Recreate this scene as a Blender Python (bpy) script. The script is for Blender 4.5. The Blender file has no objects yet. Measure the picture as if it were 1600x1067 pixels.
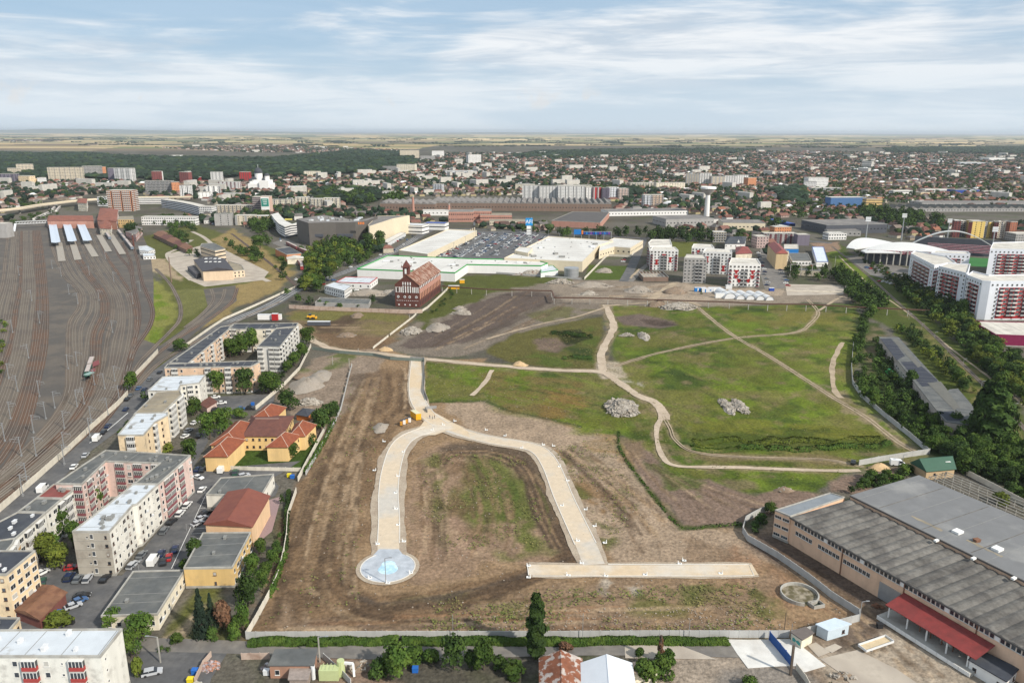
import bpy,bmesh,math,random
import numpy as np
from mathutils import Vector,Matrix,Euler
R=math.radians
random.seed(7);rng=np.random.default_rng(7)
S=bpy.context.scene
# ---------------------------------------------------------------- camera
FPX,CX,CY,HOR,HCAM=1200.0,800.0,533.5,206.0,125.0
PITCH=math.atan((CY-HOR)/FPX);ROLL=R(0.15)
cam=bpy.data.cameras.new('camera');camo=bpy.data.objects.new('camera',cam)
S.collection.objects.link(camo);S.camera=camo
cam.sensor_width=36;cam.lens=36*FPX/1600;cam.clip_start=1;cam.clip_end=200000
camo.location=(0,0,HCAM)
CROT=Matrix.Rotation(math.pi/2-PITCH,3,'X') @ Matrix.Rotation(ROLL,3,'Z')
camo.rotation_euler=CROT.to_euler()
# ---------------------------------------------------------------- light
SUN_EL,SUN_AZ=37.0,130.0
S.view_settings.view_transform='Standard';S.view_settings.look='None'
S.view_settings.exposure=0.10;S.view_settings.gamma=1;S.view_settings.use_curve_mapping=False
W=bpy.data.worlds.new('World');S.world=W;W.use_nodes=True
nt=W.node_tree;nt.nodes.clear()
def N(t,**k):
 n=nt.nodes.new(t)
 for a,b in k.items():setattr(n,a,b)
 return n
out=N('ShaderNodeOutputWorld');bg=N('ShaderNodeBackground')
sky=N('ShaderNodeTexSky',sky_type='NISHITA',sun_disc=False,sun_elevation=R(SUN_EL),sun_rotation=R(SUN_AZ),altitude=100,air_density=1.0,dust_density=1.0,ozone_density=1.0)
tc=N('ShaderNodeTexCoord');sep=N('ShaderNodeSeparateXYZ');nt.links.new(tc.outputs['Generated'],sep.inputs[0])
def math_(op,a,b=None,c=None):
 n=N('ShaderNodeMath',operation=op)
 for i,v in enumerate((a,b,c)):
  if v is None:continue
  if isinstance(v,(int,float)):n.inputs[i].default_value=v
  else:nt.links.new(v,n.inputs[i])
 return n.outputs[0]
cmb=N('ShaderNodeCombineXYZ')
for i_ in range(2):nt.links.new(sep.outputs[i_],cmb.inputs[i_])
nt.links.new(math_('MULTIPLY',sep.outputs[2],4.2),cmb.inputs[2])
def noise(vec,sc,det,rough,dist,sx=1,sy=1,off=0,sz=1):
 mp=N('ShaderNodeMapping');mp.inputs['Scale'].default_value=(sx,sy,sz);mp.inputs['Location'].default_value=(off,off*.7,off)
 nt.links.new(vec,mp.inputs[0])
 n=N('ShaderNodeTexNoise');n.inputs['Scale'].default_value=sc;n.inputs['Detail'].default_value=det
 n.inputs['Roughness'].default_value=rough;n.inputs['Distortion'].default_value=dist
 nt.links.new(mp.outputs[0],n.inputs['Vector']);return n.outputs[0]
def ramp(v,a,b,lo=0.,hi=1.):
 n=N('ShaderNodeMapRange');n.interpolation_type='SMOOTHSTEP'
 nt.links.new(v,n.inputs[0]);n.inputs[1].default_value=a;n.inputs[2].default_value=b
 n.inputs[3].default_value=lo;n.inputs[4].default_value=hi;return n.outputs[0]
big=noise(cmb.outputs[0],2.1,4,.5,.4,1,1,3.6)
streak=noise(cmb.outputs[0],5.5,10,.62,.55,.8,.8,8.3,1.5)
wisp=noise(cmb.outputs[0],13,8,.6,.7,.55,.55,5.1,1.6)
cov=math_('ADD',math_('ADD',math_('MULTIPLY',big,.55),math_('MULTIPLY',streak,.33)),math_('MULTIPLY',wisp,.12))
cfac=ramp(cov,.42,.55)
shade=ramp(noise(cmb.outputs[0],6.5,8,.6,.5,.7,.7,1.7,1.7),.42,.64)
low=ramp(sep.outputs[2],.0,.12,1.0,0.0)
ccol=N('ShaderNodeMix',data_type='RGBA');ccol.inputs[6].default_value=(10.2,10.4,10.6,1);ccol.inputs[7].default_value=(6.6,7.5,8.5,1)
nt.links.new(shade,ccol.inputs[0])
m1=N('ShaderNodeMix',data_type='RGBA');nt.links.new(math_('MULTIPLY_ADD',cfac,.80,.12),m1.inputs[0])
skc=N('ShaderNodeMix',data_type='RGBA',blend_type='MIX');skc.inputs[0].default_value=.75
nt.links.new(sky.outputs[0],skc.inputs[6]);skc.inputs[7].default_value=(4.2,6.3,8.6,1)
nt.links.new(skc.outputs[2],m1.inputs[6]);nt.links.new(ccol.outputs[2],m1.inputs[7])
m2=N('ShaderNodeMix',data_type='RGBA');nt.links.new(math_('MULTIPLY',low,.75),m2.inputs[0])
nt.links.new(m1.outputs[2],m2.inputs[6]);m2.inputs[7].default_value=(7.6,8.7,9.6,1)
puff=noise(tc.outputs['Generated'],16,5,.6,.3,1,1,2.2)
pz=math_('MULTIPLY',ramp(sep.outputs[2],.022,.034),ramp(sep.outputs[2],.036,.060,1,0))
pf=math_('MULTIPLY',ramp(puff,.60,.68),math_('MULTIPLY',pz,.55))
m3=N('ShaderNodeMix',data_type='RGBA');nt.links.new(pf,m3.inputs[0]);nt.links.new(m2.outputs[2],m3.inputs[6]);m3.inputs[7].default_value=(8.6,8.5,8.4,1)
nt.links.new(m3.outputs[2],bg.inputs[0]);bg.inputs[1].default_value=0.086
nt.links.new(bg.outputs[0],out.inputs[0])
sl=bpy.data.lights.new('sun','SUN');so=bpy.data.objects.new('sun',sl);S.collection.objects.link(so)
sl.energy=5.0;sl.angle=R(2.0);sl.color=(1.0,.93,.82)
sd=Vector((math.sin(R(SUN_AZ))*math.cos(R(SUN_EL)),math.cos(R(SUN_AZ))*math.cos(R(SUN_EL)),math.sin(R(SUN_EL))))
so.rotation_euler=sd.to_track_quat('Z','Y').to_euler();so.location=(200,0,400)
# ---------------------------------------------------------------- projection helpers (photo pixel -> place on the ground)
def ray(x,y):return CROT @ Vector(((x-CX)/FPX,-(y-CY)/FPX,-1.0))
def P(x,y,z=0.0):
 d=ray(x,y);t=(z-HCAM)/d.z
 return Vector((d.x*t,d.y*t,z))
def zat(x,y,Y):
 d=ray(x,y);return HCAM + d.z*Y/d.y
def Hpx(x,yb,h):return zat(x,yb-h,P(x,yb).y)
def mpp(x,y):
 p=P(x,y);d=ray(x,y);return (p.y/d.y)/FPX
# ---------------------------------------------------------------- objects
COL=S.collection
def link(o,parent=None):
 COL.objects.link(o)
 if parent is not None:o.parent=parent
 return o
def tag(o,label=None,cat=None,group=None,kind=None):
 if label:o['label']=label
 if cat:o['category']=cat
 if group:o['group']=group
 if kind:o['kind']=kind
 return o
def thing(name,loc,label,cat,group=None,rz=0):
 o=bpy.data.objects.new(name,None);o.empty_display_size=.5;link(o)
 o.location=loc;o.rotation_euler=(0,0,rz);return tag(o,label,cat,group)
def wloc(o):
 v=Vector((0,0,0))
 while o is not None:v=v+o.location;o=o.parent
 return v
class MB:
 def __init__(s):s.v=[];s.f=[];s.m=[]
 def add(s,vs,fs,mi=0):
  b=len(s.v);s.v+=[tuple(v) for v in vs];s.f+=[tuple(b+i for i in f) for f in fs];s.m+=[mi]*len(fs);return s
 def box(s,c,d,rz=0.,mi=0,bottom=True):
  cx,cy,cz=c;dx,dy,dz=d[0]/2,d[1]/2,d[2]/2;ca,sa=math.cos(rz),math.sin(rz)
  vs=[]
  for z in (-dz,dz):
   for x,y in ((-dx,-dy),(dx,-dy),(dx,dy),(-dx,dy)):vs.append((cx+x*ca-y*sa,cy+x*sa+y*ca,cz+z))
  fs=[(4,5,6,7),(0,1,5,4),(1,2,6,5),(2,3,7,6),(3,0,4,7)] + ([(3,2,1,0)] if bottom else [])
  return s.add(vs,fs,mi)
 def prism(s,poly,z0,z1,mi=0,top=True,mtop=None,bottom=False):
  n=len(poly);vs=[(p[0],p[1],z0) for p in poly]+[(p[0],p[1],z1) for p in poly]
  s.add(vs,[(i,(i+1) % n,n+(i+1) % n,n+i) for i in range(n)],mi)
  if top:s.add(vs[n:],[tuple(range(n))],mi if mtop is None else mtop)
  if bottom:s.add(vs[:n],[tuple(range(n-1,-1,-1))],mi)
  return s
 def beam(s,a,b,w,h=None,mi=0):
  a=Vector(a);b=Vector(b);d=b-a
  if d.length<1e-6:return s
  h=h or w;u=d.normalized();sd_=u.cross(Vector((0,0,1)))
  if sd_.length<.01:sd_=Vector((1,0,0))
  sd_.normalize();up=sd_.cross(u)
  vs=[p+sd_*x*w/2+up*y*h/2 for p in (a,b) for x,y in ((-1,-1),(1,-1),(1,1),(-1,1))]
  return s.add(vs,[(0,1,5,4),(1,2,6,5),(2,3,7,6),(3,0,4,7),(0,3,2,1),(4,5,6,7)],mi)
 def tube(s,c,r0,r1,z0,z1,n=12,mi=0,cap=True):
  vs=[(c[0]+r*math.cos(i*2*math.pi/n),c[1]+r*math.sin(i*2*math.pi/n),z) for z,r in ((z0,r0),(z1,r1)) for i in range(n)]
  s.add(vs,[(i,(i+1) % n,n+(i+1) % n,n+i) for i in range(n)],mi)
  if cap:s.add(vs[n:],[tuple(range(n))],mi)
  return s
 def dome(s,c,r,hz,n=12,k=5,mi=0):
  rings=[[(c[0]+r*math.cos(a)*math.cos(t),c[1]+r*math.cos(a)*math.sin(t),c[2]+hz*math.sin(a)) for t in [i*2*math.pi/n for i in range(n)]] for a in [j*math.pi/2/k for j in range(k)]]
  for a,b in zip(rings,rings[1:]):
   s.add(a+b,[(i,(i+1) % n,n+(i+1) % n,n+i) for i in range(n)],mi)
  a=rings[-1];s.add(a+[(c[0],c[1],c[2]+hz)],[(i,(i+1) % n,n) for i in range(n)],mi);return s
 def mesh(s,name,mats):
  me=bpy.data.meshes.new(name);me.from_pydata(s.v,[],s.f)
  for m in (mats if isinstance(mats,(list,tuple)) else [mats]):me.materials.append(m)
  if any(s.m):me.polygons.foreach_set('material_index',s.m)
  me.update();return me
 def build(s,name,mats,parent=None,kind=None):
  o=bpy.data.objects.new(name,s.mesh(name,mats));link(o,parent)
  if kind:o['kind']=kind
  if parent is not None:o.location=-wloc(parent)
  return o
def inst(name,me,M,parent=None,mats=None):
 """object sharing mesh data; M = world matrix"""
 o=bpy.data.objects.new(name,me);link(o,parent)
 if parent is not None:M=Matrix.Translation(-wloc(parent)) @ M
 o.matrix_basis=M
 if mats:
  for i,m in enumerate(mats):
   if m is not None:o.material_slots[i].link='OBJECT';o.material_slots[i].material=m
 return o
# ---------------------------------------------------------------- materials
MATS={}
def mat(name,col,rough=.85,var=.18,sc=.35,col2=None,c2=.5,sc2=.06,bump=0.,bsc=3.,metal=0.,stretch=None,objvar=0.,spec=.3,vcol=None,coords='pos',thr=(.42,.62)):
 if name in MATS:return MATS[name]
 m=bpy.data.materials.new(name);m.use_nodes=True;t=m.node_tree;b=t.nodes['Principled BSDF']
 L=t.links.new;NN=t.nodes.new
 b.inputs['Roughness'].default_value=rough;b.inputs['Metallic'].default_value=metal;b.inputs['Specular IOR Level'].default_value=spec
 if coords=='pos':g=NN('ShaderNodeNewGeometry').outputs['Position']
 else:g=NN('ShaderNodeTexCoord').outputs['Object']
 if stretch:
  mp=NN('ShaderNodeMapping');mp.inputs['Scale'].default_value=stretch;L(g,mp.inputs[0]);gs=mp.outputs[0]
 else:gs=g
 n1=NN('ShaderNodeTexNoise');n1.inputs['Scale'].default_value=sc;n1.inputs['Detail'].default_value=8;n1.inputs['Roughness'].default_value=.62;L(gs,n1.inputs['Vector'])
 mr=NN('ShaderNodeMapRange');L(n1.outputs[0],mr.inputs[0]);mr.inputs[1].default_value=.28;mr.inputs[2].default_value=.72
 mr.inputs[3].default_value=1-var;mr.inputs[4].default_value=1+var
 if vcol:
  a=NN('ShaderNodeAttribute');a.attribute_name=vcol;base=a.outputs['Color']
 else:
  rgb=NN('ShaderNodeRGB');rgb.outputs[0].default_value=(*col,1);base=rgb.outputs[0]
 if col2:
  n2=NN('ShaderNodeTexNoise');n2.inputs['Scale'].default_value=sc2;n2.inputs['Detail'].default_value=9;n2.inputs['Roughness'].default_value=.6;L(g,n2.inputs['Vector'])
  m2_=NN('ShaderNodeMapRange');m2_.interpolation_type='SMOOTHSTEP';L(n2.outputs[0],m2_.inputs[0]);m2_.inputs[1].default_value=thr[0];m2_.inputs[2].default_value=thr[1];m2_.inputs[4].default_value=c2
  mx=NN('ShaderNodeMix');mx.data_type='RGBA';L(m2_.outputs[0],mx.inputs[0]);L(base,mx.inputs[6]);mx.inputs[7].default_value=(*col2,1);base=mx.outputs[2]
 fac=mr.outputs[0]
 if objvar:
  oi=NN('ShaderNodeObjectInfo');o2=NN('ShaderNodeMapRange');L(oi.outputs['Random'],o2.inputs[0]);o2.inputs[3].default_value=1-objvar;o2.inputs[4].default_value=1+objvar
  mm=NN('ShaderNodeMath');mm.operation='MULTIPLY';L(fac,mm.inputs[0]);L(o2.outputs[0],mm.inputs[1]);fac=mm.outputs[0]
 vm=NN('ShaderNodeVectorMath');vm.operation='SCALE';L(base,vm.inputs[0]);L(fac,vm.inputs['Scale']);L(vm.outputs[0],b.inputs['Base Color'])
 if bump:
  nb=NN('ShaderNodeTexNoise');nb.inputs['Scale'].default_value=bsc;nb.inputs['Detail'].default_value=6;L(gs,nb.inputs['Vector'])
  bp=NN('ShaderNodeBump');bp.inputs['Strength'].default_value=1;bp.inputs['Distance'].default_value=bump;L(nb.outputs[0],bp.inputs['Height']);L(bp.outputs[0],b.inputs['Normal'])
 MATS[name]=m;return m
def wallm(name,col,dirt=(.16,.14,.12),amt=.55,var=.14):return mat(name,col,.9,var,.35,dirt,amt,.3,stretch=(1,1,.14),thr=(.48,.74))
# ---------------------------------------------------------------- curves and sheets
def smooth(pts,step=3.0,closed=False):
 pts=[Vector(p[:2]) for p in pts];n=len(pts);outp=[]
 if n==2:pts=[pts[0],(pts[0]+pts[1])/2,pts[1]];n=3
 rngs=range(n if closed else n-1)
 for i in rngs:
  if closed:p0,p1,p2,p3=pts[i-1],pts[i],pts[(i+1) % n],pts[(i+2) % n]
  else:p0,p1,p2,p3=pts[max(i-1,0)],pts[i],pts[i+1],pts[min(i+2,n-1)]
  k=max(1,int((p2-p1).length/step))
  for j in range(k):
   t=j/k
   outp.append(.5*((2*p1)+(p2-p0)*t+(2*p0-5*p1+4*p2-p3)*t*t+(3*p1-p0-3*p2+p3)*t**3))
 if not closed:outp.append(pts[-1])
 return outp
def W2(px):return [P(x,y).xy for x,y in px]
def offs(c,d):
 o=[];n=len(c)
 for i in range(n):
  t=(c[min(i+1,n-1)]-c[max(i-1,0)]);t=t.normalized() if t.length>1e-9 else Vector((1,0))
  o.append(c[i]+Vector((-t.y,t.x))*(d[i] if isinstance(d,(list,tuple)) else d))
 return o
def rough_row(n,jit):
 k=[random.random()-.5 for _ in range(n//4+3)];return [1+jit*(2.2*(k[i//4]*(1-i % 4/4)+k[i//4+1]*(i % 4/4))+.5*(random.random()-.5)) for i in range(n)]
def ribbon_mb(mb,c,w,z,jit=0.,mi=0,thick=0.):
 wl=[w/2*q for q in rough_row(len(c),jit)];wr=[-w/2*q for q in rough_row(len(c),jit)]
 a=offs(c,wl);b=offs(c,wr);n=len(c)
 vs=[(p.x,p.y,z) for p in a]+[(p.x,p.y,z) for p in b]
 mb.add(vs,[(n+i,n+i+1,i+1,i) for i in range(n-1)],mi)
 if thick:
  for row,sgn in ((a,1),(b,-1)):
   vv=[(p.x,p.y,z) for p in row]+[(p.x,p.y,z-thick) for p in row]
   mb.add(vv,[(i,i+1,n+i+1,n+i) if sgn>0 else (n+i,n+i+1,i+1,i) for i in range(n-1)],mi)
 return mb
def ribbon(name,px,w,z,m,jit=0.,step=3.,world=False,thick=0.,kind='structure'):
 c=smooth(px if world else W2(px),step)
 o=ribbon_mb(MB(),c,w,z,jit,0,thick).build(name,m);o['kind']=kind;return o
def ccw(poly):
 a=sum(p[0]*q[1]-q[0]*p[1] for p,q in zip(poly,poly[1:]+poly[:1]));return poly if a>0 else poly[::-1]
def sheet(name,px,z,m,rough_edge=0.,step=6.,kind='structure',thick=0.):
 w=[P(x,y).xy for x,y in px]
 if rough_edge:
  ww=[]
  for a,b in zip(w,w[1:]+w[:1]):
   k=max(1,int((b-a).length/step));nrm=(b-a).normalized();nrm=Vector((-nrm.y,nrm.x))
   for j in range(k):ww.append(a+(b-a)*j/k+nrm*(random.random()-.5)*rough_edge)
  w=ww
 w=ccw([tuple(p) for p in w])
 mb=MB();mb.prism(w,z-thick,z) if thick else mb.add([(p[0],p[1],z) for p in w],[tuple(range(len(w)))])
 me=mb.mesh(name,m);bm=bmesh.new();bm.from_mesh(me);bmesh.ops.triangulate(bm,faces=[f for f in bm.faces if len(f.verts)>4]);bm.to_mesh(me);bm.free()
 o=bpy.data.objects.new(name,me);link(o);o['kind']=kind;return o
# ================================================================ GROUND
def hash2(ix,iy,s):
 n=(ix*374761393+iy*668265263+s*974634777).astype(np.int64) & 0xffffffff
 n=((n ^ (n >> 13))*1274126177) & 0xffffffff
 return ((n ^ (n >> 16)) & 0xffff)/65535.0
def vnoise(x,y,s=0):
 ix=np.floor(x).astype(np.int64);iy=np.floor(y).astype(np.int64);fx=x-ix;fy=y-iy
 fx=fx*fx*(3-2*fx);fy=fy*fy*(3-2*fy)
 return (hash2(ix,iy,s)*(1-fx)+hash2(ix+1,iy,s)*fx)*(1-fy)+(hash2(ix,iy+1,s)*(1-fx)+hash2(ix+1,iy+1,s)*fx)*fy
def fbm(x,y,s=0,o=4):
 r=0;a=.5
 for k in range(o):r=r+a*vnoise(x*2**k,y*2**k,s+k*17);a *= .5
 return r/(1-.5**o)
rows_px=np.concatenate([np.arange(1180,430,-2.0),np.arange(430,240,-1.3),np.arange(240,207.6,-.8),[207.0,206.5,206.28]])
NR=len(rows_px);NC=800
dist=np.array([P(CX,y).y if y>206.4 else 90000. for y in rows_px]);dist[-2:]=[50000,95000]
uu=np.linspace(-.80,.80,NC)
YY=np.repeat(dist[:,None],NC,1);XX=YY*uu[None,:]*1.02
gx=XX.ravel();gy=YY.ravel();NV=len(gx)
gcol=np.zeros((NV,3));gz=np.zeros(NV)
n_big=fbm(gx/90,gy/90,1);n_mid=fbm(gx/17,gy/17,2);n_sm=fbm(gx/4,gy/4,3,3)
def setcol(w,c,n=None,a=.25):
 c=np.array(c)[None,:]
 if n is not None:c=c*(1+a*(n-.5)*2)[:,None]
 gcol[:]=gcol*(1-w[:,None])+c*w[:,None]
base=np.array([.10,.09,.07]);gcol[:]=base*(.7+.6*n_mid)[:,None]
w=np.clip((n_big-.45)*6,0,1);setcol(w*.6,(.16,.145,.12))
w=np.clip((n_mid-.55)*6,0,1);setcol(w*.6,(.07,.085,.035))
fx=gx+.25*gy;cellx=np.floor(fx/1400+3*hash2(np.floor(gy/520).astype(np.int64),np.zeros(NV,np.int64),5)).astype(np.int64);celly=np.floor(gy/520).astype(np.int64)
h=hash2(cellx,celly,9);h2=hash2(cellx,celly,10)
fc=np.zeros((NV,3));pal=[(.46,.34,.17),(.38,.29,.14),(.15,.17,.07),(.50,.39,.22),(.20,.15,.10),(.17,.18,.075),(.32,.27,.15)]
for i,c in enumerate(pal):fc[(h*len(pal)).astype(int)==i]=c
fc *= (.85+.3*h2)[:,None]*(.9+.2*n_mid)[:,None]
bound=7000+1500*(vnoise(gx/2500,gy*0,4)-.5)+np.where(gx<-700,-1500,0)
w=np.clip((gy-bound)/200,0,1);gcol[:]=gcol*(1-w[:,None])+fc*w[:,None]
w=(np.clip((fbm(gx/1500,gy/420,21)-.60)*14,0,1))*np.clip((gy-bound)/200,0,1)*np.clip((32000-gy)/5000,.3,1);setcol(w*.8,(.055,.075,.04))
# ----- painters (world metres)
def sdist(poly,idx):
 x=gx[idx];y=gy[idx];ins=np.zeros(len(x),bool);dm=np.full(len(x),1e9);n=len(poly)
 for i in range(n):
  ax,ay=poly[i];bx,by=poly[(i+1) % n]
  c=((ay>y)!=(by>y));xi=(bx-ax)*(y-ay)/((by-ay) if abs(by-ay)>1e-9 else 1e-9)+ax
  ins ^= c & (x<xi)
  l2=(bx-ax)**2+(by-ay)**2+1e-9;t=np.clip(((x-ax)*(bx-ax)+(y-ay)*(by-ay))/l2,0,1)
  dm=np.minimum(dm,(x-ax-t*(bx-ax))**2+(y-ay-t*(by-ay))**2)
 return np.where(ins,1,-1)*np.sqrt(dm)
def bb(pts,m):
 xs=[p[0] for p in pts];ys=[p[1] for p in pts]
 return np.nonzero((gx>min(xs)-m) & (gx<max(xs)+m) & (gy>min(ys)-m) & (gy<max(ys)+m))[0]
def blend(idx,w,c,n=None,a=.25):
 c=np.array(c)[None,:]
 if n is not None:c=c*(1+a*(n[idx]-.5)*2)[:,None]
 gcol[idx]=gcol[idx]*(1-w[:,None])+c*w[:,None]
def pp(px,c,soft=2.,amt=1.,nz=3.,nsc=None,var=.25,holes=0.,hs=12.,seed=0):
 w=[tuple(P(x,y).xy) for x,y in px];idx=bb(w,soft+nz)
 if not len(idx):return
 d=sdist(w,idx)+nz*2*(fbm(gx[idx]/(nsc or 14),gy[idx]/(nsc or 14),31+seed)-.5)*1.6
 k=np.clip(d/soft+.5,0,1)*amt
 if holes:k=k*np.clip((fbm(gx[idx]/hs,gy[idx]/hs,77+seed)-holes)*7,0,1)
 blend(idx,k,c,n_sm,var)
def pl(px,wd,c,soft=1.,amt=1.,jit=.6,world=False,holes=0.,seed=0,sm=True):
 pts=smooth(W2(px) if not world else px,8.) if sm else W2(px)
 idx=bb(pts,wd+soft+2);x=gx[idx];y=gy[idx];dm=np.full(len(idx),1e9)
 for a,b in zip(pts,pts[1:]):
  l2=(b-a).length_squared+1e-9;t=np.clip(((x-a.x)*(b.x-a.x)+(y-a.y)*(b.y-a.y))/l2,0,1)
  dm=np.minimum(dm,(x-a.x-t*(b.x-a.x))**2+(y-a.y-t*(b.y-a.y))**2)
 d=wd/2-np.sqrt(dm)+jit*2*(fbm(x/5,y/5,41+seed)-.5)
 k=np.clip(d/soft+.5,0,1)*amt
 if holes:k=k*np.clip((fbm(x/5,y/5,55+seed)-holes)*7,0,1)
 blend(idx,k,c,n_sm,.2)
def pit(px,wx,wy,depth):
 c=P(*px);idx=bb([(c.x,c.y)],max(wx,wy)*2);d=((gx[idx]-c.x)/wx)**2+((gy[idx]-c.y)/wy)**2+.5*(n_mid[idx]-.5)
 gz[idx] -= depth*np.exp(-d*1.5)
G_GREEN=(.076,.108,.018);G_LUSH=(.135,.185,.02);G_DARK=(.035,.055,.014);G_DRY=(.19,.155,.06);G_OLIVE=(.105,.11,.03)
D_TAN=(.275,.185,.108);D_BRN=(.165,.105,.060);D_DRK=(.088,.059,.038);D_LIT=(.40,.29,.185);D_RED=(.27,.155,.085);D_GRY=(.24,.205,.17)
pp([(215,560),(232,470),(250,440),(232,400),(215,372),(300,350),(470,400),(440,440),(370,470),(290,530),(240,580)],G_OLIVE,4,1,3)
pp([(330,375),(365,357),(460,425),(440,450),(370,480),(330,510),(300,520),(330,480),(350,450),(420,432)],(.27,.20,.085),4,1,4)
pp([(225,440),(240,432),(268,460),(278,490),(262,515),(232,545),(215,545),(236,500)],(.20,.20,.05),3,1,3)
pp([(225,440),(262,470),(262,515),(232,545),(236,500)],G_LUSH,3,1,3,holes=.45,hs=14)
pp([(265,455),(322,450),(322,478),(285,498),(280,470)],(.15,.15,.05),3)
pp([(222,403),(262,405),(285,440),(240,425)],(.36,.28,.18),3)
pp([(215,590),(250,555),(262,570),(232,620),(205,640)],G_OLIVE,3)
pp([(445,490),(500,478),(640,488),(660,500),(600,545),(540,548),(500,530),(462,510)],(.17,.125,.07),4,1,5)
pp([(455,486),(560,488),(640,492),(628,505),(590,500),(520,502),(460,500)],(.16,.145,.045),4,1,5,seed=2)
pp([(545,505),(600,500),(640,510),(600,530),(560,520)],G_DRY,5,.8,6,holes=.45)
pp([(500,505),(545,492),(560,498),(520,530),(500,528)],D_DRK,4,.9,4)
pp([(470,522),(520,520),(590,525),(640,530),(600,548),(520,545)],D_BRN,4,.9,4)
pp([(385,1000),(435,880),(448,800),(505,670),(545,560),(560,545),(600,545),(650,560),(665,560),(760,560),(700,620),(960,672),(1065,820),(1162,822),(1170,850),(1345,960),(1235,1000)],D_TAN,2,1,2)
pp([(430,640),(450,600),(490,560),(545,545),(600,548),(590,600),(545,640),(500,690),(440,640)],(.26,.20,.15),3,1,3)
pp([(448,600),(470,575),(540,545),(560,552),(500,600)],G_GREEN,3,.8,3,holes=.42)
pp([(400,985),(450,830),(470,770),(520,670),(560,600),(600,575),(640,640),(600,680),(580,760),(575,850),(540,930),(600,985)],D_BRN,4,.75,8,holes=.30,hs=16,seed=3)
pp([(400,985),(470,770),(520,670),(560,590),(590,600),(545,760),(500,900),(440,990)],D_DRK,5,.62,8,holes=.40,hs=11,seed=4)
for k,(a,wv,c) in enumerate([(0,3,D_DRK),(9,2.2,D_LIT),(17,2.5,D_BRN),(27,2,D_DRK),(36,3,D_TAN),(46,1.6,D_LIT),(54,2.0,D_DRK),(63,2.0,D_TAN)]):
 pl([(470+a*.95,985-a*1.2),(475+a*.9,900-a*.3),(480+a,820),(512+a*.85,720),(545+a*.75,640),(566+a*.55,590)],wv*.8,c,1.2,.42,1.4,holes=.28,seed=k)
for k,(x0,c) in enumerate([(606,D_DRK),(618,D_TAN),(627,D_BRN),(634,D_DRK)]):
 pl([(x0,585),(x0+4,610),(x0-6,635),(x0-28,655),(590,685)],3,c,1.5,.7,1.5,holes=.38,seed=20+k)
pp([(600,575),(640,572),(636,640),(612,655),(590,650),(598,600)],D_BRN,3,.75,4,holes=.36,seed=8)
pl([(640,705),(630,730),(618,760),(617,830),(622,860)],3,D_BRN,2,.6,2,seed=30)
pp([(655,705),(700,690),(820,705),(850,790),(900,860),(860,880),(780,880),(660,905),(640,860),(630,800),(635,740)],(.27,.185,.125),3,.8,4,seed=14)
pp([(668,715),(688,705),(694,760),(702,830),(690,850),(678,800)],G_OLIVE,3,.85,3,holes=.33,hs=9,seed=15)
pp([(676,790),(688,790),(700,860),(690,862)],G_GREEN,2,.85,2,seed=16)
pp([(725,710),(785,706),(830,745),(845,800),(860,850),(790,862),(745,850),(720,790)],(.12,.13,.035),5,.95,6,holes=.28,hs=12,seed=17)
pp([(740,730),(800,740),(820,800),(770,830)],(.07,.10,.02),4,.85,6,holes=.36,hs=8,seed=18)
pp([(698,712),(728,706),(722,780),(745,845),(720,850),(703,780)],D_BRN,4,.7,4,holes=.33,seed=19)
pp([(645,790),(700,800),(760,850),(760,885),(670,895),(645,850)],(.33,.22,.155),5,.7,6,holes=.40,seed=22)
pp([(690,800),(760,840),(800,870),(750,885),(700,870)],D_LIT,5,.6,6,holes=.50,hs=7,seed=23)
pp([(700,630),(760,625),(900,665),(968,700),(1062,828),(1165,825),(1200,870),(1190,880),(960,880),(930,840),(905,780),(870,705),(780,690),(720,665)],(.35,.265,.19),3,.85,4,seed=24)
pp([(915,690),(960,680),(968,705),(930,705)],(.26,.16,.06),3,.8,4,seed=25)
pp([(868,705),(890,720),(940,770),(980,800),(960,830),(930,800),(900,750)],(.21,.125,.055),4,.8,6,holes=.38,hs=9,seed=26)
pp([(868,705),(885,718),(925,790),(960,830),(950,858),(915,790),(880,730)],G_OLIVE,3,.85,3,holes=.36,hs=7,seed=27)
pp([(900,640+60),(990,790),(1010,800),(960,740)],(.13,.12,.05),3,.6,4,holes=.48,hs=6,seed=28)
pp([(1000,860),(1150,850),(1175,875),(1080,880)],D_BRN,4,.5,6,holes=.4,seed=29)
pp([(1165,850),(1200,880),(1335,958),(1240,995),(1190,940),(1150,905)],(.27,.165,.10),5,.8,8,holes=.3,seed=33)
pp([(1190,865),(1210,890),(1195,920),(1150,925),(1180,905)],D_TAN,2,.8,3,seed=34)
pp([(820,905),(1200,905),(1240,990),(390,998),(420,930),(560,970),(700,965)],(.25,.175,.115),4,.7,8,holes=.32,hs=15,seed=35)
pp([(700,935),(850,920),(1180,915),(1230,950),(1000,960),(700,960)],G_OLIVE,5,.8,7,holes=.50,hs=9,seed=36)
pp([(1050,905),(1140,912),(1150,930),(1070,930)],(.085,.10,.025),4,.7,5,holes=.42,hs=6,seed=37)
pp([(940,905),(1000,905),(1000,925),(940,925)],(.42,.38,.32),3,.6,4,holes=.5,hs=5,seed=38)
pp([(400,998),(1235,997),(1235,975),(850,970),(600,978),(410,975)],(.155,.11,.08),4,.7,4,holes=.3,seed=39)
pp([(560,920),(700,985),(830,985),(840,930),(700,940)],(.16,.15,.06),5,.6,7,holes=.46,hs=9,seed=143);pp([(640,720),(672,710),(665,800),(640,850)],(.19,.165,.07),4,.6,5,holes=.45,hs=9,seed=144)
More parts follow.
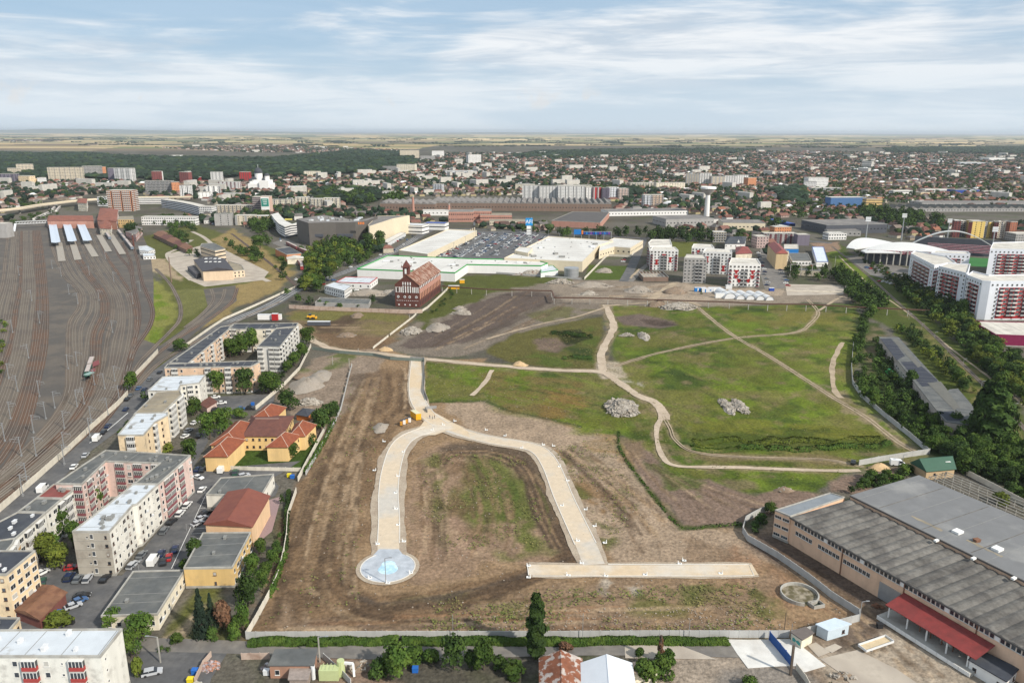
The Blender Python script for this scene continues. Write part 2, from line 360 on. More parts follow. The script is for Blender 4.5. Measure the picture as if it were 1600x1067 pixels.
MEADOW=[(665,565),(760,570),(850,578),(935,583),(965,572),(948,480),(1000,470),(1110,480),(1340,475),(1338,560),(1328,600),(1345,640),(1445,708),(1340,735),(1290,752),(1275,768),(1190,770),(1120,750),(1060,748),(1030,725),(975,680),(910,674),(905,664),(790,640),(762,625),(667,627)]
pp(MEADOW,G_GREEN,2,1,2)
pp(MEADOW,G_LUSH,8,.8,6,holes=.44,hs=22,seed=40);pp(MEADOW,(.15,.17,.03),8,.7,6,holes=.52,hs=34,seed=140);pp([(1080,600),(1330,610),(1400,680),(1090,650)],(.14,.185,.02),8,.8,6,holes=.36,hs=12,seed=141)
pp(MEADOW,(.028,.05,.012),8,.55,6,holes=.52,hs=9,seed=41)
pp(MEADOW,G_DRY,8,.6,6,holes=.52,hs=20,seed=42);pp(MEADOW,(.21,.155,.09),8,.6,6,holes=.60,hs=7,seed=145)
pp(MEADOW,(.11,.115,.02),8,.5,6,holes=.5,hs=14,seed=43)
pp([(760,580),(830,585),(905,600),(920,640),(905,662),(850,650),(780,635),(755,610)],(.17,.125,.045),5,.8,6,holes=.38,hs=12,seed=44)
pp([(850,605),(905,610),(905,655),(860,650)],(.20,.125,.04),4,.7,4,holes=.35,hs=7,seed=45)
pp([(1110,490),(1340,490),(1335,505),(1200,512),(1130,505)],(.17,.15,.035),6,.75,5,holes=.40,hs=20,seed=46)
pp([(1080,660),(1180,665),(1300,668),(1385,680),(1395,700),(1130,703),(1085,690)],(.05,.07,.012),3,.7,3,seed=47)
pp([(1075,650),(1180,655),(1380,672),(1395,690),(1200,675),(1085,675)],(.15,.15,.025),3,.75,4,holes=.36,seed=48)
pp([(1080,705),(1300,712),(1330,718),(1300,724),(1100,718)],(.18,.135,.07),3,.7,2,seed=49)
pp([(1050,745),(1110,745),(1120,752),(1180,772),(1280,766),(1300,755),(1340,740),(1400,730),(1420,745),(1300,775),(1200,800),(1160,822),(1065,824),(1000,740),(970,690),(1000,690),(1030,725)],(.205,.145,.11),2,1,3,seed=50)
pp([(968,682),(1000,690),(1010,715),(990,722)],(.20,.14,.085),3,.8,3,seed=51)
pp([(1010,720),(1040,730),(1100,755),(1100,778),(1050,770)],G_GREEN,3,.8,4,holes=.38,hs=7,seed=52)
pp([(1130,752),(1180,752),(1190,765),(1140,770)],(.2,.13,.10),3,.6,3,seed=53)
pp([(760,545),(800,522),(870,505),(940,495),(945,530),(935,575),(860,575),(790,565)],(.11,.10,.03),3,1,3,seed=54)
pp([(800,560),(870,545),(935,500),(940,570),(860,572)],G_GREEN,4,.8,5,holes=.42,hs=12,seed=55)
pp([(835,530),(870,525),(895,535),(870,550),(840,545)],(.16,.115,.09),3,.9,2,seed=56)
pp([(860,517),(905,515),(925,528),(885,536)],(.03,.035,.012),3,.9,2,seed=57)
pp([(880,540),(930,545),(925,565),(890,560)],(.035,.055,.014),4,.8,4,seed=58)
pp([(960,495),(1000,490),(1050,500),(1068,508),(1030,512),(975,508)],(.15,.11,.095),3,.95,2,seed=59)
pp([(1000,497),(1040,499),(1060,508),(1010,503)],(.075,.055,.045),2,.9,1,seed=60)
pp([(600,548),(640,510),(700,465),(735,430),(920,434),(975,445),(960,475),(940,490),(880,503),(800,520),(765,545),(690,558)],(.20,.165,.13),3,1,4,seed=61)
pp([(655,497),(705,435),(745,430),(880,433),(900,440),(830,445),(760,462),(700,490),(660,515)],(.085,.095,.022),4,1,5,seed=62)
pp([(690,500),(740,472),(800,455),(870,457),(870,470),(820,485),(790,512),(720,535),(640,545),(620,540)],(.115,.088,.073),3,1,4,seed=63)
pp([(820,490),(870,478),(930,485),(925,496),(850,503)],(.12,.115,.04),3,.8,3,holes=.3,seed=64)
pl([(760,520),(840,480),(870,462)],3,(.09,.07,.055),2,.7,1,seed=65)
pl([(740,530),(800,505),(850,478)],3,(.09,.07,.055),2,.6,1,seed=66)
pp([(860,440),(960,438),(1100,445),(1220,455),(1330,450),(1340,470),(1200,476),(1080,480),(960,478),(880,470)],(.27,.22,.17),3,.95,4,seed=67)
pp([(1010,448),(1060,440),(1130,452),(1240,450),(1220,462),(1130,462),(1090,475),(1000,470)],(.40,.32,.24),3,.8,4,holes=.3,seed=68)
pp([(920,414),(980,416),(975,437),(912,437)],G_GREEN,2,1,1)
pp([(1048,378),(1090,378),(1085,400),(1058,402)],(.12,.13,.03),2,1,1)
pp([(1285,385),(1310,380),(1420,460),(1600,640),(1600,760),(1500,640),(1420,540),(1345,480),(1300,420)],(.075,.095,.02),3,1,3)
pp([(1290,390),(1310,388),(1370,440),(1350,450)],G_LUSH,3,.8,3)
pp([(1360,480),(1400,485),(1430,510),(1500,600),(1540,650),(1600,700),(1600,650),(1480,540),(1400,480)],(.20,.165,.07),3,.7,4,holes=.40,hs=8,seed=69)
pp([(1340,500),(1370,505),(1400,560),(1480,650),(1600,700),(1600,770),(1480,730),(1345,620)],(.055,.075,.02),3,1,3,seed=71);pp([(1355,505),(1385,515),(1395,540),(1372,560),(1360,600),(1350,560)],(.17,.13,.08),3,.8,3,holes=.35,seed=72)
pp([(1265,380),(1310,378),(1312,392),(1290,395)],(.30,.20,.14),2,.9,2)
pp([(250,1010),(330,900),(385,1000),(380,1010)],(.11,.11,.045),3,1,3,seed=72)
pp([(252,1000),(300,950),(320,935),(330,945),(300,975),(270,1005)],(.32,.25,.17),2,.9,2)
pp([(300,915),(360,915),(330,940),(290,970),(260,990)],G_OLIVE,2,.9,2)
pp([(1160,850),(1215,800),(1260,850),(1400,920),(1600,1040),(1600,1180),(1000,1180),(1040,1010),(1240,1000),(1345,965)],(.235,.175,.125),2,1,2,seed=73)
pp([(1170,850),(1210,835),(1420,940),(1380,950),(1340,955)],(.115,.085,.068),3,.9,4,seed=74)
pp([(1300,1000),(1420,990),(1560,1060),(1600,1180),(1350,1180),(1270,1030)],(.38,.32,.25),3,.8,4,holes=.3,seed=75)
pp([(1330,975),(1380,955),(1390,975),(1310,1015)],(.12,.09,.07),3,.8,3)
pp([(485,1025),(590,1020),(600,1060),(700,1100),(500,1100)],(.24,.17,.125),3,1,3,seed=76)
pp([(1000,1000),(1130,995),(1300,1080),(1300,1180),(950,1180)],(.36,.30,.24),3,.8,3,seed=77)
pp([(1130,1045),(1240,1035),(1290,1080),(1100,1100)],(.20,.18,.16),3,.8,3,holes=.3,seed=78)
pp([(385,1001),(1240,998),(1240,1007),(385,1010)],(.05,.075,.015),2,1,1)
pp([(315,730),(345,690),(500,690),(480,735),(400,735)],(.045,.08,.015),2,1,1)
pit((885,531),9,12,2.6);pit((1025,503),14,10,2.4);pit((870,543),12,8,1.0);pit((475,588),8,6,2.0)
zmask=np.clip((1-np.abs(gy-380)/360),0,1)*np.clip(1-(np.abs(gx+20)/200)**4,0,1)
gz -= .55*zmask*np.clip(fbm(gx/2.6,gy/7,91,4)-.40,0,1)+.30*zmask*fbm(gx/8,gy/14,92)
for px in ([(965,674),(967,700),(1000,750),(1064,824),(1160,820)],[(665,628),(760,626),(790,640),(905,665)]):
 pl(px,2.2,(.05,.05,.022),1.5,.7,.8,sm=False);pl(px,2.2,(.055,.085,.018),1.,.7,.8,holes=.40,sm=False)
for k,o in enumerate([0,6,13,20,27]):
 pl([(510+o*1.2,900-o*.6),(530+o,930-o*.3),(590,965-o*1.1),(680,960-o*1.3),(760,935-o),(840,905-o*.8),(905,872-o*.6)],2.6,[D_DRK,D_BRN,D_DRK,(.085,.065,.05),D_BRN][k],1.4,.85,1.2,holes=.22,seed=60+k)
pp([(560,920),(640,945),(760,915),(830,875),(905,850),(905,885),(830,912),(720,955),(600,970)],D_DRK,6,.7,8,holes=.36,seed=12)
pl([(700,700),(715,697),(760,698),(815,712),(840,750),(850,800),(878,850)],8,(.10,.074,.052),3,.85,2,holes=.2,seed=70)
pl([(688,720),(694,708),(720,703),(770,706),(820,722),(842,770),(858,815),(885,858)],2,D_DRK,2,.8,1,seed=71)
pl([(880,870),(895,850),(885,835),(860,790)],3,D_DRK,2,.7,2,seed=72)
for k in range(7):o=k*3.2;pl([(694-o*.2,712+o),(703,703+o*.5),(760,702+o*.6),(812-o*.4,716+o*.8),(838-o,755),(852-o,802),(880-o,856)],1.1,[D_DRK,D_TAN,(.07,.05,.036)][k % 3],.8,.8,.8,holes=.25,seed=170+k)
for k in range(9):o=k*4;pl([(470+o,905+o),(500+o,935+o*.6),(540+o,962+o*.3),(600+o,975),(690+o,968-o*.4)],.9,[D_LIT,D_DRK,D_TAN][k % 3],.8,.75,.9,holes=.28,seed=190+k)
pl([(905,868),(897,846),(880,812)],5,D_DRK,2,.8,2,seed=199);pp([(905,690),(960,684),(1000,745),(985,760)],(.30,.235,.165),4,.6,5,holes=.35,seed=198)
r_=np.random.default_rng(77)
def strokes(n,quad,bend,wr,cols,amt=.6,seed=0,L=(.3,1.)):
 for k in range(n):
  t=r_.uniform(0,1);s0=r_.uniform(0,.5);s1=min(1,s0+r_.uniform(*L));f=lambda q:((quad[0][0]*(1-t)+quad[1][0]*t)*(1-q)+(quad[3][0]*(1-t)+quad[2][0]*t)*q+bend*math.sin(math.pi*q)*(1+.3*math.sin(k)),(quad[0][1]*(1-t)+quad[1][1]*t)*(1-q)+(quad[3][1]*(1-t)+quad[2][1]*t)*q)
  px=[f(s0+(s1-s0)*i/4) for i in range(5)];px=[(x+r_.normal()*1.2,y) for x,y in px];pl(px,r_.uniform(*wr),cols[k % len(cols)],.8,amt*r_.uniform(.6,1.2),.9,holes=.30,seed=seed+k)
CC=[D_DRK,D_LIT,D_BRN,D_DRK,D_TAN]
strokes(34,[(415,975),(560,975),(596,590),(560,590)],-16,(.6,2.8),CC,.55,200,(.15,.7))
strokes(16,[(590,650),(640,650),(640,575),(600,575)],6,(.7,1.8),CC,.7,260)
strokes(14,[(640,900),(700,890),(690,720),(640,720)],6,(.7,1.8),CC,.6,280);strokes(22,[(720,870),(870,860),(810,715),(715,710)],22,(.7,2.0),[D_DRK,D_BRN,D_TAN,G_OLIVE],.6,300)
strokes(26,[(985,870),(1090,860),(900,690),(870,710)],14,(.7,2.0),CC,.6,330);strokes(26,[(420,950),(420,990),(1220,990),(1220,915)],0,(.6,1.8),[D_DRK,D_LIT,D_BRN,D_RED],.6,360,(.1,.4))
strokes(16,[(975,690),(1040,735),(1250,800),(1080,815)],-10,(.7,1.8),[D_DRK,D_BRN,D_LIT],.5,400);strokes(18,[(1180,860),(1215,850),(1400,960),(1330,985)],0,(.7,2.0),[D_DRK,D_BRN,D_LIT],.6,420);strokes(14,[(1300,990),(1420,960),(1580,1080),(1380,1100)],8,(.8,2.0),[D_DRK,D_LIT,D_BRN],.5,440,(.2,.6))
strokes(26,[(640,545),(730,548),(940,450),(800,450)],8,(1.0,3.0),[D_DRK,(.09,.07,.055),D_LIT,D_BRN],.5,460,(.2,.7));strokes(30,[(880,470),(880,445),(1200,448),(1200,472)],0,(1.0,3.5),[D_DRK,D_LIT,(.42,.36,.28),D_BRN],.6,500,(.1,.3));strokes(16,[(450,500),(460,540),(640,540),(640,500)],0,(.8,2.4),[D_DRK,D_LIT,G_DRY],.5,540,(.2,.5))
for px,wd in (([(1090,480),(1140,520),(1200,556),(1270,600),(1300,620),(1350,650),(1400,688),(1432,707)],4),([(960,572),(1040,549),(1150,528),(1240,520),(1266,506),(1278,488)],4),([(1036,650),(1046,668),(1056,688),(1085,706),(1160,714),(1290,718),(1350,730)],4),([(1038,655),(1028,665),(1026,690),(1035,712),(1060,728),(1150,730),(1280,735)],4.5),([(940,580),(942,545),(957,515),(946,476)],8),([(470,520),(535,548),(665,561),(850,577),(935,581),(1000,618),(1037,645)],8)):pl(px,wd,(.27,.21,.13),1.6,.75,1.2,holes=.3)
pp([(1280,600),(1320,612),(1400,670),(1440,706),(1400,700),(1330,650)],(.26,.20,.13),3,.7,4,holes=.42,hs=6,seed=142);pp([(930,565),(965,565),(975,590),(940,592)],(.42,.35,.27),2,.9,2);pp([(960,590),(1000,598),(1010,606),(975,600)],(.40,.36,.30),2,.7,3,holes=.4,hs=4)
strokes(40,[(690,600),(1000,500),(1390,680),(1080,690)],14,(1.0,3.0),[G_DARK,(.11,.14,.02),G_DRY,G_LUSH],.5,560,(.1,.4))
w=gy<9000;gcol[w] *= (.74+.12*n_big[w])[:,None]
me=bpy.data.meshes.new('ground');i=np.arange(NR-1)[:,None]*NC+np.arange(NC-1)[None,:];i=i.ravel()
quads=np.stack([i,i+1,i+NC+1,i+NC],1).astype(np.int32)
me.vertices.add(NV);me.vertices.foreach_set('co',np.stack([gx,gy,gz],1).ravel());me.loops.add(len(quads)*4);me.loops.foreach_set('vertex_index',quads.ravel())
me.polygons.add(len(quads));me.polygons.foreach_set('loop_start',np.arange(len(quads))*4);me.polygons.foreach_set('loop_total',np.full(len(quads),4));me.update()
a=me.color_attributes.new('tint','FLOAT_COLOR','POINT');a.data.foreach_set('color',np.concatenate([np.clip(gcol,.005,1),np.ones((NV,1))],1).astype(np.float32).ravel())
gm=mat('soil_and_grass',(1,1,1),.95,.46,.8,vcol='tint',bump=.35,bsc=1.1,spec=.1)
me.materials.append(gm);me.polygons.foreach_set('use_smooth',np.ones(len(quads),bool))
g=bpy.data.objects.new('ground',me);link(g);g['kind']='structure'
# ================================================================ surfaces laid on it
M_ASPH=mat('asphalt',(.085,.085,.088),.9,.2,.5,(.14,.135,.13),.6,.12)
M_ASPH2=mat('old_asphalt',(.14,.13,.12),.9,.2,.4,(.20,.18,.155),.6,.15)
M_BALL=mat('rail_ballast',(.082,.074,.066),.95,.16,1.2,(.125,.105,.085),.8,.045)
M_TRK=mat('track_bed',(.125,.098,.075),.95,.3,1.5,(.08,.065,.052),.9,.035);M_TRK2=mat('pale_track_bed',(.13,.108,.084),.95,.3,1.5,(.10,.08,.065),.9,.03);M_TRK3=mat('brown_track_bed',(.11,.065,.042),.95,.3,1.5,(.07,.055,.045),.9,.05)
M_TRKR=mat('rusty_track_bed',(.085,.052,.038),.95,.3,1.,(.06,.045,.035),.5,.06)
M_RAIL=mat('rail_steel',(.30,.26,.22),.5,.1,1.,metal=.3)
M_CONC=mat('road_concrete',(.52,.43,.32),.9,.10,.5,(.44,.42,.385),.85,.04,thr=(.45,.62))
M_CONC2=mat('tan_concrete',(.52,.41,.28),.9,.10,.5,(.52,.48,.42),.8,.05)
M_CONCG=mat('grey_cured_concrete',(.40,.43,.47),.8,.16,.4,(.32,.35,.39),.7,.16)
M_GRAV=mat('gravel_shoulder',(.36,.30,.23),.95,.3,2.2,(.26,.20,.15),.6,.2)
M_KERB=mat('kerb_stone',(.58,.55,.50),.9,.12,.8)
M_PATH=mat('dusty_path',(.43,.35,.265),.95,.18,.6,(.34,.27,.20),.7,.12)
M_PATH2=mat('worn_earth_track',(.36,.285,.20),.95,.22,.6,(.24,.19,.13),.7,.15)
M_WHITE=mat('white_paint',(.72,.72,.70),.7,.06,.5)
M_SLAB=mat('white_concrete_slab',(.60,.59,.56),.85,.10,.4,(.46,.44,.41),.7,.12)
M_YARD=mat('yard_concrete',(.40,.35,.29),.9,.15,.4,(.28,.24,.20),.7,.1)
M_PLAT=mat('platform_paving',(.30,.27,.23),.9,.2,1.0)
sheet('rail_yard',[(-140,400),(0,352),(60,345),(110,335),(215,350),(235,395),(240,440),(240,490),(222,530),(250,540),(300,505),(325,480),(318,452),(368,446),(370,470),(330,500),(262,556),(212,606),(203,628),(150,680),(75,745),(0,803),(-140,905)],.03,M_BALL)
def lerp_track(A,B,t):return [(a[0]+(b[0]-a[0])*t,a[1]+(b[1]-a[1])*t) for a,b in zip(A,B)]
GA0=[(12,362),(5,400),(-5,440),(-25,480),(-60,520),(-110,560)]
GA1=[(62,360),(67,405),(72,450),(74,490),(70,540),(62,590),(48,650),(28,700),(-10,750),(-70,800)]
GA0=[(14,362),(10,400),(4,440),(-6,480),(-16,520),(-30,560),(-50,600),(-80,640),(-120,670),(-170,700)]
GB0=[(78,372),(86,400),(100,430),(122,455),(123,480),(108,505),(107,560),(104,610),(85,650),(50,690),(0,738),(-60,780)]
GB1=[(150,362),(165,400),(186,430),(205,462),(213,500),(207,550),(196,590),(178,625),(145,668),(90,718),(20,770),(-60,832)]
tracks=[(lerp_track(GA0,GA1,k/10),M_TRK) for k in range(11)] + [(lerp_track(GB0,GB1,k/10),M_TRK) for k in range(11)]
tracks+=[([(192,378),(204,410),(208,440),(216,480),(216,510),(204,545),(198,575),(195,610)],M_TRKR),([(200,372),(212,400),(222,440),(236,480),(233,508),(212,545),(200,580),(190,622),(150,676)],M_TRKR),
 ([(176,368),(186,398),(202,420),(210,452)],M_TRKR),([(242,420),(262,440),(274,458),(283,478),(280,500),(264,520),(238,545),(216,572),(200,615)],M_TRK),
 ([(372,450),(362,472),(340,490),(300,515),(262,540),(226,572),(204,606)],M_TRK),([(352,452),(346,470),(325,490),(292,515),(262,536)],M_TRK),([(330,452),(332,468),(318,488),(290,512)],M_TRK),
 ([(440,470),(400,488),(350,512),(300,538),(250,566),(215,602)],M_TRK),([(362,365),(400,395),(440,425),(470,452)],M_TRKR)]
for px,m in tracks:
 px=[(x+random.uniform(-1.6,1.6),y) for x,y in px];m0_=m;m=random.choice((M_TRK,M_TRK2,M_TRK3)) if m is M_TRK else m;c=smooth(W2(px),5.);o=ribbon_mb(MB(),c,3.0,.055+.002*random.random(),.06).build('railway_track',m);o['kind']='structure'
 mb=MB()
 for s_ in (-.72,.72):ribbon_mb(mb,offs(c,s_),.12,.2,0,0,.12)
 mb.build('rail',M_RAIL,o)
for a,b in (((92,380),(97,409)),((113,378),(122,407)),((133,376),(149,402)),((155,368),(170,394)),((172,366),(192,398))):
 o=ribbon('platform',[a,b],6.5,.6,M_PLAT,thick=.55)
ribbon('street',[(-60,862),(0,812),(60,760),(110,712),(140,690),(165,672),(200,640),(228,612),(250,585),(300,547),(360,503),(420,478),(470,450),(540,425),(610,396),(650,372),(690,350)],11.5,.05,M_ASPH,step=8)
ribbon('road_marking',[(140,692),(168,672),(200,645)],.3,.07,M_WHITE)
for s_ in (-2.9,2.9,0):
 c=offs(smooth(W2([(360,503),(420,478),(470,450),(540,425),(610,396),(650,372)]),8.),s_);ribbon_mb(MB(),c,.3,.07).build('road_marking',M_WHITE)['kind']='structure'
sheet('car_park',[(205,985),(290,860),(330,745),(430,745),(470,720),(300,735),(325,690),(320,650),(340,645),(425,640),(430,615),(330,620),(320,670),(300,700),(295,770),(190,900),(160,905),(60,880),(0,990),(60,1010),(205,985)],.035,M_ASPH)
sheet('car_park',[(90,895),(215,900),(330,745),(420,742),(436,760),(430,775),(340,800),(290,880),(220,985),(60,1010),(-60,1010)],.039,M_ASPH)
sheet('car_park',[(232,1000),(300,1000),(360,1012),(330,1060),(300,1180),(150,1180),(205,1040)],.043,M_ASPH)
sheet('courtyard_paving',[(392,790),(440,775),(425,830),(400,850)],.047,mat('pink_pavers',(.27,.19,.19),.9,.15,2.))
ribbon('street',[(215,1006),(300,1008),(420,1013),(560,1018),(700,1020),(850,1014),(980,1013),(1150,1016)],5.2,.05,M_ASPH2,.05)
sheet('concrete_apron',[(976,1007),(1055,1005),(1120,1030),(977,1028)],.06,M_YARD)
sheet('concrete_slab',[(1137,999),(1234,998),(1240,1006),(1248,1040),(1168,1044)],.10,M_SLAB,.4,4,thick=.08)
sheet('concrete_slab',[(1216,998),(1240,1000),(1262,1018),(1290,1040),(1258,1050),(1248,1048)],.108,M_SLAB,.4,4,thick=.08)
for q in ([(1262,1008),(1275,1003),(1296,1018),(1280,1026)],[(1288,1013),(1305,1005),(1315,1010),(1300,1020)],[(1282,1030),(1340,1015),(1400,1045),(1440,1072),(1350,1085),(1310,1050)]):
 sheet('concrete_apron',q,.06,M_YARD,.5,4)
def road_poly(px):return smooth(W2(px),1.6)
RA=[(653,560),(650,600),(653,625),(668,648),(690,664)]
RB=[(700,664),(672,670),(640,682),(622,700),(611,735),(607,770),(608,810),(607,850),(607,876)]
RC=[(684,662),(720,676),(770,688),(820,696),(845,706),(862,730),(880,775),(897,812),(915,850),(928,882)]
RD=[(826,890),(930,891),(1050,891),(1180,890)]
k0=.022
for px,wd,wz in ((RA,8.8,.045),(RB,11.4,.047),(RC,10.4,.049),(RD,8.2,.051)):
 ribbon('road_shoulder',px,wd,wz,M_GRAV,.13,2.)
for j,(px,wd,m) in enumerate(((RA,6.8,M_CONC2),(RB,6.7,M_CONC),(RC,6.7,M_CONC),(RD,5.6,M_CONC2))):
 ribbon('concrete_road',px,wd,.085+.004*j,m,0,1.6)
JUN=[(665,655),(680,645),(702,657),(730,672),(735,684),(700,672),(680,680),(655,680),(640,676),(655,668)]
sheet('concrete_road',JUN,.103,M_CONC2)
def ellipse_px(cx_,cy_,r,n=48):
 c=P(cx_,cy_).xy;return c,[c+Vector((math.cos(t),math.sin(t)))*r for t in [i*2*math.pi/n for i in range(n)]]
def wsheet(name,poly,z,m,kind='structure'):
 o=MB().add([(p[0],p[1],z) for p in poly],[tuple(range(len(poly)))]).build(name,m);o['kind']=kind;return o
c0,ring=ellipse_px(606,886,9.4);wsheet('road_shoulder',ring,.055,M_GRAV)
RR=mpp(606,886)*35*1.0
c0,ring=ellipse_px(606,886,8.0);wsheet('turning_circle',ring,.115,M_CONCG)
neck=[P(592,858).xy,P(623,858).xy,P(640,880).xy,P(572,880).xy];wsheet('turning_circle',ccw([tuple(p) for p in neck]),.119,M_CONCG)
M_BLUE=mat('wet_blue_concrete',(.36,.55,.66),.5,.2,.6,(.55,.68,.74),.7,.3)
c1,r1=ellipse_px(606,889,2.9,24);wsheet('washed_patch',[Vector((p.x+random.uniform(-.2,.2),p.y)) for p in r1],.125,M_BLUE)
c1,r1=ellipse_px(607,882,2.1,20);wsheet('washed_patch',r1,.129,M_BLUE)
def kerb(px,off,z=.2,world=None):
 c=world or offs(smooth(W2(px),2.),off);o=ribbon_mb(MB(),c,.30,z,0,0,.12).build('kerb',M_KERB);o['kind']='structure'
kerb(RA,-3.5);kerb(RA,3.5)
kerb(RB[1:-1],3.45);kerb(RB[1:-1],-3.45);kerb(RC[1:-1],-3.45);kerb(RC[1:-1],3.45)
kerb(None,0,world=[c0+Vector((math.cos(t),math.sin(t)))*8.05 for t in np.linspace(R(125),R(415),40)])
ribbon_mb(MB(),smooth(W2([(824,882),(826,899)]),2),.3,.2,0,0,.12).build('kerb',M_KERB)['kind']='structure'
ribbon_mb(MB(),[P(832,900).xy,P(1150,900).xy,P(1178,899).xy,P(1170,882).xy,P(950,882).xy],.3,.2,0,0,.12).build('kerb',M_KERB)['kind']='structure'
PATHS=[([(462,505),(478,522),(500,538),(535,548),(600,553),(665,561),(750,569),(850,577),(935,581),(955,590),(975,603),(1000,618),(1022,628),(1037,645),(1038,655)],5.5,M_PATH),
 ([(940,580),(942,545),(957,515),(955,495),(946,476)],5.2,M_PATH),
 ([(946,480),(900,495),(850,505),(800,518),(760,530)],2.6,M_PATH2),
 ([(960,572),(1040,549),(1150,528),(1240,520),(1266,506),(1278,488),(1262,468)],3.2,M_PATH2),([(1276,487),(1300,472),(1318,462)],2.4,M_PATH2),
 ([(1090,480),(1140,520),(1200,556),(1270,600),(1300,620),(1350,650),(1400,688),(1432,707)],3.4,M_PATH2),
 ([(768,578),(760,595),(748,608),(737,618)],2.6,M_PATH),
 ([(1038,648),(1028,665),(1026,690),(1035,712),(1060,728),(1150,730),(1280,735),(1345,735)],2.6,M_PATH),
 ([(1036,650),(1046,668),(1056,688),(1085,706),(1160,714),(1290,718),(1350,730)],2.2,M_PATH2),
 ([(1318,535),(1303,560),(1300,590),(1306,612),(1315,622)],3.2,M_PATH2),([(945,478),(1000,474),(1060,470),(1095,478)],4,M_PATH2),([(1018,470),(1030,458),(1055,442)],7,M_PATH2),
 ([(1310,400),(1330,420),(1370,455),(1420,490),(1480,540),(1560,600),(1620,650)],1.6,M_PATH2),([(1000,420),(985,435)],3,M_PATH2)]
for j,(px,wd,m) in enumerate(PATHS):
 px=[(x+random.uniform(-1,1)*.7,y) for x,y in px]
 if j in (5,8,3):
  c=smooth(W2(px),2.);mb=MB();[ribbon_mb(mb,offs(c,s_*wd*.26),wd*.26,.03+.003*j,.4) for s_ in (-1,1)];mb.build('dirt_path',m)['kind']='structure'
 else:ribbon('dirt_path',px,wd*.88,.03+.003*j,m,.3,1.8)
c=smooth(W2([(1300,385),(1350,425),(1400,470),(1450,515),(1500,565),(1550,615),(1610,680)]),6.)
o=ribbon_mb(MB(),c,2.6,.075,.1).build('railway_track',M_TRK);o['kind']='structure'
mb=MB();[ribbon_mb(mb,offs(c,s_),.1,.2,0,0,.1) for s_ in (-.72,.72)];mb.build('rail',M_RAIL,o)
sheet('mall_car_park',[(700,405),(735,362),(830,360),(905,378),(835,376),(770,402),(790,409)],.05,M_ASPH)
sheet('mall_car_park',[(640,384),(740,360),(900,372),(830,385),(790,408),(700,408)],.045,M_ASPH)
ribbon('street',[(975,440),(988,415),(1006,372)],9,.05,M_ASPH);ribbon('street',[(985,440),(1010,415),(1040,400)],5,.055,M_ASPH2)
ribbon('street',[(600,362),(700,358),(850,362),(1000,372),(1180,372),(1300,380)],10,.05,M_ASPH,step=10)
sheet('car_park',[(1190,372),(1215,400),(1235,450),(1195,452),(1185,420)],.06,M_ASPH2)
sheet('car_park',[(1320,400),(1340,400),(1440,425),(1440,450),(1360,430)],.06,M_ASPH2)
sheet('concrete_apron',[(1226,444),(1320,446),(1318,460),(1230,462)],.075,M_YARD,.8,6)
sheet('depot_yard',[(258,398),(330,380),(420,425),(410,438),(320,448),(292,436)],.05,M_YARD)
ribbon('access_road',[(300,438),(275,418),(262,398),(275,390),(300,375)],5,.055,M_YARD,step=6)
ribbon('access_road',[(300,362),(320,372),(345,395),(380,420),(420,440)],5,.058,M_YARD,step=6)
ribbon('avenue',[(1150,305),(1158,280),(1165,262),(1172,245)],22,.08,M_ASPH2,step=60)
sheet('street',[(425,380),(445,372),(500,395),(560,405),(540,412),(470,400)],.05,M_ASPH2)
# ================================================================ BUILDINGS
M_FRAME=mat('window_frame',(.62,.61,.58),.6,.05,1.)
M_FRAMEB=mat('brown_frame',(.12,.07,.05),.7,.05,1.)
def glass(name,c):return mat(name,c,.18,.12,.6,spec=.6)
GL=[glass('dark_glass',(.022,.026,.032)),glass('grey_glass',(.06,.07,.08)),mat('blind',(.42,.40,.36),.8,.1,1.),glass('brown_glass',(.05,.04,.035))]
M_VENT=mat('vent_metal',(.22,.22,.21),.7,.2,1.);M_VENTW=mat('white_metal',(.6,.61,.62),.5,.08,.8)
M_ROOFD=mat('dark_bitumen_roof',(.042,.047,.060),.85,.2,.3,(.08,.085,.09),.55,.1,bump=.02)
M_ROOFG=mat('grey_bitumen_roof',(.095,.10,.10),.9,.2,.35,(.15,.15,.14),.6,.13,bump=.02)
M_ROOFW=mat('silver_roof_paint',(.50,.535,.57),.7,.10,.22,(.27,.26,.24),.85,.17,thr=(.54,.68))
M_ROOFT=mat('sandy_roof_felt',(.27,.23,.165),.95,.16,.3,(.17,.15,.12),.6,.12)
M_ROOFC=mat('cream_roof',(.55,.52,.46),.85,.12,.25,(.38,.35,.31),.6,.1)
M_ROOFR=mat('red_sheet_roof',(.22,.055,.045),.6,.14,.4,(.14,.05,.04),.5,.15)
M_TERR=mat('terracotta_tiles',(.215,.065,.032),.85,.2,.9,(.16,.045,.025),.5,.3,bump=.03,bsc=3)
M_TERRD=mat('dark_brown_tiles',(.13,.055,.042),.85,.16,.8,(.09,.04,.035),.5,.3,bump=.03,bsc=3)
M_RUST=mat('rusted_sheet',(.20,.075,.04),.8,.3,.6,(.40,.36,.33),.9,.45,thr=(.5,.56))
M_RUSTB=mat('brown_rust_sheet',(.19,.095,.055),.8,.22,.5,(.12,.055,.035),.7,.35)
M_STEEL=mat('galvanised_steel',(.36,.37,.38),.45,.1,.6,metal=.5)
M_CON=mat('bare_concrete',(.36,.35,.32),.9,.14,.5,(.25,.23,.20),.6,.3)
WIN={};ACM=MB().box((0,-.2,0),(.8,.34,.55)).mesh('air_conditioner',[M_VENTW])
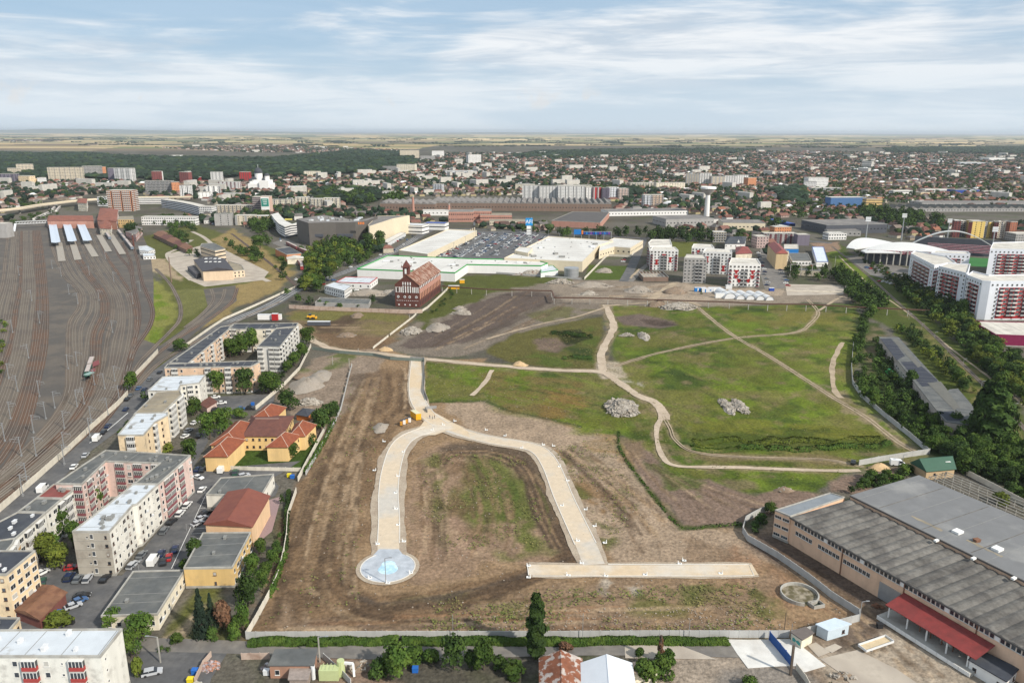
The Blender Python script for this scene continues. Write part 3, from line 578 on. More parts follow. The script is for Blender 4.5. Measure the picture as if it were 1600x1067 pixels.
def win_mesh(w,h,k,frame=True):
 key=(round(w,2),round(h,2),k,frame)
 if key in WIN:return WIN[key]
 mb=MB();mb.box((0,-.03,0),(w,.06,h),0,0,True);n=1 if w<1.2 else (2 if w<2.2 else max(3,round(w/.8)))
 pw=(w-.16-.07*(n-1))/n
 for i in range(n):
  x0=-w/2+.08+i*(pw+.07);mb.add([(x0,-.072,-h/2+.08),(x0+pw,-.072,-h/2+.08),(x0+pw,-.072,h/2-.08),(x0,-.072,h/2-.08)],[(0,1,2,3)],1)
 mb.box((0,-.12,-h/2-.04),(w+.15,.22,.05),0,0,True)
 WIN[key]=mb.mesh('window',[M_FRAME if frame else M_FRAMEB,GL[k]]);return WIN[key]
BALC={}
def balc_mesh(w,h,par,closed,k=0,d=1.15):
 key=(round(w,1),round(h,1),par.name,closed,k)
 if key in BALC:return BALC[key]
 mb=MB();mb.box((0,-d/2,-h/2+.07),(w,d,.14),0,3)
 mb.box((0,-d+.04,-h/2+.62),(w,.08,.96),0,2)
 for s in (-1,1):mb.box((s*(w/2-.04),-d/2,-h/2+.62),(.08,d-.1,.96),0,2)
 if closed:
  n=max(3,round(w/.75));hh=h-1.2
  mb.box((0,-d/2,h/2-.06),(w,d,.12),0,0)
  for i in range(n+1):mb.box((-w/2+.05+i*(w-.1)/n,-d+.06,-h/2+1.1+hh/2),(.09,.1,hh),0,0)
  mb.add([(-w/2,-d+.12,-h/2+1.1),(w/2,-d+.12,-h/2+1.1),(w/2,-d+.12,h/2-.1),(-w/2,-d+.12,h/2-.1)],[(0,1,2,3)],1)
  for s in (-1,1):mb.add([(s*(w/2-.06),-d+.12,-h/2+1.1),(s*(w/2-.06),0,-h/2+1.1),(s*(w/2-.06),0,h/2-.1),(s*(w/2-.06),-d+.12,h/2-.1)],[(0,1,2,3) if s>0 else (3,2,1,0)],1)
 else:
  mb.add([(-w/2+.2,-.02,-h/2+.2),(w/2-.2,-.02,-h/2+.2),(w/2-.2,-.02,h/2-.4),(-w/2+.2,-.02,h/2-.4)],[(0,1,2,3)],1)
 BALC[key]=mb.mesh('balcony',[M_FRAME,GL[k],par,M_CON]);return BALC[key]
def facade_M(a,b,t,z):
 u=(b-a).normalized();n=Vector((u.y,-u.x));p=a+u*t
 m=Matrix(((u.x,-n.x,0,p.x),(u.y,-n.y,0,p.y),(0,0,1,z),(0,0,0,1)));return m
PAR={'r':mat('red_parapet',(.30,.045,.04),.8,.12,1.),'w':mat('white_parapet',(.58,.57,.54),.8,.1,1.),'g':mat('grey_parapet',(.30,.30,.30),.8,.1,1.),
 'm':mat('maroon_parapet',(.20,.07,.08),.85,.12,1.),'y':mat('ochre_parapet',(.50,.32,.14),.85,.1,1.),'p':mat('pink_parapet',(.42,.26,.20),.85,.1,1.),'R':mat('bright_red_panel',(.36,.018,.02),.6,.05,1.)}
def place_facade(root,a,b,pat,floors,z0,fh,bay=3.1,rnd=.25,windows=None):
 """pat: list of strings, one per floor from the top (or one for all); chars: w W s v l = windows, b c = loggia, o = open balcony"""
 Lg=(b-a).length;pats=[pat] if isinstance(pat,str) else pat
 for f in range(floors):
  z=z0+fh*(f+.5);row=pats[min(floors-1-f,len(pats)-1)]
  n=max(1,round(Lg/bay));dx=Lg/n
  for i in range(n):
   ch=row[i % len(row)];M=facade_M(a,b,dx*(i+.5),z)
   k=0 if random.random()<.6 else random.choice((0,1,2,3))
   if ch=='.':continue
   if ch in 'wWsvlL':
    w,h={'w':(1.1,1.35),'W':(1.9,1.4),'s':(.6,.6),'v':(.9,1.0),'l':(dx*.86,1.0),'L':(dx*.8,1.9)}[ch]
    if random.random()<rnd*.3:w *= .7
    inst('window',win_mesh(w,h,k,ch not in 'v'),M,root)
    if ch in 'wW' and random.random()<.16:inst('air_conditioner',ACM,M @ Matrix.Translation((w*.5+.5,0,-.5)),root)
   elif ch in 'bcopqOP':
    par={'b':'r','c':'w','o':'g','p':'m','q':'y','O':'R','P':'p'}[ch]
    inst('balcony',balc_mesh(min(dx*.92,3.4),fh*.96,PAR[par],ch in 'bcqp' or (ch=='P' and random.random()<.5),k if k!=2 else 0,1.0 if ch!='p' else .5),M,root)
def poly_world(px,H):return [Vector(P(x,y,H).xy) for x,y in px]
def area(w):return sum(a.x*b.y-b.x*a.y for a,b in zip(w,w[1:]+w[:1]))/2
def inset(w,d):
 o=[];n=len(w)
 for i in range(n):
  a,b,c=w[i-1],w[i],w[(i+1) % n];u=(b-a).normalized();v=(c-b).normalized()
  nu=Vector((-u.y,u.x));nv=Vector((-v.y,v.x));m=nu+nv;k=m.length_squared
  o.append(b+m*(d*2/k if k>.2 else d)*1.0)
 return o
def tri_poly(w,z,mb,mi):
 from mathutils.geometry import tessellate_polygon
 mb.add([(p.x,p.y,z) for p in w],[t if area([w[i] for i in t])>0 else t[::-1] for t in tessellate_polygon([[Vector((p.x,p.y,0)) for p in w]])],mi)
def inside(p,w):
 c=False
 for a,b in zip(w,w[1:]+w[:1]):
  if (a.y>p.y)!=(b.y>p.y) and p.x<(b.x-a.x)*(p.y-a.y)/(b.y-a.y)+a.x:c=not c
 return c
def bld(name,label,cat,px,H,wall,roof,floors=0,pat=None,group=None,vents=0,parapet=.35,rim=None,world=None,z0=0.0,bay=3.1,ground=0.0,clutter=0,plinth=True,joined=False,vw=None):
 w=[Vector(p) for p in world] if world else poly_world(px,H)
 idxmap=list(range(len(w)))
 if area(w)<0:w=w[::-1];idxmap=idxmap[::-1]
 cen=sum(w,Vector((0,0)))/len(w);root=thing(name,(cen.x,cen.y,0),label,cat,group)
 mb=MB();n=len(w);vs=[(p.x,p.y,z0) for p in w]+[(p.x,p.y,H) for p in w];mb.add(vs,[(i,(i+1) % n,n+(i+1) % n,n+i) for i in range(n)])
 mb.build('wall',wall,root)
 ro=inset(w,.28) if parapet else inset(w,-.3)
 mb=MB();tri_poly(ro,H-.02 if parapet else H+.25,mb,0)
 if not parapet:
  mb.add([(p.x,p.y,H-.02) for p in ro]+[(p.x,p.y,H+.25) for p in ro],[(i,(i+1) % n,n+(i+1) % n,n+i) for i in range(n)])
 mb.build('roof',roof,root)
 if parapet:
  mb=MB();o1=inset(w,-.06);z1=H+parapet
  vs=[(p.x,p.y,H-.25) for p in o1]+[(p.x,p.y,z1) for p in o1]+[(p.x,p.y,z1) for p in ro]+[(p.x,p.y,H-.05) for p in ro]
  fs=[]
  for i in range(n):
   j=(i+1) % n
   for k in range(3):fs.append((k*n+i,k*n+j,(k+1)*n+j,(k+1)*n+i))
  mb.add(vs,fs);mb.build('parapet',rim or M_CON,root)
 if plinth and H>5 and ground==0 and not joined:
  mb=MB();o1=inset(w,-.07);mb.add([(p.x,p.y,0) for p in o1]+[(p.x,p.y,.75) for p in o1]+[(p.x,p.y,.75) for p in w],[(i,(i+1) % n,n+(i+1) % n,n+i) for i in range(n)]+[(n+i,n+(i+1) % n,2*n+(i+1) % n,2*n+i) for i in range(n)]);mb.build('plinth',M_CON,root)
 if floors:
  fh=(H-ground-.3)/floors;JW=MB()
  for i in range(n):
   a,b=w[i],w[(i+1) % n];nrm=Vector(((b-a).y,-(b-a).x)).normalized();mid=(a+b)/2
   if nrm.dot(-mid.normalized())<-.25 or (b-a).length<2:continue
   e=min(idxmap[i],idxmap[(i+1) % n]) if abs(idxmap[i]-idxmap[(i+1) % n])==1 else max(idxmap[i],idxmap[(i+1) % n])
   p_=pat.get(e,pat.get('*','')) if isinstance(pat,dict) else pat
   if not p_:continue
   if joined:jfac(JW,a,b,p_ if isinstance(p_,str) else p_[0],floors,ground,fh,bay)
   else:place_facade(root,a,b,p_,floors,ground,fh,bay)
  if joined and JW.v:JW.build('window',[GL[0],GL[1],M_FRAME,PAR['R'],PAR['m'],PAR['g']],root,'stuff')
 if abs(area(w))>260:
  e=max(range(n),key=lambda i:(w[(i+1) % n]-w[i]).length);d=(w[(e+1) % n]-w[e]).normalized();q=Vector((-d.y,d.x));sb=MB();o0=min(p.dot(d) for p in ro);o1=max(p.dot(d) for p in ro);o=o0+3
  while o<o1:
   c=sorted((a+(b-a)*((o-a.dot(d))/((b-a).dot(d)))).dot(q) for a,b in zip(ro,ro[1:]+ro[:1]) if (a.dot(d)-o)*(b.dot(d)-o)<0)
   for s0,s1 in zip(c[::2],c[1::2]):A=d*o+q*(s0+.1);B=d*o+q*(s1-.1);zr=H-.02 if parapet else H+.25;sb.beam((*A,zr+.01),(*B,zr+.01),.14,.06)
   o+=random.choice((4,6,8,8)) if abs(area(w))<3000 else 14
  sb.build('roof_seams',M_VENT,root,'stuff')
 if vents:
  mb=MB();mb.box((0,0,.35),(1.3,.7,.7));mb.box((0,0,.78),(1.5,.9,.08));vm=mb.mesh('roof_vent',vw or M_VENT)
  xs=[p.x for p in w];ys=[p.y for p in w];k=0;ed=(w[1]-w[0]);an=math.atan2(ed.y,ed.x)
  for _ in range(vents*12):
   p=Vector((random.uniform(min(xs),max(xs)),random.uniform(min(ys),max(ys))))
   if inside(p,inset(w,1.5)):
    inst('roof_vent',vm,Matrix.Translation((p.x,p.y,H-.02)) @ Matrix.Rotation(an,4,'Z') @ Matrix.Scale(random.uniform(.7,1.2),4),root);k+=1
    if k>=vents:break
 return root
def jfac(mb,a,b,pat,floors,z0,fh,bay):
 Lg=(b-a).length;n=max(1,round(Lg/bay));dx=Lg/n;u=(b-a)/Lg;nr=Vector((u.y,-u.x))
 for f in range(floors):
  for i in range(n):
   ch=pat[i % len(pat)]
   if ch=='.':continue
   w,h,mi,d,zo={'w':(1.2,1.4,0,.04,.1),'W':(2.,1.5,0,.04,.1),'l':(dx*.99,1.3,0,.04,.1),'b':(dx*.85,1.0,2,.9,-.6),'r':(dx*.9,1.1,3,.7,-.6),'R':(dx*1.0,fh,3,.05,0),'m':(dx*.95,1.2,4,.5,-.6),'M':(dx,fh,4,.06,0),'g':(dx*.95,1.0,5,.6,-.6),'G':(dx,fh,5,.05,0),'V':(dx*.5,fh,0,.04,0)}[ch]
   if mi==0 and random.random()<.25:mi=1
   c=a+u*dx*(i+.5)+nr*d/2;z=z0+fh*(f+.5)+zo;an=math.atan2(u.y,u.x)
   mb.box((c.x,c.y,z),(w,d,h),an,mi,d>.3)
   if ch in 'brmg':q=a+u*dx*(i+.5)+nr*.03;mb.box((q.x,q.y,z+1.1),(w*.8,.06,1.3),an,0,False)
def hipwing(root,px,H,rh,wall,roof,hip=(1,1),floors=2,pat=None,over=.5,bay=2.6,world=None,along=0,ridge=None):
 """px quad at eaves; ridge parallel to edge 0-1 (along=0) or 1-2"""
 w=[Vector(p) for p in world] if world else poly_world(px,H)
 if area(w)<0:w=[w[1],w[0],w[3],w[2]]
 if along:w=w[1:]+w[:1]
 a,b,c,d=w
 wd=((d-a).length+(c-b).length)/2;ax=((b-a)+(c-d)).normalized()
 m1=(a+d)/2;m2=(b+c)/2;Lr=(m2-m1).length
 r1=m1+ax*min(wd/2*hip[0],Lr*.48);r2=m2-ax*min(wd/2*hip[1],Lr*.48)
 mb=MB();vs=[(p.x,p.y,0) for p in w]+[(p.x,p.y,H) for p in w];mb.add(vs,[(i,(i+1) % 4,4+(i+1) % 4,4+i) for i in range(4)])
 for hp,p,q,r in ((hip[0],d,a,r1),(hip[1],b,c,r2)):
  if hp<.05:mb.add([(p.x,p.y,H),(q.x,q.y,H),(r.x,r.y,H+rh)],[(0,1,2)])
 mb.build('wall',wall,root)
 o=inset(w,-over);e1=r1-ax*(over if hip[0]<.05 else 0);e2=r2+ax*(over if hip[1]<.05 else 0)
 dz=over*rh/(wd/2);z=H-dz
 A,B,C,D=[(p.x,p.y,z) for p in o];E=(e1.x,e1.y,H+rh);F=(e2.x,e2.y,H+rh)
 mb=MB();vs=[A,B,C,D,E,F];th=.18;vs2=[(x,y,zz_+th) for x,y,zz_ in vs]
 mb.add(vs2,[(0,1,5,4),(2,3,4,5),(3,0,4),(1,2,5)] if 1 else [])
 mb.add([A,B,C,D]+vs2[:4],[(0,1,5,4),(1,2,6,5),(2,3,7,6),(3,0,4,7),(3,2,1,0)])
 rf=mb.build('roof',roof,root)
 if hip[0]<.05 or hip[1]<.05 or 1:
  rb=MB();rb.beam((E[0],E[1],E[2]+th),(F[0],F[1],F[2]+th),.2,.12)
  for hp,s1,s2,e in ((hip[0],A,D,E),(hip[1],B,C,F)):
   if hp>.3:
    for q in (s1,s2):rb.beam((q[0],q[1],q[2]+th),(e[0],e[1],e[2]+th),.14,.1)
  rb.build('ridge_tiles',ridge or roof,rf)
 if floors:
  for i in range(4):
   p,q=w[i],w[(i+1) % 4];nrm=Vector(((q-p).y,-(q-p).x)).normalized()
   if nrm.dot(-((p+q)/2).normalized())<-.2:continue
   pt=pat[i] if isinstance(pat,(list,tuple)) else pat
   if pt:place_facade(root,p,q,pt,floors,0,H/floors,bay)
 return w
# ------------------------------------------------ apartment blocks on the left
W_PEACH=wallm('peach_render',(.62,.44,.31));W_YEL=wallm('yellow_render',(.66,.52,.34));W_WHT=wallm('weathered_white_render',(.62,.60,.54),amt=.55);W_RAW=wallm('raw_grey_panel_concrete',(.37,.34,.29),(.22,.19,.16),.7)
W_PINK=wallm('pink_render',(.58,.44,.39));W_CREAM=wallm('cream_render',(.66,.60,.48));W_OCH=wallm('ochre_render',(.58,.40,.17),amt=.2);W_ORG=wallm('orange_peach_render',(.60,.40,.24),amt=.3)
bld('apartment_block','long dark roofed peach apartment block beside the street, at the edge of the rail yard','apartment block',[(265,567),(345,511),(365,508),(355,517),(294,568)],13.5,W_PEACH,M_ROOFD,5,{'*':'Wcw.W'},vents=5)
bld('apartment_block','peach apartment wing with dark flat roof and white loggias facing the school','apartment block',[(257,575),(262,569),(400,564),(406,566),(392,573)],13.5,W_PEACH,M_ROOFD,5,{0:'w',4:'wcw.s.c.wcw.',3:'w.s','*':'Wcw'},vents=6)
bld('apartment_block','dark roofed wing closing the tree filled court next to the red sign','apartment block',[(357,513),(365,506),(466,505),(462,512),(432,514),(375,515)],13.5,W_CREAM,M_ROOFD,5,'wcw.',vents=4)
bld('apartment_block','white fronted apartment block with grey loggias and a navy flat roof by the dirt path','apartment block',[(402,542),(432,513),(463,510),(437,543)],13.5,wallm('white_grey_render',(.62,.60,.56)),M_ROOFD,5,{'*':'cWcwc',0:'cWcw',3:'c.c'},vents=5)
bld('apartment_block','white roofed angled apartment block with one grey stair facade above the parking','apartment block',[(231,611),(254,589),(321,586),(311,599),(282,602),(278,611)],12.5,W_WHT,M_ROOFW,5,{3:'wcwW',5:'w','*':'w.w.'},vents=3)
bld('apartment_block','sandy roofed cream apartment block between two white roofed ones','apartment block',[(209,648),(245,613),(281,610),(284,617),(254,646)],13.5,W_CREAM,M_ROOFT,5,{'*':'cwc'},vents=2)
bld('apartment_block','pale roofed yellow apartment block with a white balcony stack on its street end','apartment block',[(184,680),(212,646),(262,645),(262,649),(242,660),(224,680)],14,W_YEL,M_ROOFW,5,{5:'.c.','*':'.v.c'},vents=4)
ub=bld('apartment_block','U shaped pink apartment block with grey roof and dark vent pairs round a court','apartment block',[(87,756),(128,728),(165,704),(200,706),(298,712),(247,757),(210,756),(250,724),(165,721),(128,757)],14,W_PINK,M_ROOFG,5,{4:'wppwp.',7:'.pWpwp',8:'wpw','*':'wWp'},vents=16)
lw=bld('apartment_block','long weathered block with patchy white roof and bare concrete end wall facing the parked cars','apartment block',[(113,831),(164,792),(208,757),(247,757),(214,788),(207,790),(171,831)],14.2,W_WHT,M_ROOFW,5,{3:'vwwsW',5:'vwsW',4:'',6:['.s.v.']*1},vents=10,bay=2.9)
a,b=P(113,831,14.2).xy,P(171,831,14.2).xy;u=(b-a).normalized();nr=Vector((u.y,-u.x))
mb=MB();mb.add([(*(a+nr*.06),.8),(*(b+nr*.06),.8),(*(b+nr*.06),13.9),(*(a+nr*.06),13.9)],[(0,1,2,3)]);mb.build('end_wall',W_RAW,lw)
for k in range(5):
 M=facade_M(a,b,(b-a).length*.5,1.8+2.75*k) @ Matrix.Translation((0,-.06,0));inst('window',win_mesh(.95,1.5,random.choice((0,1)),True),M,lw)
 if k:mb=MB().beam((*(a+nr*.12),.4+2.75*k),(*(b+nr*.12),.4+2.75*k),.08,.07);mb.build('floor_joint',M_CON,lw)
bld('apartment_block','low white block under a dark red flat roof in the row along the railway fence','apartment block',[(57,778),(84,757),(126,757),(98,779)],12,W_WHT,M_ROOFR,4,{'*':'cwc.'},vents=3)
bld('apartment_block','grey roofed white block beside the one with the red roof','apartment block',[(28,800),(56,779),(97,780),(72,801)],12,W_WHT,M_ROOFG,4,{'*':'wWc'},vents=3)
bld('apartment_block','black roofed white block at the left edge with two loggia stacks','apartment block',[(-60,846),(27,801),(71,802),(18,847)],12,W_WHT,M_ROOFD,4,{'*':'wWcWc'},vents=5,vw=M_VENTW)
bld('apartment_block','tall cream end wall block with dark roof beside the rusty garage','apartment block',[(-40,898),(-5,861),(55,861),(10,898)],14,W_YEL,M_ROOFD,5,{'*':'.s.v.',3:'vwv',0:'',2:'W'},vents=2,vw=M_VENTW)
bld('apartment_block','small cream extension with tan window band at the left edge','apartment block',[(-60,873),(-50,852),(24,841),(20,850),(0,873)],12.5,W_CREAM,M_ROOFG,4,'q',vents=0)
bld('apartment_block','narrow black roofed flat block wedged behind the bottom left white roof','apartment block',[(-60,1000),(-40,965),(31,966),(2,1000)],12.5,W_YEL,M_ROOFD,4,'v',vents=1)
bb_=bld('apartment_block','white roofed block in the bottom left corner with red and white balcony stacks','apartment block',[(-90,1026),(-20,985),(191,983),(157,1026)],14.5,W_WHT,M_ROOFW,5,{3:['b.s.wbws']*1,2:'s..b','*':'w'},vents=6,bay=3.4,vw=M_VENTW)
r=thing('garage',P(62,970),'rust brown sheet metal garage leaning on the cream end wall','garage');hipwing(r,[(23,951),(63,915),(102,926),(62,966)],3.2,.9,mat('rusty_red_sheet_wall',(.16,.06,.05),.85,.2,.8),M_RUSTB,(0,0),0,along=0)
bld('low_building','long single storey cream building with ribbed grey roof in the middle of the car park','building',[(158,963),(208,893),(289,891),(246,960)],4.6,W_CREAM,M_ROOFG,1,{'*':'Www'},vents=1)
bld('low_building','ochre two storey annexe with dark bitumen roof and two slit windows','building',[(287,888),(317,833),(392,832),(363,887)],6.3,W_OCH,M_ROOFG,2,{0:'',3:'..v..','*':'wW'},vents=2)
bld('low_building','white walled flat grey roof building behind the maroon gable','building',[(322,773),(345,747),(428,741),(408,775)],5.2,wallm('off_white_render',(.66,.63,.56),amt=.2),M_ROOFG,1,{'*':'..w'},vents=1)
r=thing('gabled_hall',P(360,850),'peach hall with a maroon gabled roof above the parked cars','building')
M_MAR=mat('maroon_roof',(.19,.065,.045),.8,.12,.5,(.15,.05,.04),.5,.2)
hipwing(r,[(321,818),(393,822),(420,775),(357,769)],7.2,1.9,wallm('peach_hall_render',(.64,.44,.27),amt=.15),M_MAR,(0,0),2,[None,'w.W',None,None],along=1,bay=3.)
r=thing('school',P(400,700),'L and T shaped yellow school with terracotta hipped roofs round a lawn','school')
W_SCH=wallm('school_yellow_render',(.66,.46,.21),amt=.12);M_RID=mat('pale_ridge',(.5,.40,.33),.9,.1,1.)
hs=dict(H=6.4,rh=3.0,wall=W_SCH,roof=M_TERR,ridge=M_RID)
hipwing(r,[(380,681),(440,681),(458,650),(394,650)],pat='v',along=0,hip=(.3,.3),H=6.3,rh=3.0,wall=W_SCH,roof=M_TERRD,ridge=M_RID)
hipwing(r,[(320,712),(355,712),(381,687),(347,687)],pat=['..','.v',None,None],along=1,**hs)
hipwing(r,[(330,694),(372,694),(398,662),(368,659)],pat=None,floors=0,along=1,H=6.2,rh=2.9,wall=W_SCH,roof=M_TERR,ridge=M_RID)
hipwing(r,[(417,697),(449,697),(468,680),(438,680)],pat=['.v','W',None,None],along=1,**hs)
hipwing(r,[(452,681),(476,680),(493,663),(462,662)],pat=['','Ww',None,None],along=1,**hs)
hipwing(r,[(390,656),(424,657),(446,636),(415,634)],pat=['','.v',None,None],along=1,**hs)
r=thing('garden_hut',P(475,655),'small orange timber hut with dark pyramid roof behind the school','hut');hipwing(r,[(463,647),(480,650),(490,640),(474,638)],2.8,1.4,mat('orange_timber',(.42,.14,.04),.8,.15,1.),M_ROOFD,(1,1),0)
r=thing('garage',P(325,640),'small pink garage with dark red door under a brown roof by the grey stair block','garage');w_=hipwing(r,[(313,631),(323,637),(338,628),(328,621)],3.2,.3,W_PINK,M_TERRD,(0,0),0)
# ------------------------------------------------ big warehouse bottom right
W_WARE=wallm('peach_warehouse_render',(.66,.45,.31),(.38,.27,.21),.4)
M_RIB=mat('ribbed_asbestos_roof',(.135,.127,.115),.95,.34,.7,(.065,.06,.056),.75,.12,bump=.05,objvar=.14)
M_SLATE=mat('grey_felt_roof',(.165,.167,.17),.85,.10,.2,(.30,.295,.28),.5,.07,thr=(.5,.7))
f0=P(1236,808,9).xy;f1=P(1562,992,9).xy;u=(f1-f0).normalized();v=Vector((-u.y,u.x));k0_=P(1322,778,9).xy;dep=(k0_-f0).dot(v);LEN=190
q=[f0,f0+u*LEN,f0+u*LEN+v*dep,f0+v*dep]
ware=thing('warehouse',(*((f0+f1)/2),0),'huge peach warehouse with ribbed dark roof and long strips of windows','warehouse')
mb=MB();mb.prism([tuple(p) for p in q],0,9,top=False);mb.build('wall',W_WARE,ware)
NB=62;bw=LEN/NB
for i in range(NB):
 mb=MB();a0=f0+u*(i*bw)-v*.5;K=4
 pr=[(a0+u*(bw*j/K),9.1+.35*math.sin(math.pi*j/K)) for j in range(K+1)]
 vs=[(p.x,p.y,z) for p,z in pr]+[((p+v*(dep+.4)).x,(p+v*(dep+.4)).y,z) for p,z in pr]
 mb.add(vs,[(j,j+1,K+2+j,K+1+j) for j in range(K)]);mb.add([(p.x,p.y,z) for p,z in pr]+[(a0.x,a0.y,8.9),((a0+u*bw).x,(a0+u*bw).y,8.9)],[(K+1,K+2)+tuple(range(K,-1,-1))])
 if i<59:mb.build('roof_bay',M_RIB,ware)
for s_,z_ in ((-.55,9.05),(dep+.1,10.35)):
 mb=MB().beam((*(f0+v*s_),z_),(*(f0+u*LEN+v*s_),z_),.35,.5);mb.build('gutter',mat('dark_gutter',(.09,.085,.08),.8,.1,1.),ware)
for i in range(int(118/1.28)):
 t=2.2+i*1.28;M=facade_M(f0,f0+u*LEN,t,7.85)
 if t<118 and (i % 10)<9:inst('window',win_mesh(1.12,1.25,[0,0,1,0,3][i % 5],True),M,ware)
 elif t<118:mb=MB().box((*(f0+u*t-v*.07),7.85),(1.2,.1,1.3),math.atan2(u.y,u.x));mb.build('white_panel',M_WHITE,ware)
for g in ((3,9.2),(11.8,19.2),(21,29.5),(41,50)):
 t=g[0]
 while t<g[1]:inst('window',win_mesh(1.2,1.35,0,True),facade_M(f0,f0+u*LEN,t,4.9),ware);t+=1.32
dr=MB().box((*(f0+u*36-v*.08),2.6),(6.5,.16,5.),math.atan2(u.y,u.x)).build('roller_door',M_STEEL,ware)
for t in (19.9,40,60):MB().box((*(f0+u*t-v*.12),4.5),(.25,.25,8.8),math.atan2(u.y,u.x)).build('downpipe',M_RUSTB,ware)
g0=f0+v*(dep+.3);far_=P(1444,746,10).xy;d2=(far_-g0).dot(v)-1;s2=(far_-(g0+v*d2)).dot(u)
q2=[g0,g0+u*LEN,g0+u*LEN+v*d2,g0+v*d2]
hall=bld('warehouse_hall','pale grey flat roofed hall joined behind the ribbed warehouse roof','warehouse',None,10.2,W_WARE,M_SLATE,0,world=q2,parapet=.0)
for (x,y) in ((1496,832),(1558,859)):
 p=P(x,y,10.4);o=MB().box((p.x,p.y,10.8),(2.6,2.2,.7),.5).build('skylight',M_WHITE,hall)
for (x,y) in ((1463,845),(1521,873),(1584,904)):
 p=P(x,y,10.4);MB().box((p.x,p.y,10.6),(1.5,.8,.5),.5).build('roof_vent',M_WHITE,hall)
p=P(1526,846,10.4);MB().box((p.x,p.y,10.8),(1.6,1.2,.8),.3).box((p.x,p.y,11.25),(1.9,1.5,.1),.3).build('roof_vent',M_RUSTB,hall)
for k in range(7):MB().beam((*(g0+u*(10+k*15)+v*1),10.48),(*(g0+u*(10+k*15)+v*(d2-1)),10.48),.25,.06).build('roof_seam',M_RIB,hall)
for k in range(5):
 c=g0+u*(18+k*17)+v*(5+k*1.5);MB().add([(*(c+u*(j*1.3)+v*random.uniform(-.6,.2)),10.475) for j in range(9)]+[(*(c+u*(j*1.3)+v*random.uniform(.5,1.2)),10.475) for j in range(9)][::-1],[tuple(range(18))]).build('roof_patch',M_ROOFT,hall)
an=bld('warehouse_annexe','open fronted stair annexe with slate roof at the left end of the warehouse','annexe',[(1211,797),(1297,770),(1320,777),(1235,807)],9.3,W_WARE,mat('slate_grey_roof',(.19,.21,.23),.8,.12,.3),3,{3:'l',0:'','*':''},parapet=.25,rim=M_CON)
an2=bld('warehouse_tower','square peach tower with white rimmed roof at the right edge of the picture','tower',None,10.5,W_WARE,M_SLATE,0,world=[f0+u*(134)-v*9,f0+u*150-v*9,f0+u*150-v*.8,f0+u*134-v*.8],rim=M_WHITE)
t0=(P(1376,940,5).xy-f0).dot(u);t1=(P(1509,1022,5).xy-f0).dot(u);cd=-(P(1376,940,4.6).xy-f0).dot(v)
cn=thing('loading_canopy',(*(f0+u*(t0+t1)/2),0),'dark red sloping canopy over the long loading ramp of the warehouse','canopy')
mb=MB();A=f0+u*(t0+1)-v*.4;B=f0+u*(t1+2)-v*.4;C=f0+u*(t1+2)-v*cd;D=f0+u*(t0+1)-v*cd
for zz_ in (0,.12):mb.add([(*D,4.5+zz_),(*C,4.5+zz_),(*B,6.0+zz_),(*A,6.0+zz_)],[(0,1,2,3)])
mb.add([(*D,4.5),(*C,4.5),(*C,4.62),(*D,4.62)],[(0,1,2,3)]);mb.build('roof',mat('red_canopy_sheet',(.20,.035,.032),.7,.16,.5,(.13,.03,.028),.6,.3),cn)
for k in range(5):
 for s_ in (1.6,cd-.5):p=f0+u*(t0+2+k*(t1-t0-2)/4)-v*s_;MB().beam((*p,1.2),(*p,4.6 if s_>2 else 5.8),.28).build('post',M_WHITE,cn)
rp=thing('loading_ramp',(*(f0+u*(t0+t1)/2-v*5),0),'white edged concrete loading ramp under the red canopy','loading ramp')
q=[f0+u*t0-v*(cd+1.2),f0+u*(t1+2)-v*(cd+1.2),f0+u*(t1+2)-v*.6,f0+u*t0-v*.6];MB().prism([tuple(p) for p in q],0,1.15).build('platform',M_CON,rp)
for k in range(9):
 a_=q[0]+u*((t1+2-t0)*k/9+.05);b_=q[0]+u*((t1+2-t0)*(k+1)/9-.05);MB().beam((*(a_-v*.08),.7),(*(b_-v*.08),.7),.14,1.0).build('edge_panel',M_WHITE,rp)
st=thing('steel_stair',(*(f0+u*53-v*4),0),'rusty steel stair frame and hopper against the warehouse wall','stair')
for k in range(4):
 for s_ in (1.2,5):p=f0+u*(49+k*3)-v*s_;MB().beam((*p,0),(*p,4.2),.22).build('post',M_RUSTB,st)
MB().beam((*(f0+u*48-v*3),4.2),(*(f0+u*60-v*3),4.2),4.2,.15).build('deck',M_RUSTB,st)
MB().beam((*(f0+u*60-v*5),4.2),(*(f0+u*66-v*5),.2),1.2,.15).build('flight',M_RUSTB,st)
MB().prism([tuple(f0+u*53-v*1.1),tuple(f0+u*58-v*1.1),tuple(f0+u*57-v*4),tuple(f0+u*54-v*4)][::-1],1.2,3.6).build('hopper',M_CON,st)
lb=bld('gatehouse','low white house with maroon door and black roof below the red canopy','house',[(1515,1031),(1535,1018),(1590,1045),(1572,1064)],3.2,M_WHITE,M_ROOFD,1,{3:'v.v','*':'v'},parapet=0)
tb=thing('truck_bed',P(1374,1016),'empty tipped truck body with white steel sides lying on the yard','truck body')
a_=P(1353,1022).xy;b_=P(1396,1007).xy;c_=P(1391,1000).xy;uu_=(b_-a_).normalized();vv_=Vector((-uu_.y,uu_.x));Lb=(b_-a_).length
qq=[a_,a_+uu_*Lb,a_+uu_*Lb+vv_*2.6,a_+vv_*2.6];MB().prism([tuple(p) for p in qq],.55,.7).build('floor',mat('sandy_plywood',(.50,.40,.26),.9,.15,1.),tb)
for i in range(4):MB().beam((*qq[i],.95),(*qq[(i+1) % 4],.95),.12,.6).build('side_board',M_VENTW,tb)
for k in (.25,.75):
 c=a_+uu_*Lb*k+vv_*1.3;MB().box((c.x,c.y,.27),(.5,2.2,.54),math.atan2(uu_.y,uu_.x)).build('axle_block',M_VENT,tb)
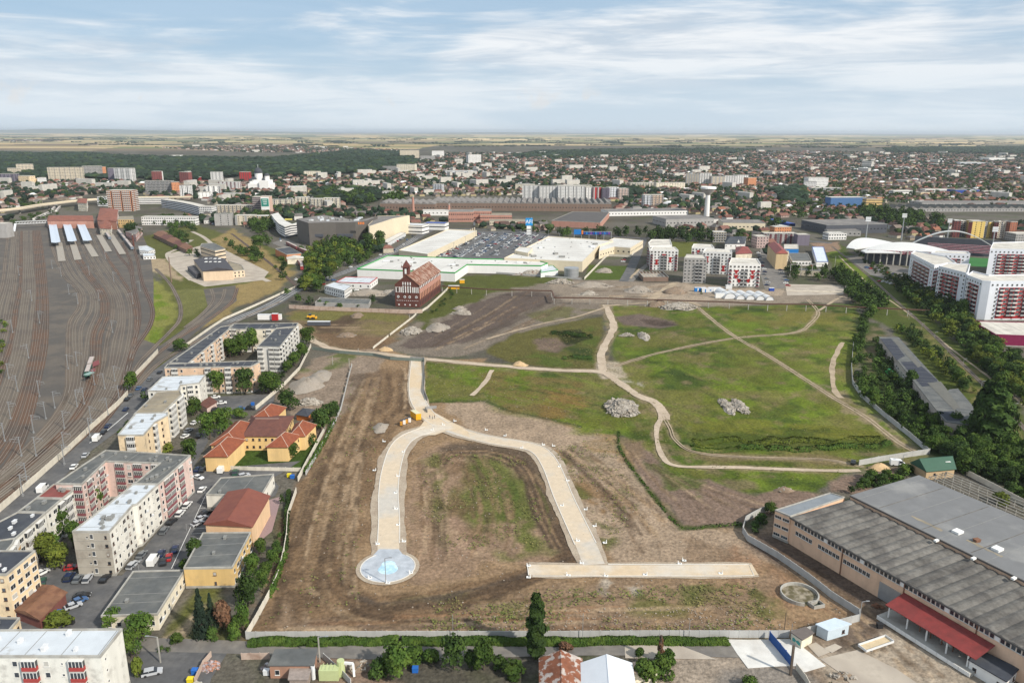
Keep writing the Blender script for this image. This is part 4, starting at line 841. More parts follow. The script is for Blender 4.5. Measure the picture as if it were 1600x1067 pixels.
sh=bld('shed','pale blue metal shed with open door beside the corner of the concrete fence','shed',[(1277,976),(1305,967),(1327,975),(1294,985)],3.0,mat('pale_blue_sheet',(.48,.56,.62),.6,.08,.7),mat('pale_blue_roof',(.50,.58,.66),.5,.08,.5),1,{'*':'.v'},parapet=0)
sh=bld('guard_hut','small cream guard hut with green graffiti and brown sheet roof','hut',[(1237,988),(1259,981),(1270,989),(1253,999)],2.8,wallm('cream_hut_render',(.66,.62,.48)),mat('brown_sheet_roof',(.13,.11,.10),.8,.12,1.),1,{'*':'.v'},parapet=0)
a_,b_=P(1237,988,2.8).xy,P(1253,999,2.8).xy;uu_=(b_-a_).normalized();nn=Vector((uu_.y,-uu_.x))
MB().add([(*(a_+uu_*t+nn*.06),z) for t,z in ((.5,.9),(1.2,.8),(1.4,1.3),(2.0,.9),(2.8,.7),(2.9,1.5),(2.2,1.9),(1.6,1.5),(.9,2.0),(.4,1.6))],[tuple(range(10))]).build('graffiti',mat('teal_paint',(.04,.25,.22),.7,.1,1.),sh)
r=thing('rusty_shed',P(880,1060),'old shed with a gabled roof of patchy rusted metal sheets beside the poplar','shed')
w_=hipwing(r,[(846,1110),(911,1110),(907,1030),(845,1030)],4.0,2.2,mat('shed_boards',(.14,.10,.08),.9,.2,1.),M_RUST,(0,0),0,along=1)
r=thing('white_roof_shed',P(950,1060),'shed with clean white gabled sheet roof right of the rusty one','shed')
hipwing(r,[(911,1110),(996,1110),(985,1037),(910,1037)],4.2,2.2,W_WHT,mat('new_white_sheet_roof',(.60,.63,.67),.45,.04,.4),(0,0),0,along=1)
bld('small_house','small lean-to with a tan patched roof beside the white gable and bushes','shed',[(987,1052),(990,1036),(1020,1034),(1027,1050)],3.0,W_CREAM,mat('tan_patched_roof',(.42,.32,.24),.9,.2,.6,(.55,.5,.45),.8,.4),0,parapet=0)
r=bld('workshop','brick workshop with dark felt roof beside the concrete street','workshop',[(421,1039),(431,1016),(494,1015),(489,1039)],3.6,wallm('old_brick_red',(.34,.19,.13)),M_ROOFG,1,{'*':'w.'},parapet=0)
bld('lean_to','weathered plank lean-to roof in front of the brick workshop','lean-to',[(452,1061),(455,1043),(486,1042),(480,1061)],2.6,mat('grey_planks',(.26,.21,.18),.9,.25,1.2),mat('weathered_planks',(.27,.225,.20),.9,.25,1.2),0,parapet=0)
mc=thing('dust_extractor',P(525,1063),'pale green dust extractor with white bent ducts in the yard','machine');M_PG=mat('pale_green_paint',(.42,.47,.24),.6,.08,1.)
p=P(514,1063);MB().box((p.x,p.y+1,1.4),(4.6,2.2,2.8),0).build('housing',M_PG,mc)
p=P(532,1058);MB().tube((p.x,p.y+1),1.0,.9,0,4.0,10).build('filter_drum',M_PG,mc)
for k in range(4):MB().box((P(503+k*6,1063).x,p.y+.3,2.86),(.15,2.2,.12)).build('rib',M_PG,mc)
mb=MB();mb.beam((p.x+.8,p.y+1,3.3),(p.x+3.0,p.y+.6,3.4),.5);mb.beam((p.x+3.0,p.y+.6,3.4),(p.x+3.2,p.y+.2,.2),.5);mb.build('duct',M_WHITE,mc)
p=P(490,1060);MB().tube((p.x,p.y),.5,.5,0,3.6,10).build('silo_pipe',M_VENTW,mc)
tk=thing('settling_basin',P(1252,935),'round concrete settling basin with a small sump on the dug soil','basin')
c=P(1249,930).xy;rb=mpp(1249,930)*28
mb=MB();n=28;pts=[(c+Vector((math.cos(t)*rb,math.sin(t)*rb))) for t in np.linspace(R(-75),R(265),n)]
ribbon_mb(mb,[Vector(p) for p in pts],.35,1.0,0,0,1.6);mb.build('ring_wall',M_CON,tk)
MB().tube((c.x,c.y),rb*.98,rb*.98,-.2,.12,28).build('basin_floor',mat('mossy_mud',(.10,.085,.045),.9,.3,.8,(.30,.26,.2),.8,.35),tk)
q=[P(1262,944).xy,P(1272,951).xy,P(1288,948).xy,P(1279,941).xy];mb=MB();ribbon_mb(mb,[Vector(x) for x in q+[q[0]]],.3,.9,0,0,1.2);mb.build('sump_wall',M_CON,tk)
MB().add([(*x,.1) for x in q],[(0,1,2,3)]).build('sump_water',mat('dark_water',(.02,.03,.02),.1,.1,1.),tk)
r=thing('green_barn',P(1460,735),'barn with green sheet roof and skylight at the corner of the meadow','barn')
w_=hipwing(r,[(1448,735),(1492,731),(1478,718),(1425,722)],3.8,3.0,mat('tan_barn_wall',(.45,.33,.2),.9,.12,1.),mat('green_sheet_roof',(.03,.085,.055),.6,.10,.6),(0,0),1,['.v',None,None,None],along=0)
p=P(1480,721,5.5);MB().box((p.x,p.y,5.65),(2,1.4,.15),0).build('skylight',M_WHITE,r)
r=thing('pergola',P(1530,775),'long row of bare concrete greenhouse frames overgrown between hall and hedge','frame')
for k in range(6):
 t=k/5;a_=P(1452+t*26,744-t*7,3).xy;b_=P(1612+t*20,815-t*18,3).xy;MB().beam((*a_,3.0),(*b_,3.0),.22,.2).build('rail',M_CON,r)
for j in range(12):
 for k in (0,2,5):t=k/5;a_=P(1452+t*26,744-t*7,3).xy;b_=P(1612+t*20,815-t*18,3).xy;p=a_.lerp(b_,j/11);MB().beam((*p,0),(*p,2.95),.2).build('post',M_CON,r)
W_RUIN=wallm('derelict_render',(.42,.37,.33),(.2,.16,.13),.7)
LR=[(1374,527),(1403,527.5),(1480,612),(1485,609),(1496,608),(1525,642),(1511,664),(1478,659)]
ru=bld('derelict_building','long derelict building with patched grey and navy roof among the thicket','building',LR,6.4,W_RUIN,M_ROOFG,1,{'*':'W.w',7:'WW.w'},parapet=0,bay=4)
M_NAVY=mat('navy_felt_patch',(.034,.038,.052),.85,.12,.4);M_PALE=mat('pale_felt_patch',(.12,.118,.105),.9,.14,.4)
for k,(q,m) in enumerate([([(1376,529),(1392,529),(1402,540),(1414,556),(1401,563)],M_NAVY),([(1407,565),(1432,565),(1464,593),(1466,601),(1441,604),(1432,594)],M_NAVY),([(1466,643),(1490,642),(1506,658),(1480,657)],M_NAVY),([(1394,530),(1402,529),(1440,572),(1434,574)],M_PALE),([(1449,598),(1470,596),(1478,606),(1500,637),(1490,640)],M_PALE)]):
 w_=poly_world(q,6.7);w_=w_ if area(w_)>0 else w_[::-1];MB().add([(p.x,p.y,6.67+.015*k) for p in w_],[tuple(range(len(w_)))]).build('roof_patch',m,ru)
sh=thing('polytunnel',P(1392,588),'small bright green polytunnel sheet among dark bushes','tunnel')
a_,b_=P(1388,581).xy,P(1402,593).xy;mb=MB();uu_=(b_-a_).normalized();vv_=Vector((-uu_.y,uu_.x));K=6
vs=[(*(e+vv_*(1.8*math.cos(math.pi*j/K))),2*math.sin(math.pi*j/K)+.1) for e in (a_,b_) for j in range(K+1)];mb.add(vs,[(j,j+1,K+2+j,K+1+j) for j in range(K)]);mb.build('sheet',mat('bright_green_sheet',(.05,.45,.12),.5,.1,1.),sh)
bld('shop','magenta walled shop with pale flat roof at the right edge','shop',[(1519,502),(1640,505),(1680,528),(1556,523)],7,mat('magenta_cladding',(.20,.012,.06),.6,.08,.6),M_ROOFC,0,rim=mat('magenta_rim',(.20,.012,.06),.6,.05,1.))
# ================================================================ MIDDLE DISTANCE
W_BRK=wallm('dark_red_brick',(.115,.042,.033),(.06,.035,.028),.6);W_BRKO=wallm('orange_brick',(.50,.20,.09),amt=.2);W_BRKP=wallm('pinkish_brick',(.42,.22,.17),amt=.3)
W_GRY=wallm('grey_panel_wall',(.33,.32,.31),amt=.4);W_BEI=wallm('beige_wall',(.56,.49,.38),amt=.3);W_CLN=wallm('clean_white_wall',(.72,.71,.69),amt=.08,var=.04);W_MALL=mat('brown_grey_cladding',(.105,.095,.085),.6,.08,.2)
W_MALC=mat('cream_cladding',(.62,.54,.40),.7,.06,.3);W_NAVY=mat('dark_blue_grey_wall',(.07,.075,.09),.8,.1,.3);W_SHED=wallm('brown_shed_wall',(.19,.13,.10))
M_REDT=mat('old_red_roof_tiles',(.24,.09,.06),.9,.2,.5,(.14,.06,.045),.6,.2);M_GREEN=mat('green_band',(.03,.28,.06),.6,.08,1.)
M_TILEG=mat('grey_factory_roof',(.15,.14,.135),.9,.2,.15,(.24,.22,.20),.6,.05);M_WROOF=mat('white_membrane_roof',(.60,.585,.55),.7,.08,.1,(.46,.44,.41),.7,.05)
M_BLUEP=mat('blue_panel',(.015,.16,.45),.5,.05,1.);M_BLUED=mat('deep_blue_sheet',(.02,.06,.30),.5,.1,.6)
def slab(name,label,x0,x1,yb,hp,dep,wall,roof=None,fl=0,pat='w',sk=0,cat=None,group=None,H=None,**k):
 a=P(x0,yb).xy;b=P(x1,yb+sk).xy;u=(b-a).normalized();v=Vector((-u.y,u.x));H=H or Hpx(x0,yb,hp)
 return bld(name,label,cat or 'apartment block',None,H,wall,roof or M_ROOFC,fl,{'*':pat} if fl else None,world=[a,b,b+v*dep,a+v*dep],joined=True,parapet=k.pop('parapet',.4),group=group,**k)
def lettering(txt,size,m,M,parent,name='lettering',depth=.05,align='CENTER'):
 cu=bpy.data.curves.new(name,'FONT');cu.body=txt;cu.size=size;cu.extrude=depth;cu.align_x=align;cu.align_y='CENTER';cu.resolution_u=2
 o=bpy.data.objects.new(name,cu);COL.objects.link(o);me=bpy.data.meshes.new_from_object(o);bpy.data.objects.remove(o)
 me.materials.clear();me.materials.append(m);inst(name,me,M,parent)
def front_M(p,z,ang=0):return Matrix.Translation((p[0],p[1],z)) @ Matrix.Rotation(ang,4,'Z') @ Matrix.Rotation(math.pi/2,4,'X')
# ---- old brick mill with tower
ml=thing('mill',P(650,470),'derelict dark brick steam mill with rusty gabled roof and small corner tower','mill')
eH=zat(655,446,P(656,480.5).y);b=P(656,480.5).xy;c=P(688,423.5,eH).xy;v=(c-b).normalized();u=Vector((v.y,-v.x));dl=(c-b).length;wd=mpp(640,482)*40/max(u.x,.3)*(1-.02);a=b-u*wd;rH=eH+zat(634,430.5,a.y)-zat(634,446,a.y)
q=[a,b,b+v*dl,a+v*dl];mb=MB();mb.prism([tuple(p) for p in q],0,eH,top=False);m0=a+u*wd*.5
mb.add([(*a,eH),(*b,eH),(*m0,rH)],[(0,1,2)]);mb.add([(*q[3],eH),(*q[2],eH),(*(m0+v*dl),rH)],[(1,0,2)]);mb.build('wall',W_BRK,ml)
mb=MB();mb.add([(*(b+u*.5-v*.5),eH-.3),(*(q[2]+u*.5+v*.5),eH-.3),(*(m0+v*(dl+.5)),rH+.15),(*(m0-v*.5),rH+.15)],[(0,1,2,3)]);mb.add([(*(a-u*.5-v*.5),eH-.3),(*(q[3]-u*.5+v*.5),eH-.3),(*(m0+v*(dl+.5)),rH+.15),(*(m0-v*.5),rH+.15)],[(3,2,1,0)])
rf=mb.build('roof',mat('rusty_mill_roof',(.17,.065,.038),.85,.35,.5,(.33,.24,.19),.9,.35,stretch=(1,1,1)),ml)
for k in range(26):
 t=random.random()*dl*.9;s_=random.random()*.6+.1;w2=random.uniform(.8,2.5)
 f=lambda t_,s__:(*((m0+v*t_)+(b-m0)*s__+Vector((0,0))),rH+.22+(eH-rH-.3)*s__)
 MB().add([f(t,s_),f(t+w2,s_),f(t+w2,s_+.3),f(t,s_+.3)],[(0,1,2,3)]).build('roof_sheet',random.choice((M_RUSTB,M_RUST,mat('bare_roof_boards',(.45,.38,.30),.9,.2,1.))),rf)
f=lambda t_,s__:(*((m0+v*t_)+(a-m0)*s__),rH+.22+(eH-rH-.3)*s__)
MB().add([f(2,.1),f(11,.1),f(11,.8),f(2,.8)],[(3,2,1,0)]).build('roof_sheet',M_PALE,rf)
for k in range(5):MB().add([f(13+k*3.2,.05),f(14+k*3.2,.05),f(14+k*3.2,.9),f(13+k*3.2,.9)],[(3,2,1,0)]).build('roof_sheet',M_PALE,rf)
side=14
for i in range(side):
 for z0,h,w_,m in ((eH-2.8,1.9,1.5,M_WHITE),(eH*.36,6.5,1.6,mat('salmon_plaster_bay',(.50,.26,.17),.9,.12,.6)),(eH*.08,3.0,1.3,mat('dark_opening',(.03,.02,.02),.8,.1,1.))):
  M=facade_M(b,q[2],dl*(i+.5)/side,z0+h/2);MB().box((0,-.03,0),(w_,.12,h)).build('bay_panel',m,ml).matrix_basis=Matrix.Translation(-wloc(ml)) @ M
MB().beam((*(b+u*.15),eH*.72),(*(q[2]+u*.15),eH*.72),.35,3.2).build('brick_band',W_BRKP,ml)
def fpan(x,z,w,h,m,nm='plaster_panel'):
 o=MB().box((0,-.04,0),(w,.14,h)).build(nm,m,ml);o.matrix_basis=Matrix.Translation(-wloc(ml)) @ facade_M(a,b,x*wd,z)
for x in (.055,.13,.2,.265,.735,.80,.87,.945):fpan(x,eH*.78,wd*.035,eH*.25,M_WHITE)
for x in (.34,.44,.54,.64):fpan(x,eH*.80,wd*.04,eH*.30,M_WHITE);fpan(x,eH*1.06,wd*.04,eH*.13,M_WHITE)
for x in (.12,.88):fpan(x,eH*.78,wd*.05,eH*.2,MATS['dark_opening'],'opening')
for x in (.38,.59):
 for z in (.62,.74,.86,1.0):fpan(x,eH*z,wd*.05,eH*.055,MATS['dark_opening'],'opening')
for x,z in ((.13,.46),(.40,.46),(.60,.46),(.87,.46)):
 o=MB().tube((0,0),wd*.05,wd*.05,0,.2,12).build('round_window',M_WHITE,ml);M=Matrix.Translation(-wloc(ml)) @ facade_M(a,b,x*wd,eH*z) @ Matrix.Rotation(math.pi/2,4,'X');o.matrix_basis=M
 o=MB().tube((0,0),wd*.026,wd*.026,0,.28,10).build('round_pane',GL[0],ml);o.matrix_basis=M
for i in range(12):fpan(.08+i*.077,eH*.29,wd*.03,.35,M_WHITE,'brick_ornament')
for x in (.15,.4,.6,.85):fpan(x,eH*.1,wd*.05,eH*.06,M_WHITE,'opening')
for x in (.25,.75):MB().beam((*(a+u*wd*(.5 if x<.5 else .5)),rH+.2),(*(a+u*wd*(0 if x<.5 else 1)-v*.05),eH),.3,.4).build('gable_trim',M_RUSTB,ml)
tw=P(636.5,430,eH).xy;tw=a+u*wd*.42+v*5;zT=zat(637,417,tw.y);MB().box((*tw,(eH-3+zT)/2),(4.4,4.4,zT-eH+3),math.atan2(u.y,u.x)).build('tower',W_BRK,ml)
MB().box((*(tw-v*2.25),zT-3),(1.4,.15,3.6),math.atan2(u.y,u.x)).build('tower_panel',M_WHITE,ml)
mb=MB();z_=zT+1.3;cs=[tw+u*x*2.8+v*y*2.8 for x,y in ((-1,-1),(1,-1),(1,1),(-1,1))];mb.add([(*p,z_-1.6) for p in cs]+[(*tw,zat(637,406,tw.y))],[(0,1,4),(1,2,4),(2,3,4),(3,0,4)]);mb.build('tower_roof',W_BRK,ml)
for p in cs:MB().tube(p,.4,.05,z_-1.6,z_+1,6).build('turret',W_BRK,ml)
# ---- big white hypermarket in front of the mill, cream one on the right
def flatpx(name,label,px,H,wall,roof,cat='store',**k):return bld(name,label,cat,px,H,wall,roof,k.pop('floors',0),k.pop('pat',None),joined=True,rim=k.pop('rim',M_CON),**k)
hy=flatpx('hypermarket','wide white hypermarket with green band and long pale roof behind the mill',[(558,421),(606,400),(735,405),(835,407),(856,412),(846,416),(730,414),(711,427),(690,426)],7.5,W_CLN,M_WROOF,rim=M_GREEN,vents=16,parapet=.8)
for x0,y0,x1,y1 in ((558,421.4,690,426.4),(690,426.4,711,427.4),(711,427.4,730,414.4),(730,414.4,846,416.4)):
 a=P(x0,y0,7).xy;b=P(x1,y1,7).xy;u=(b-a).normalized();n=Vector((u.y,-u.x));MB().beam((*(a+n*.15),6.2),(*(b+n*.15),6.2),.15,1.0).build('green_band',M_GREEN,hy)
for x,y in ((604,409),(640,411),(706,415),(812,411)):
 p=P(x,y,7.7);MB().box((p.x,p.y,8.4),(6,2.6,1.4),.1).build('air_unit',M_VENTW,hy);MB().box((p.x+5,p.y,8.1),(2.2,3.2,.8),.4).build('air_unit',M_VENT,hy)
sc=flatpx('hypermarket_canopy','green edged loading canopy on the right end of the white hypermarket',[(845,426),(846,416),(864,415),(872,422)],4.5,M_VENTW,M_ROOFW,'canopy',rim=M_GREEN)
h2=flatpx('shopping_hall','long pale roofed shopping hall with pillared side facing the car park',[(623,392),(700,359),(745,361),(668,398)],7,W_MALC,M_WROOF,rim=W_MALC,parapet=.7)
a=P(668,398,0).xy;b=P(742,362,0).xy
for i in range(20):p=a.lerp(b,(i+.3)/20)+Vector((1.5,-2));MB().box((p.x,p.y,3.2),(1.2,1.2,6.4)).build('pillar',W_MALC,h2)
M_DOP=mat('shop_front_glass',(.07,.05,.04),.3,.2,.3);MB().beam((*(a+Vector((.5,-.6))),2.6),(*(b+Vector((.5,-.6))),2.6),.2,4.6).build('shop_front',M_DOP,h2)
h3=flatpx('shopping_mall','large cream shopping mall with wide pale roof at the end of the car park',[(788,404),(858,370),(958,377),(936,384),(910,410)],9,W_MALC,M_WROOF,rim=W_MALC,parapet=.7,vents=22)
for x,y in ((826,399),(843,388),(868,397),(878,402),(925,386),(855,376),(834,401),(930,382)):
 p=P(x,y,9.2);MB().box((p.x,p.y,9.9),(random.uniform(3,7),2.5,1.4),random.random()).build('air_unit',M_VENTW if x % 2 else M_VENT,h3)
flatpx('mall_entrance_box','small cream box standing on the roof edge of the mall',[(804,392),(812,386),(832,388),(825,396)],12,W_MALC,M_WROOF,'annexe',rim=W_MALC)
flatpx('mall_wing','cream rear wing of the mall with dark loading bays',[(936,393),(938,382),(960,372),(1005,376),(985,388),(960,386)],8,W_MALC,M_WROOF,rim=W_MALC,floors=1,pat={'*':'.W'})
cl=thing('water_tank',P(893,434),'grey cylindrical steel water tank beside the mall','tank');c=P(893,433);rr=mpp(893,434)*11.5
MB().tube((c.x,c.y+rr*.4),rr,rr,0,Hpx(893,434,14),24).build('shell',M_STEEL,cl)
for z in (3,6):MB().tube((c.x,c.y+rr*.4),rr*1.01,rr*1.01,z,z+.25,24,cap=False).build('hoop',M_VENT,cl)
lo=flatpx('low_store','white roofed low building with red trim left of the mill',[(525,441),(540,433),(590,434),(578,443)],5,W_CLN,M_ROOFW,floors=1,pat={'*':'w.'},rim=mat('red_trim',(.4,.03,.03),.6,.1,1.))
lo=flatpx('site_office','white office with dark window band beside the road',[(507,447),(522,441),(550,447),(538,455)],6,W_CLN,M_ROOFW,floors=2,pat={'*':'w'})
flatpx('ruined_shed','long low grey roofed ruined shed in the yard left of the mill',[(492,473),(500,465),(580,468),(576,476)],3,W_GRY,M_ROOFG,'shed')
# ---- dark mall block and its parking deck on the left
HM=zat(500,349,P(500,384).y);HW=zat(590,350,P(590,380).y)
mk=flatpx('mall_block','tall brown grey windowless mall with rooftop machines',[(463,343),(505,336),(560,345),(590,338),(574,345),(555,348),(524,348),(482,349)],HM,W_MALL,M_TILEG,'mall',rim=W_MALL)
mk['label']='tall brown grey windowless cinema mall with rooftop machines'
bq=[(482,349),(523,348),(555,347),(575,345)]
for (x0,x1,yb) in ((484,507,374),(529,553,373)):
 a=P(x0,383).xy;b=P(x1,383).xy;MB().box(((a.x+b.x)/2,a.y-2.5,HM*.45),(b.x-a.x,2.5,3.2)).build('dark_balcony',W_NAVY,mk)
for k in range(30):
 x=random.uniform(480,565);y=random.uniform(340,346);p=P(x,y,HM);MB().box((p.x,p.y,HM+.8),(random.uniform(2,5),2,random.uniform(1,2)),random.random()).build('air_unit',random.choice((M_VENTW,M_VENT,M_ROOFW)),mk)
mc2=flatpx('mall_wing','long cream side wing of the dark mall beside the road',[(575,352),(590,338),(640,337),(614,342),(577,354)],HW,W_MALC,M_TILEG,'mall',rim=W_MALC,vents=8)
M_OR=mat('orange_sign',(.65,.18,.03),.5,.05,1.)
y_=P(567,384).y-3.2
for k in range(4):MB().box((P(563+k*2.6,384).x,y_,zat(567,349,y_)),(1.1,.3,2.6),.2).build('sign_letter',M_OR,mk)
pk=thing('parking_deck',P(445,365),'white multi storey parking deck with curved banded front beside the dark mall','car park')
cv=[(425,352),(430,360),(437,368),(446,373),(455,370),(464,369)]
base=[P(x,y).xy for x,y in cv];Y0=base[0].y
for k in range(5):
 z=2.8*k+2.2
 mb=MB();c_=[Vector(b_) for b_ in base];back=[b_+Vector((2,26)) for b_ in base]
 poly=c_+back[::-1];mb.prism([tuple(p) for p in (poly if area(poly)>0 else poly[::-1])],z,z+1.25);mb.build('deck',W_CLN if k<4 else M_WROOF,pk)
mb=MB();poly=[b_+Vector((0,1.5)) for b_ in base]+back[::-1];mb.prism([tuple(p) for p in (poly if area(poly)>0 else poly[::-1])],0,12.6);mb.build('core',W_NAVY,pk)
p=P(448,345,15);MB().box((p.x,p.y+8,15.8),(9,3,1.8)).build('yellow_cabin',mat('yellow_box',(.55,.48,.12),.7,.1,1.),pk)
# ---- construction apartment blocks with red accents
def redblock(label,roofpx,H,fl,acc,group=None,wall=W_CLN,grey=False):
 r=bld('residential_block',label,'apartment block',roofpx,H,wall,M_ROOFC,0,None,rim=W_CLN if not grey else W_GRY,parapet=.6)
 w=poly_world(roofpx,H);w=w if area(w)>0 else w[::-1]
 fh=(H-.5)/fl;n=len(w)
 for i in range(n):
  a,b=w[i],w[(i+1) % n];nr=Vector(((b-a).y,-(b-a).x)).normalized()
  if nr.dot(-((a+b)/2).normalized())<.0:continue
  if (b-a).length>11:
   nb=max(5,round((b-a).length/3.1));dx=(b-a).length/nb
   for f in range(fl):
    for j in range(nb):
     M=facade_M(a,b,dx*(j+.5),fh*(f+.5)+.2);mid=nb//2
     if f==fl-1:inst('window',win_mesh(1.8,1.5,0 if j % 2 else 3),M,r);continue
     if grey:
      (inst('balcony',balc_mesh(2.8,2.5,PAR['g'],False,0),M,r) if j in (mid,mid+1) else inst('window',win_mesh(1.6,1.4,0),M,r));continue
     if j in (0,nb-1):inst('balcony',balc_mesh(2.4,2.6,PAR['m'],False,0),M,r)
     elif j in (mid-1,mid) :inst('balcony',balc_mesh(2.8,2.6,PAR['g'],False,0,1.2),M,r)
     else:inst('window',win_mesh(1.3,1.5,0),M,r)
   for (fx,fz,form) in acc:
    p=facade_M(a,b,fx*(b-a).length,fz*H);sz=((dx*1.0,fh*.35,0,fh*.75),(dx*.55,fh*1.2,0,0),(dx*1.0,fh*.35,0,-fh*.75)) if form=='I' else ((dx*1.05,fh*.5,0,fh*.3),(dx*.5,fh*.8,0,-.3))
    mb=MB();[mb.box((ox,-.16,oz),(w_,.1,h_)) for w_,h_,ox,oz in sz];o=mb.build('red_accent',PAR['R'],r);o.matrix_basis=Matrix.Translation(-wloc(r)) @ p
  else:
   nb=max(2,round((b-a).length/3.2));dx=(b-a).length/nb
   for f in range(fl-1):
    for j in range(nb):inst('window',win_mesh(1.1,1.4,0),facade_M(a,b,dx*(j+.5),fh*(f+.5)+.2),r)
 return r
redblock('rear left white block with a row of wine red balconies peeping over the front one',[(1013,380),(1018,375),(1047,375),(1050,384),(1015,385)],19,7,[])
redblock('front left white apartment block with three red H shaped accents',[(1016,391),(1020,386),(1055,387),(1060,392)],19,7,[(.25,.42,'I'),(.73,.55,'I'),(.5,.75,'T')])
redblock('far middle white block with a dark red band, mostly behind the others',[(1081,387),(1084,382),(1112,383),(1116,388)],19,7,[(.3,.75,'I')])
redblock('middle white apartment block with two bold red H accents',[(1098,394),(1103,389),(1142,391),(1144,396)],20,7,[(.17,.68,'I'),(.74,.30,'I')])
redblock('unfinished grey block with raw block walls between the finished white ones',[(1069,404),(1073,398),(1100,399),(1105,405)],21,7,[],wall=W_GRY,grey=True)
redblock('front right white apartment block covered with red T shaped accents',[(1139,413),(1143,404),(1183,405),(1189,414)],19,6,[(.25,.66,'T'),(.76,.66,'T'),(.25,.45,'T'),(.76,.45,'T'),(.36,.28,'T'),(.64,.28,'T')])
fd=thing('foundation',P(1020,438),'brown shuttered foundation of a new block below the white ones','foundation')
a=P(1005,440).xy;b=P(1044,440).xy;v=Vector((0,26));MB().prism([tuple(a),tuple(b),tuple(b+v),tuple(a+v)],0,4,top=False).build('wall',W_SHED,fd);MB().add([(*a,2.5),(*b,2.5),(*(b+v),2.5),(*(a+v),2.5)],[(0,1,2,3)]).build('slab',M_YARD,fd)
for k in range(8):MB().beam((*a.lerp(b,k/7),4),(*(a.lerp(b,k/7)+v),4),.5,.4).build('beam',M_CON,fd)
# ---- arched white tents, site containers
tents=[(1141,467,20),(1157.5,468,15),(1173,468.5,15),(1188.5,469,15),(1203,469.5,14)]
def tent_mesh(r,L):
 mb=MB();K=8
 vs=[(r*math.cos(math.pi*j/K),y,r*.95*math.sin(math.pi*j/K)) for y in (0,L) for j in range(K+1)]
 mb.add(vs,[(K+1+j,K+2+j,j+1,j) for j in range(K)],0);mb.add(vs[:K+1],[tuple(range(K,-1,-1))],0);mb.add(vs[K+1:],[tuple(range(K+1))],0)
 return mb.mesh('cover',[M_VENTW])
def arch_mesh(r):
 mb=MB();K=8
 for j in range(K):mb.beam((r*1.03*math.cos(math.pi*j/K),-.1,r*.98*math.sin(math.pi*j/K)),(r*1.03*math.cos(math.pi*(j+1)/K),-.1,r*.98*math.sin(math.pi*(j+1)/K)),.35,.3)
 return mb.mesh('arch',[M_VENT])
for i,(x,y,wpx) in enumerate(tents):
 p=P(x,y);r_=mpp(x,y)*wpx/2*.95;t=thing('arched_tent',p,['largest white arched tent, first in the row from the left','second white arched tent from the left in the row of five','middle one of the five white arched tents','fourth white arched tent from the left','rightmost and smallest white arched tent of the row'][i],'tent','white arched tents in a row')
 inst('cover',tent_mesh(r_,22),Matrix.Translation(p) @ Matrix.Rotation(.12,4,'Z'),t);inst('arch',arch_mesh(r_),Matrix.Translation(p) @ Matrix.Rotation(.12,4,'Z'),t)
 q=p+Vector((math.sin(-.12)*9,9,0));inst('arch',arch_mesh(r_),Matrix.Translation(q) @ Matrix.Rotation(.12,4,'Z'),t)
CONT=bpy.data.meshes.new('x')
def container(x,y,L,h,m,label,group=None,rz=0,w=2.5,door=None,name='site_container'):
 p=P(x,y);r=thing(name,p,label,'container',group);MB().box((p.x,p.y+w/2,h/2+.1),(L,w,h),rz).build('body',m,r)
 MB().box((p.x,p.y+w/2,h+.16),(L+.15,w+.15,.12),rz).build('roof',M_VENTW,r)
 if door:MB().box((p.x-L*.2,p.y-.04,h*.45),(.9,.08,h*.85),rz).box((p.x+L*.2,p.y-.04,h*.6),(1.3,.08,.9),rz).build('door',door,r)
 return r
M_YEL=mat('yellow_paint',(.70,.36,.02),.5,.06,1.);M_BRD=mat('brown_door',(.33,.14,.03),.7,.1,1.);M_DRK2=mat('black_rubber',(.02,.02,.022),.8,.1,1.)
container(1094,456,9,3.2,M_BLUEP,'blue site container with white end near the construction track',door=M_WHITE);container(1106,457,10,3,M_VENTW,'white site container beside the blue one',door=M_BLUEP);container(1117,456,10,3.2,M_WHITE,'white site cabin right of the other containers',door=M_VENT)
container(1206,455,4,2.4,M_BLUED,'small blue van shaped container by the tents');container(1139,452,5,3,M_VENTW,'white box on the far side of the arched tents');container(1125,466,7,3.6,M_WHITE,'small white gabled tent cabin left of the arched tents')
# ---- signs
sg=thing('pylon_sign',P(827,381),'tall blue AFI advertising pylon with smaller white panels below','sign')
Yp=P(827,381).y;mp_=mpp(827,381);zt=lambda y:zat(827,y,Yp);X=lambda x:P(x,381).x
MB().box((X(830.5),Yp+1,zt(340)/2),(.9,.9,zt(340))).build('pole',M_STEEL,sg)
MB().box((X(826.5),Yp,(zt(341)+zt(352.5))/2),(X(832)-X(821),1.2,zt(341)-zt(352.5))).build('panel',mat('afi_blue',(.01,.24,.58),.5,.03,1.),sg)
lettering('AFI',(zt(341)-zt(352.5))*.72,M_WHITE,front_M((X(826.5),Yp-.68),(zt(346.8)+zt(346.8))/2),sg)
for y0,y1,m in ((353,358,M_WHITE),(359.5,362.3,M_WHITE),(363,367,M_VENTW)):MB().box((X(826),Yp,(zt(y0)+zt(y1))/2),(X(829.5)-X(823),1,zt(y0)-zt(y1))).build('panel',m,sg)
bf=thing('sign_frame',P(925,373),'long steel frame with blue advertising band and an orange flash behind the mall','sign')
Yp=P(925,375).y;z=lambda y:zat(925,y,Yp);X=lambda x:P(x,375).x
for k in range(6):x=X(897+k*11.6);MB().beam((x,Yp,0),(x,Yp,z(362)),.7).build('post',M_STEEL,bf)
MB().beam((X(897),Yp,z(362)),(X(955),Yp,z(362)),.5,.6).build('rail',M_STEEL,bf)
for k in range(16):MB().box((X(899+k*3.5),Yp-.6,z(364.5)),((X(902)-X(899))*.9,.3,z(362.6)-z(366.6))).build('letter_panel',[M_BLUED,M_BLUEP,M_BLUED,mat('purple_panel',(.15,.05,.28),.6,.05,1.)][k % 4],bf)
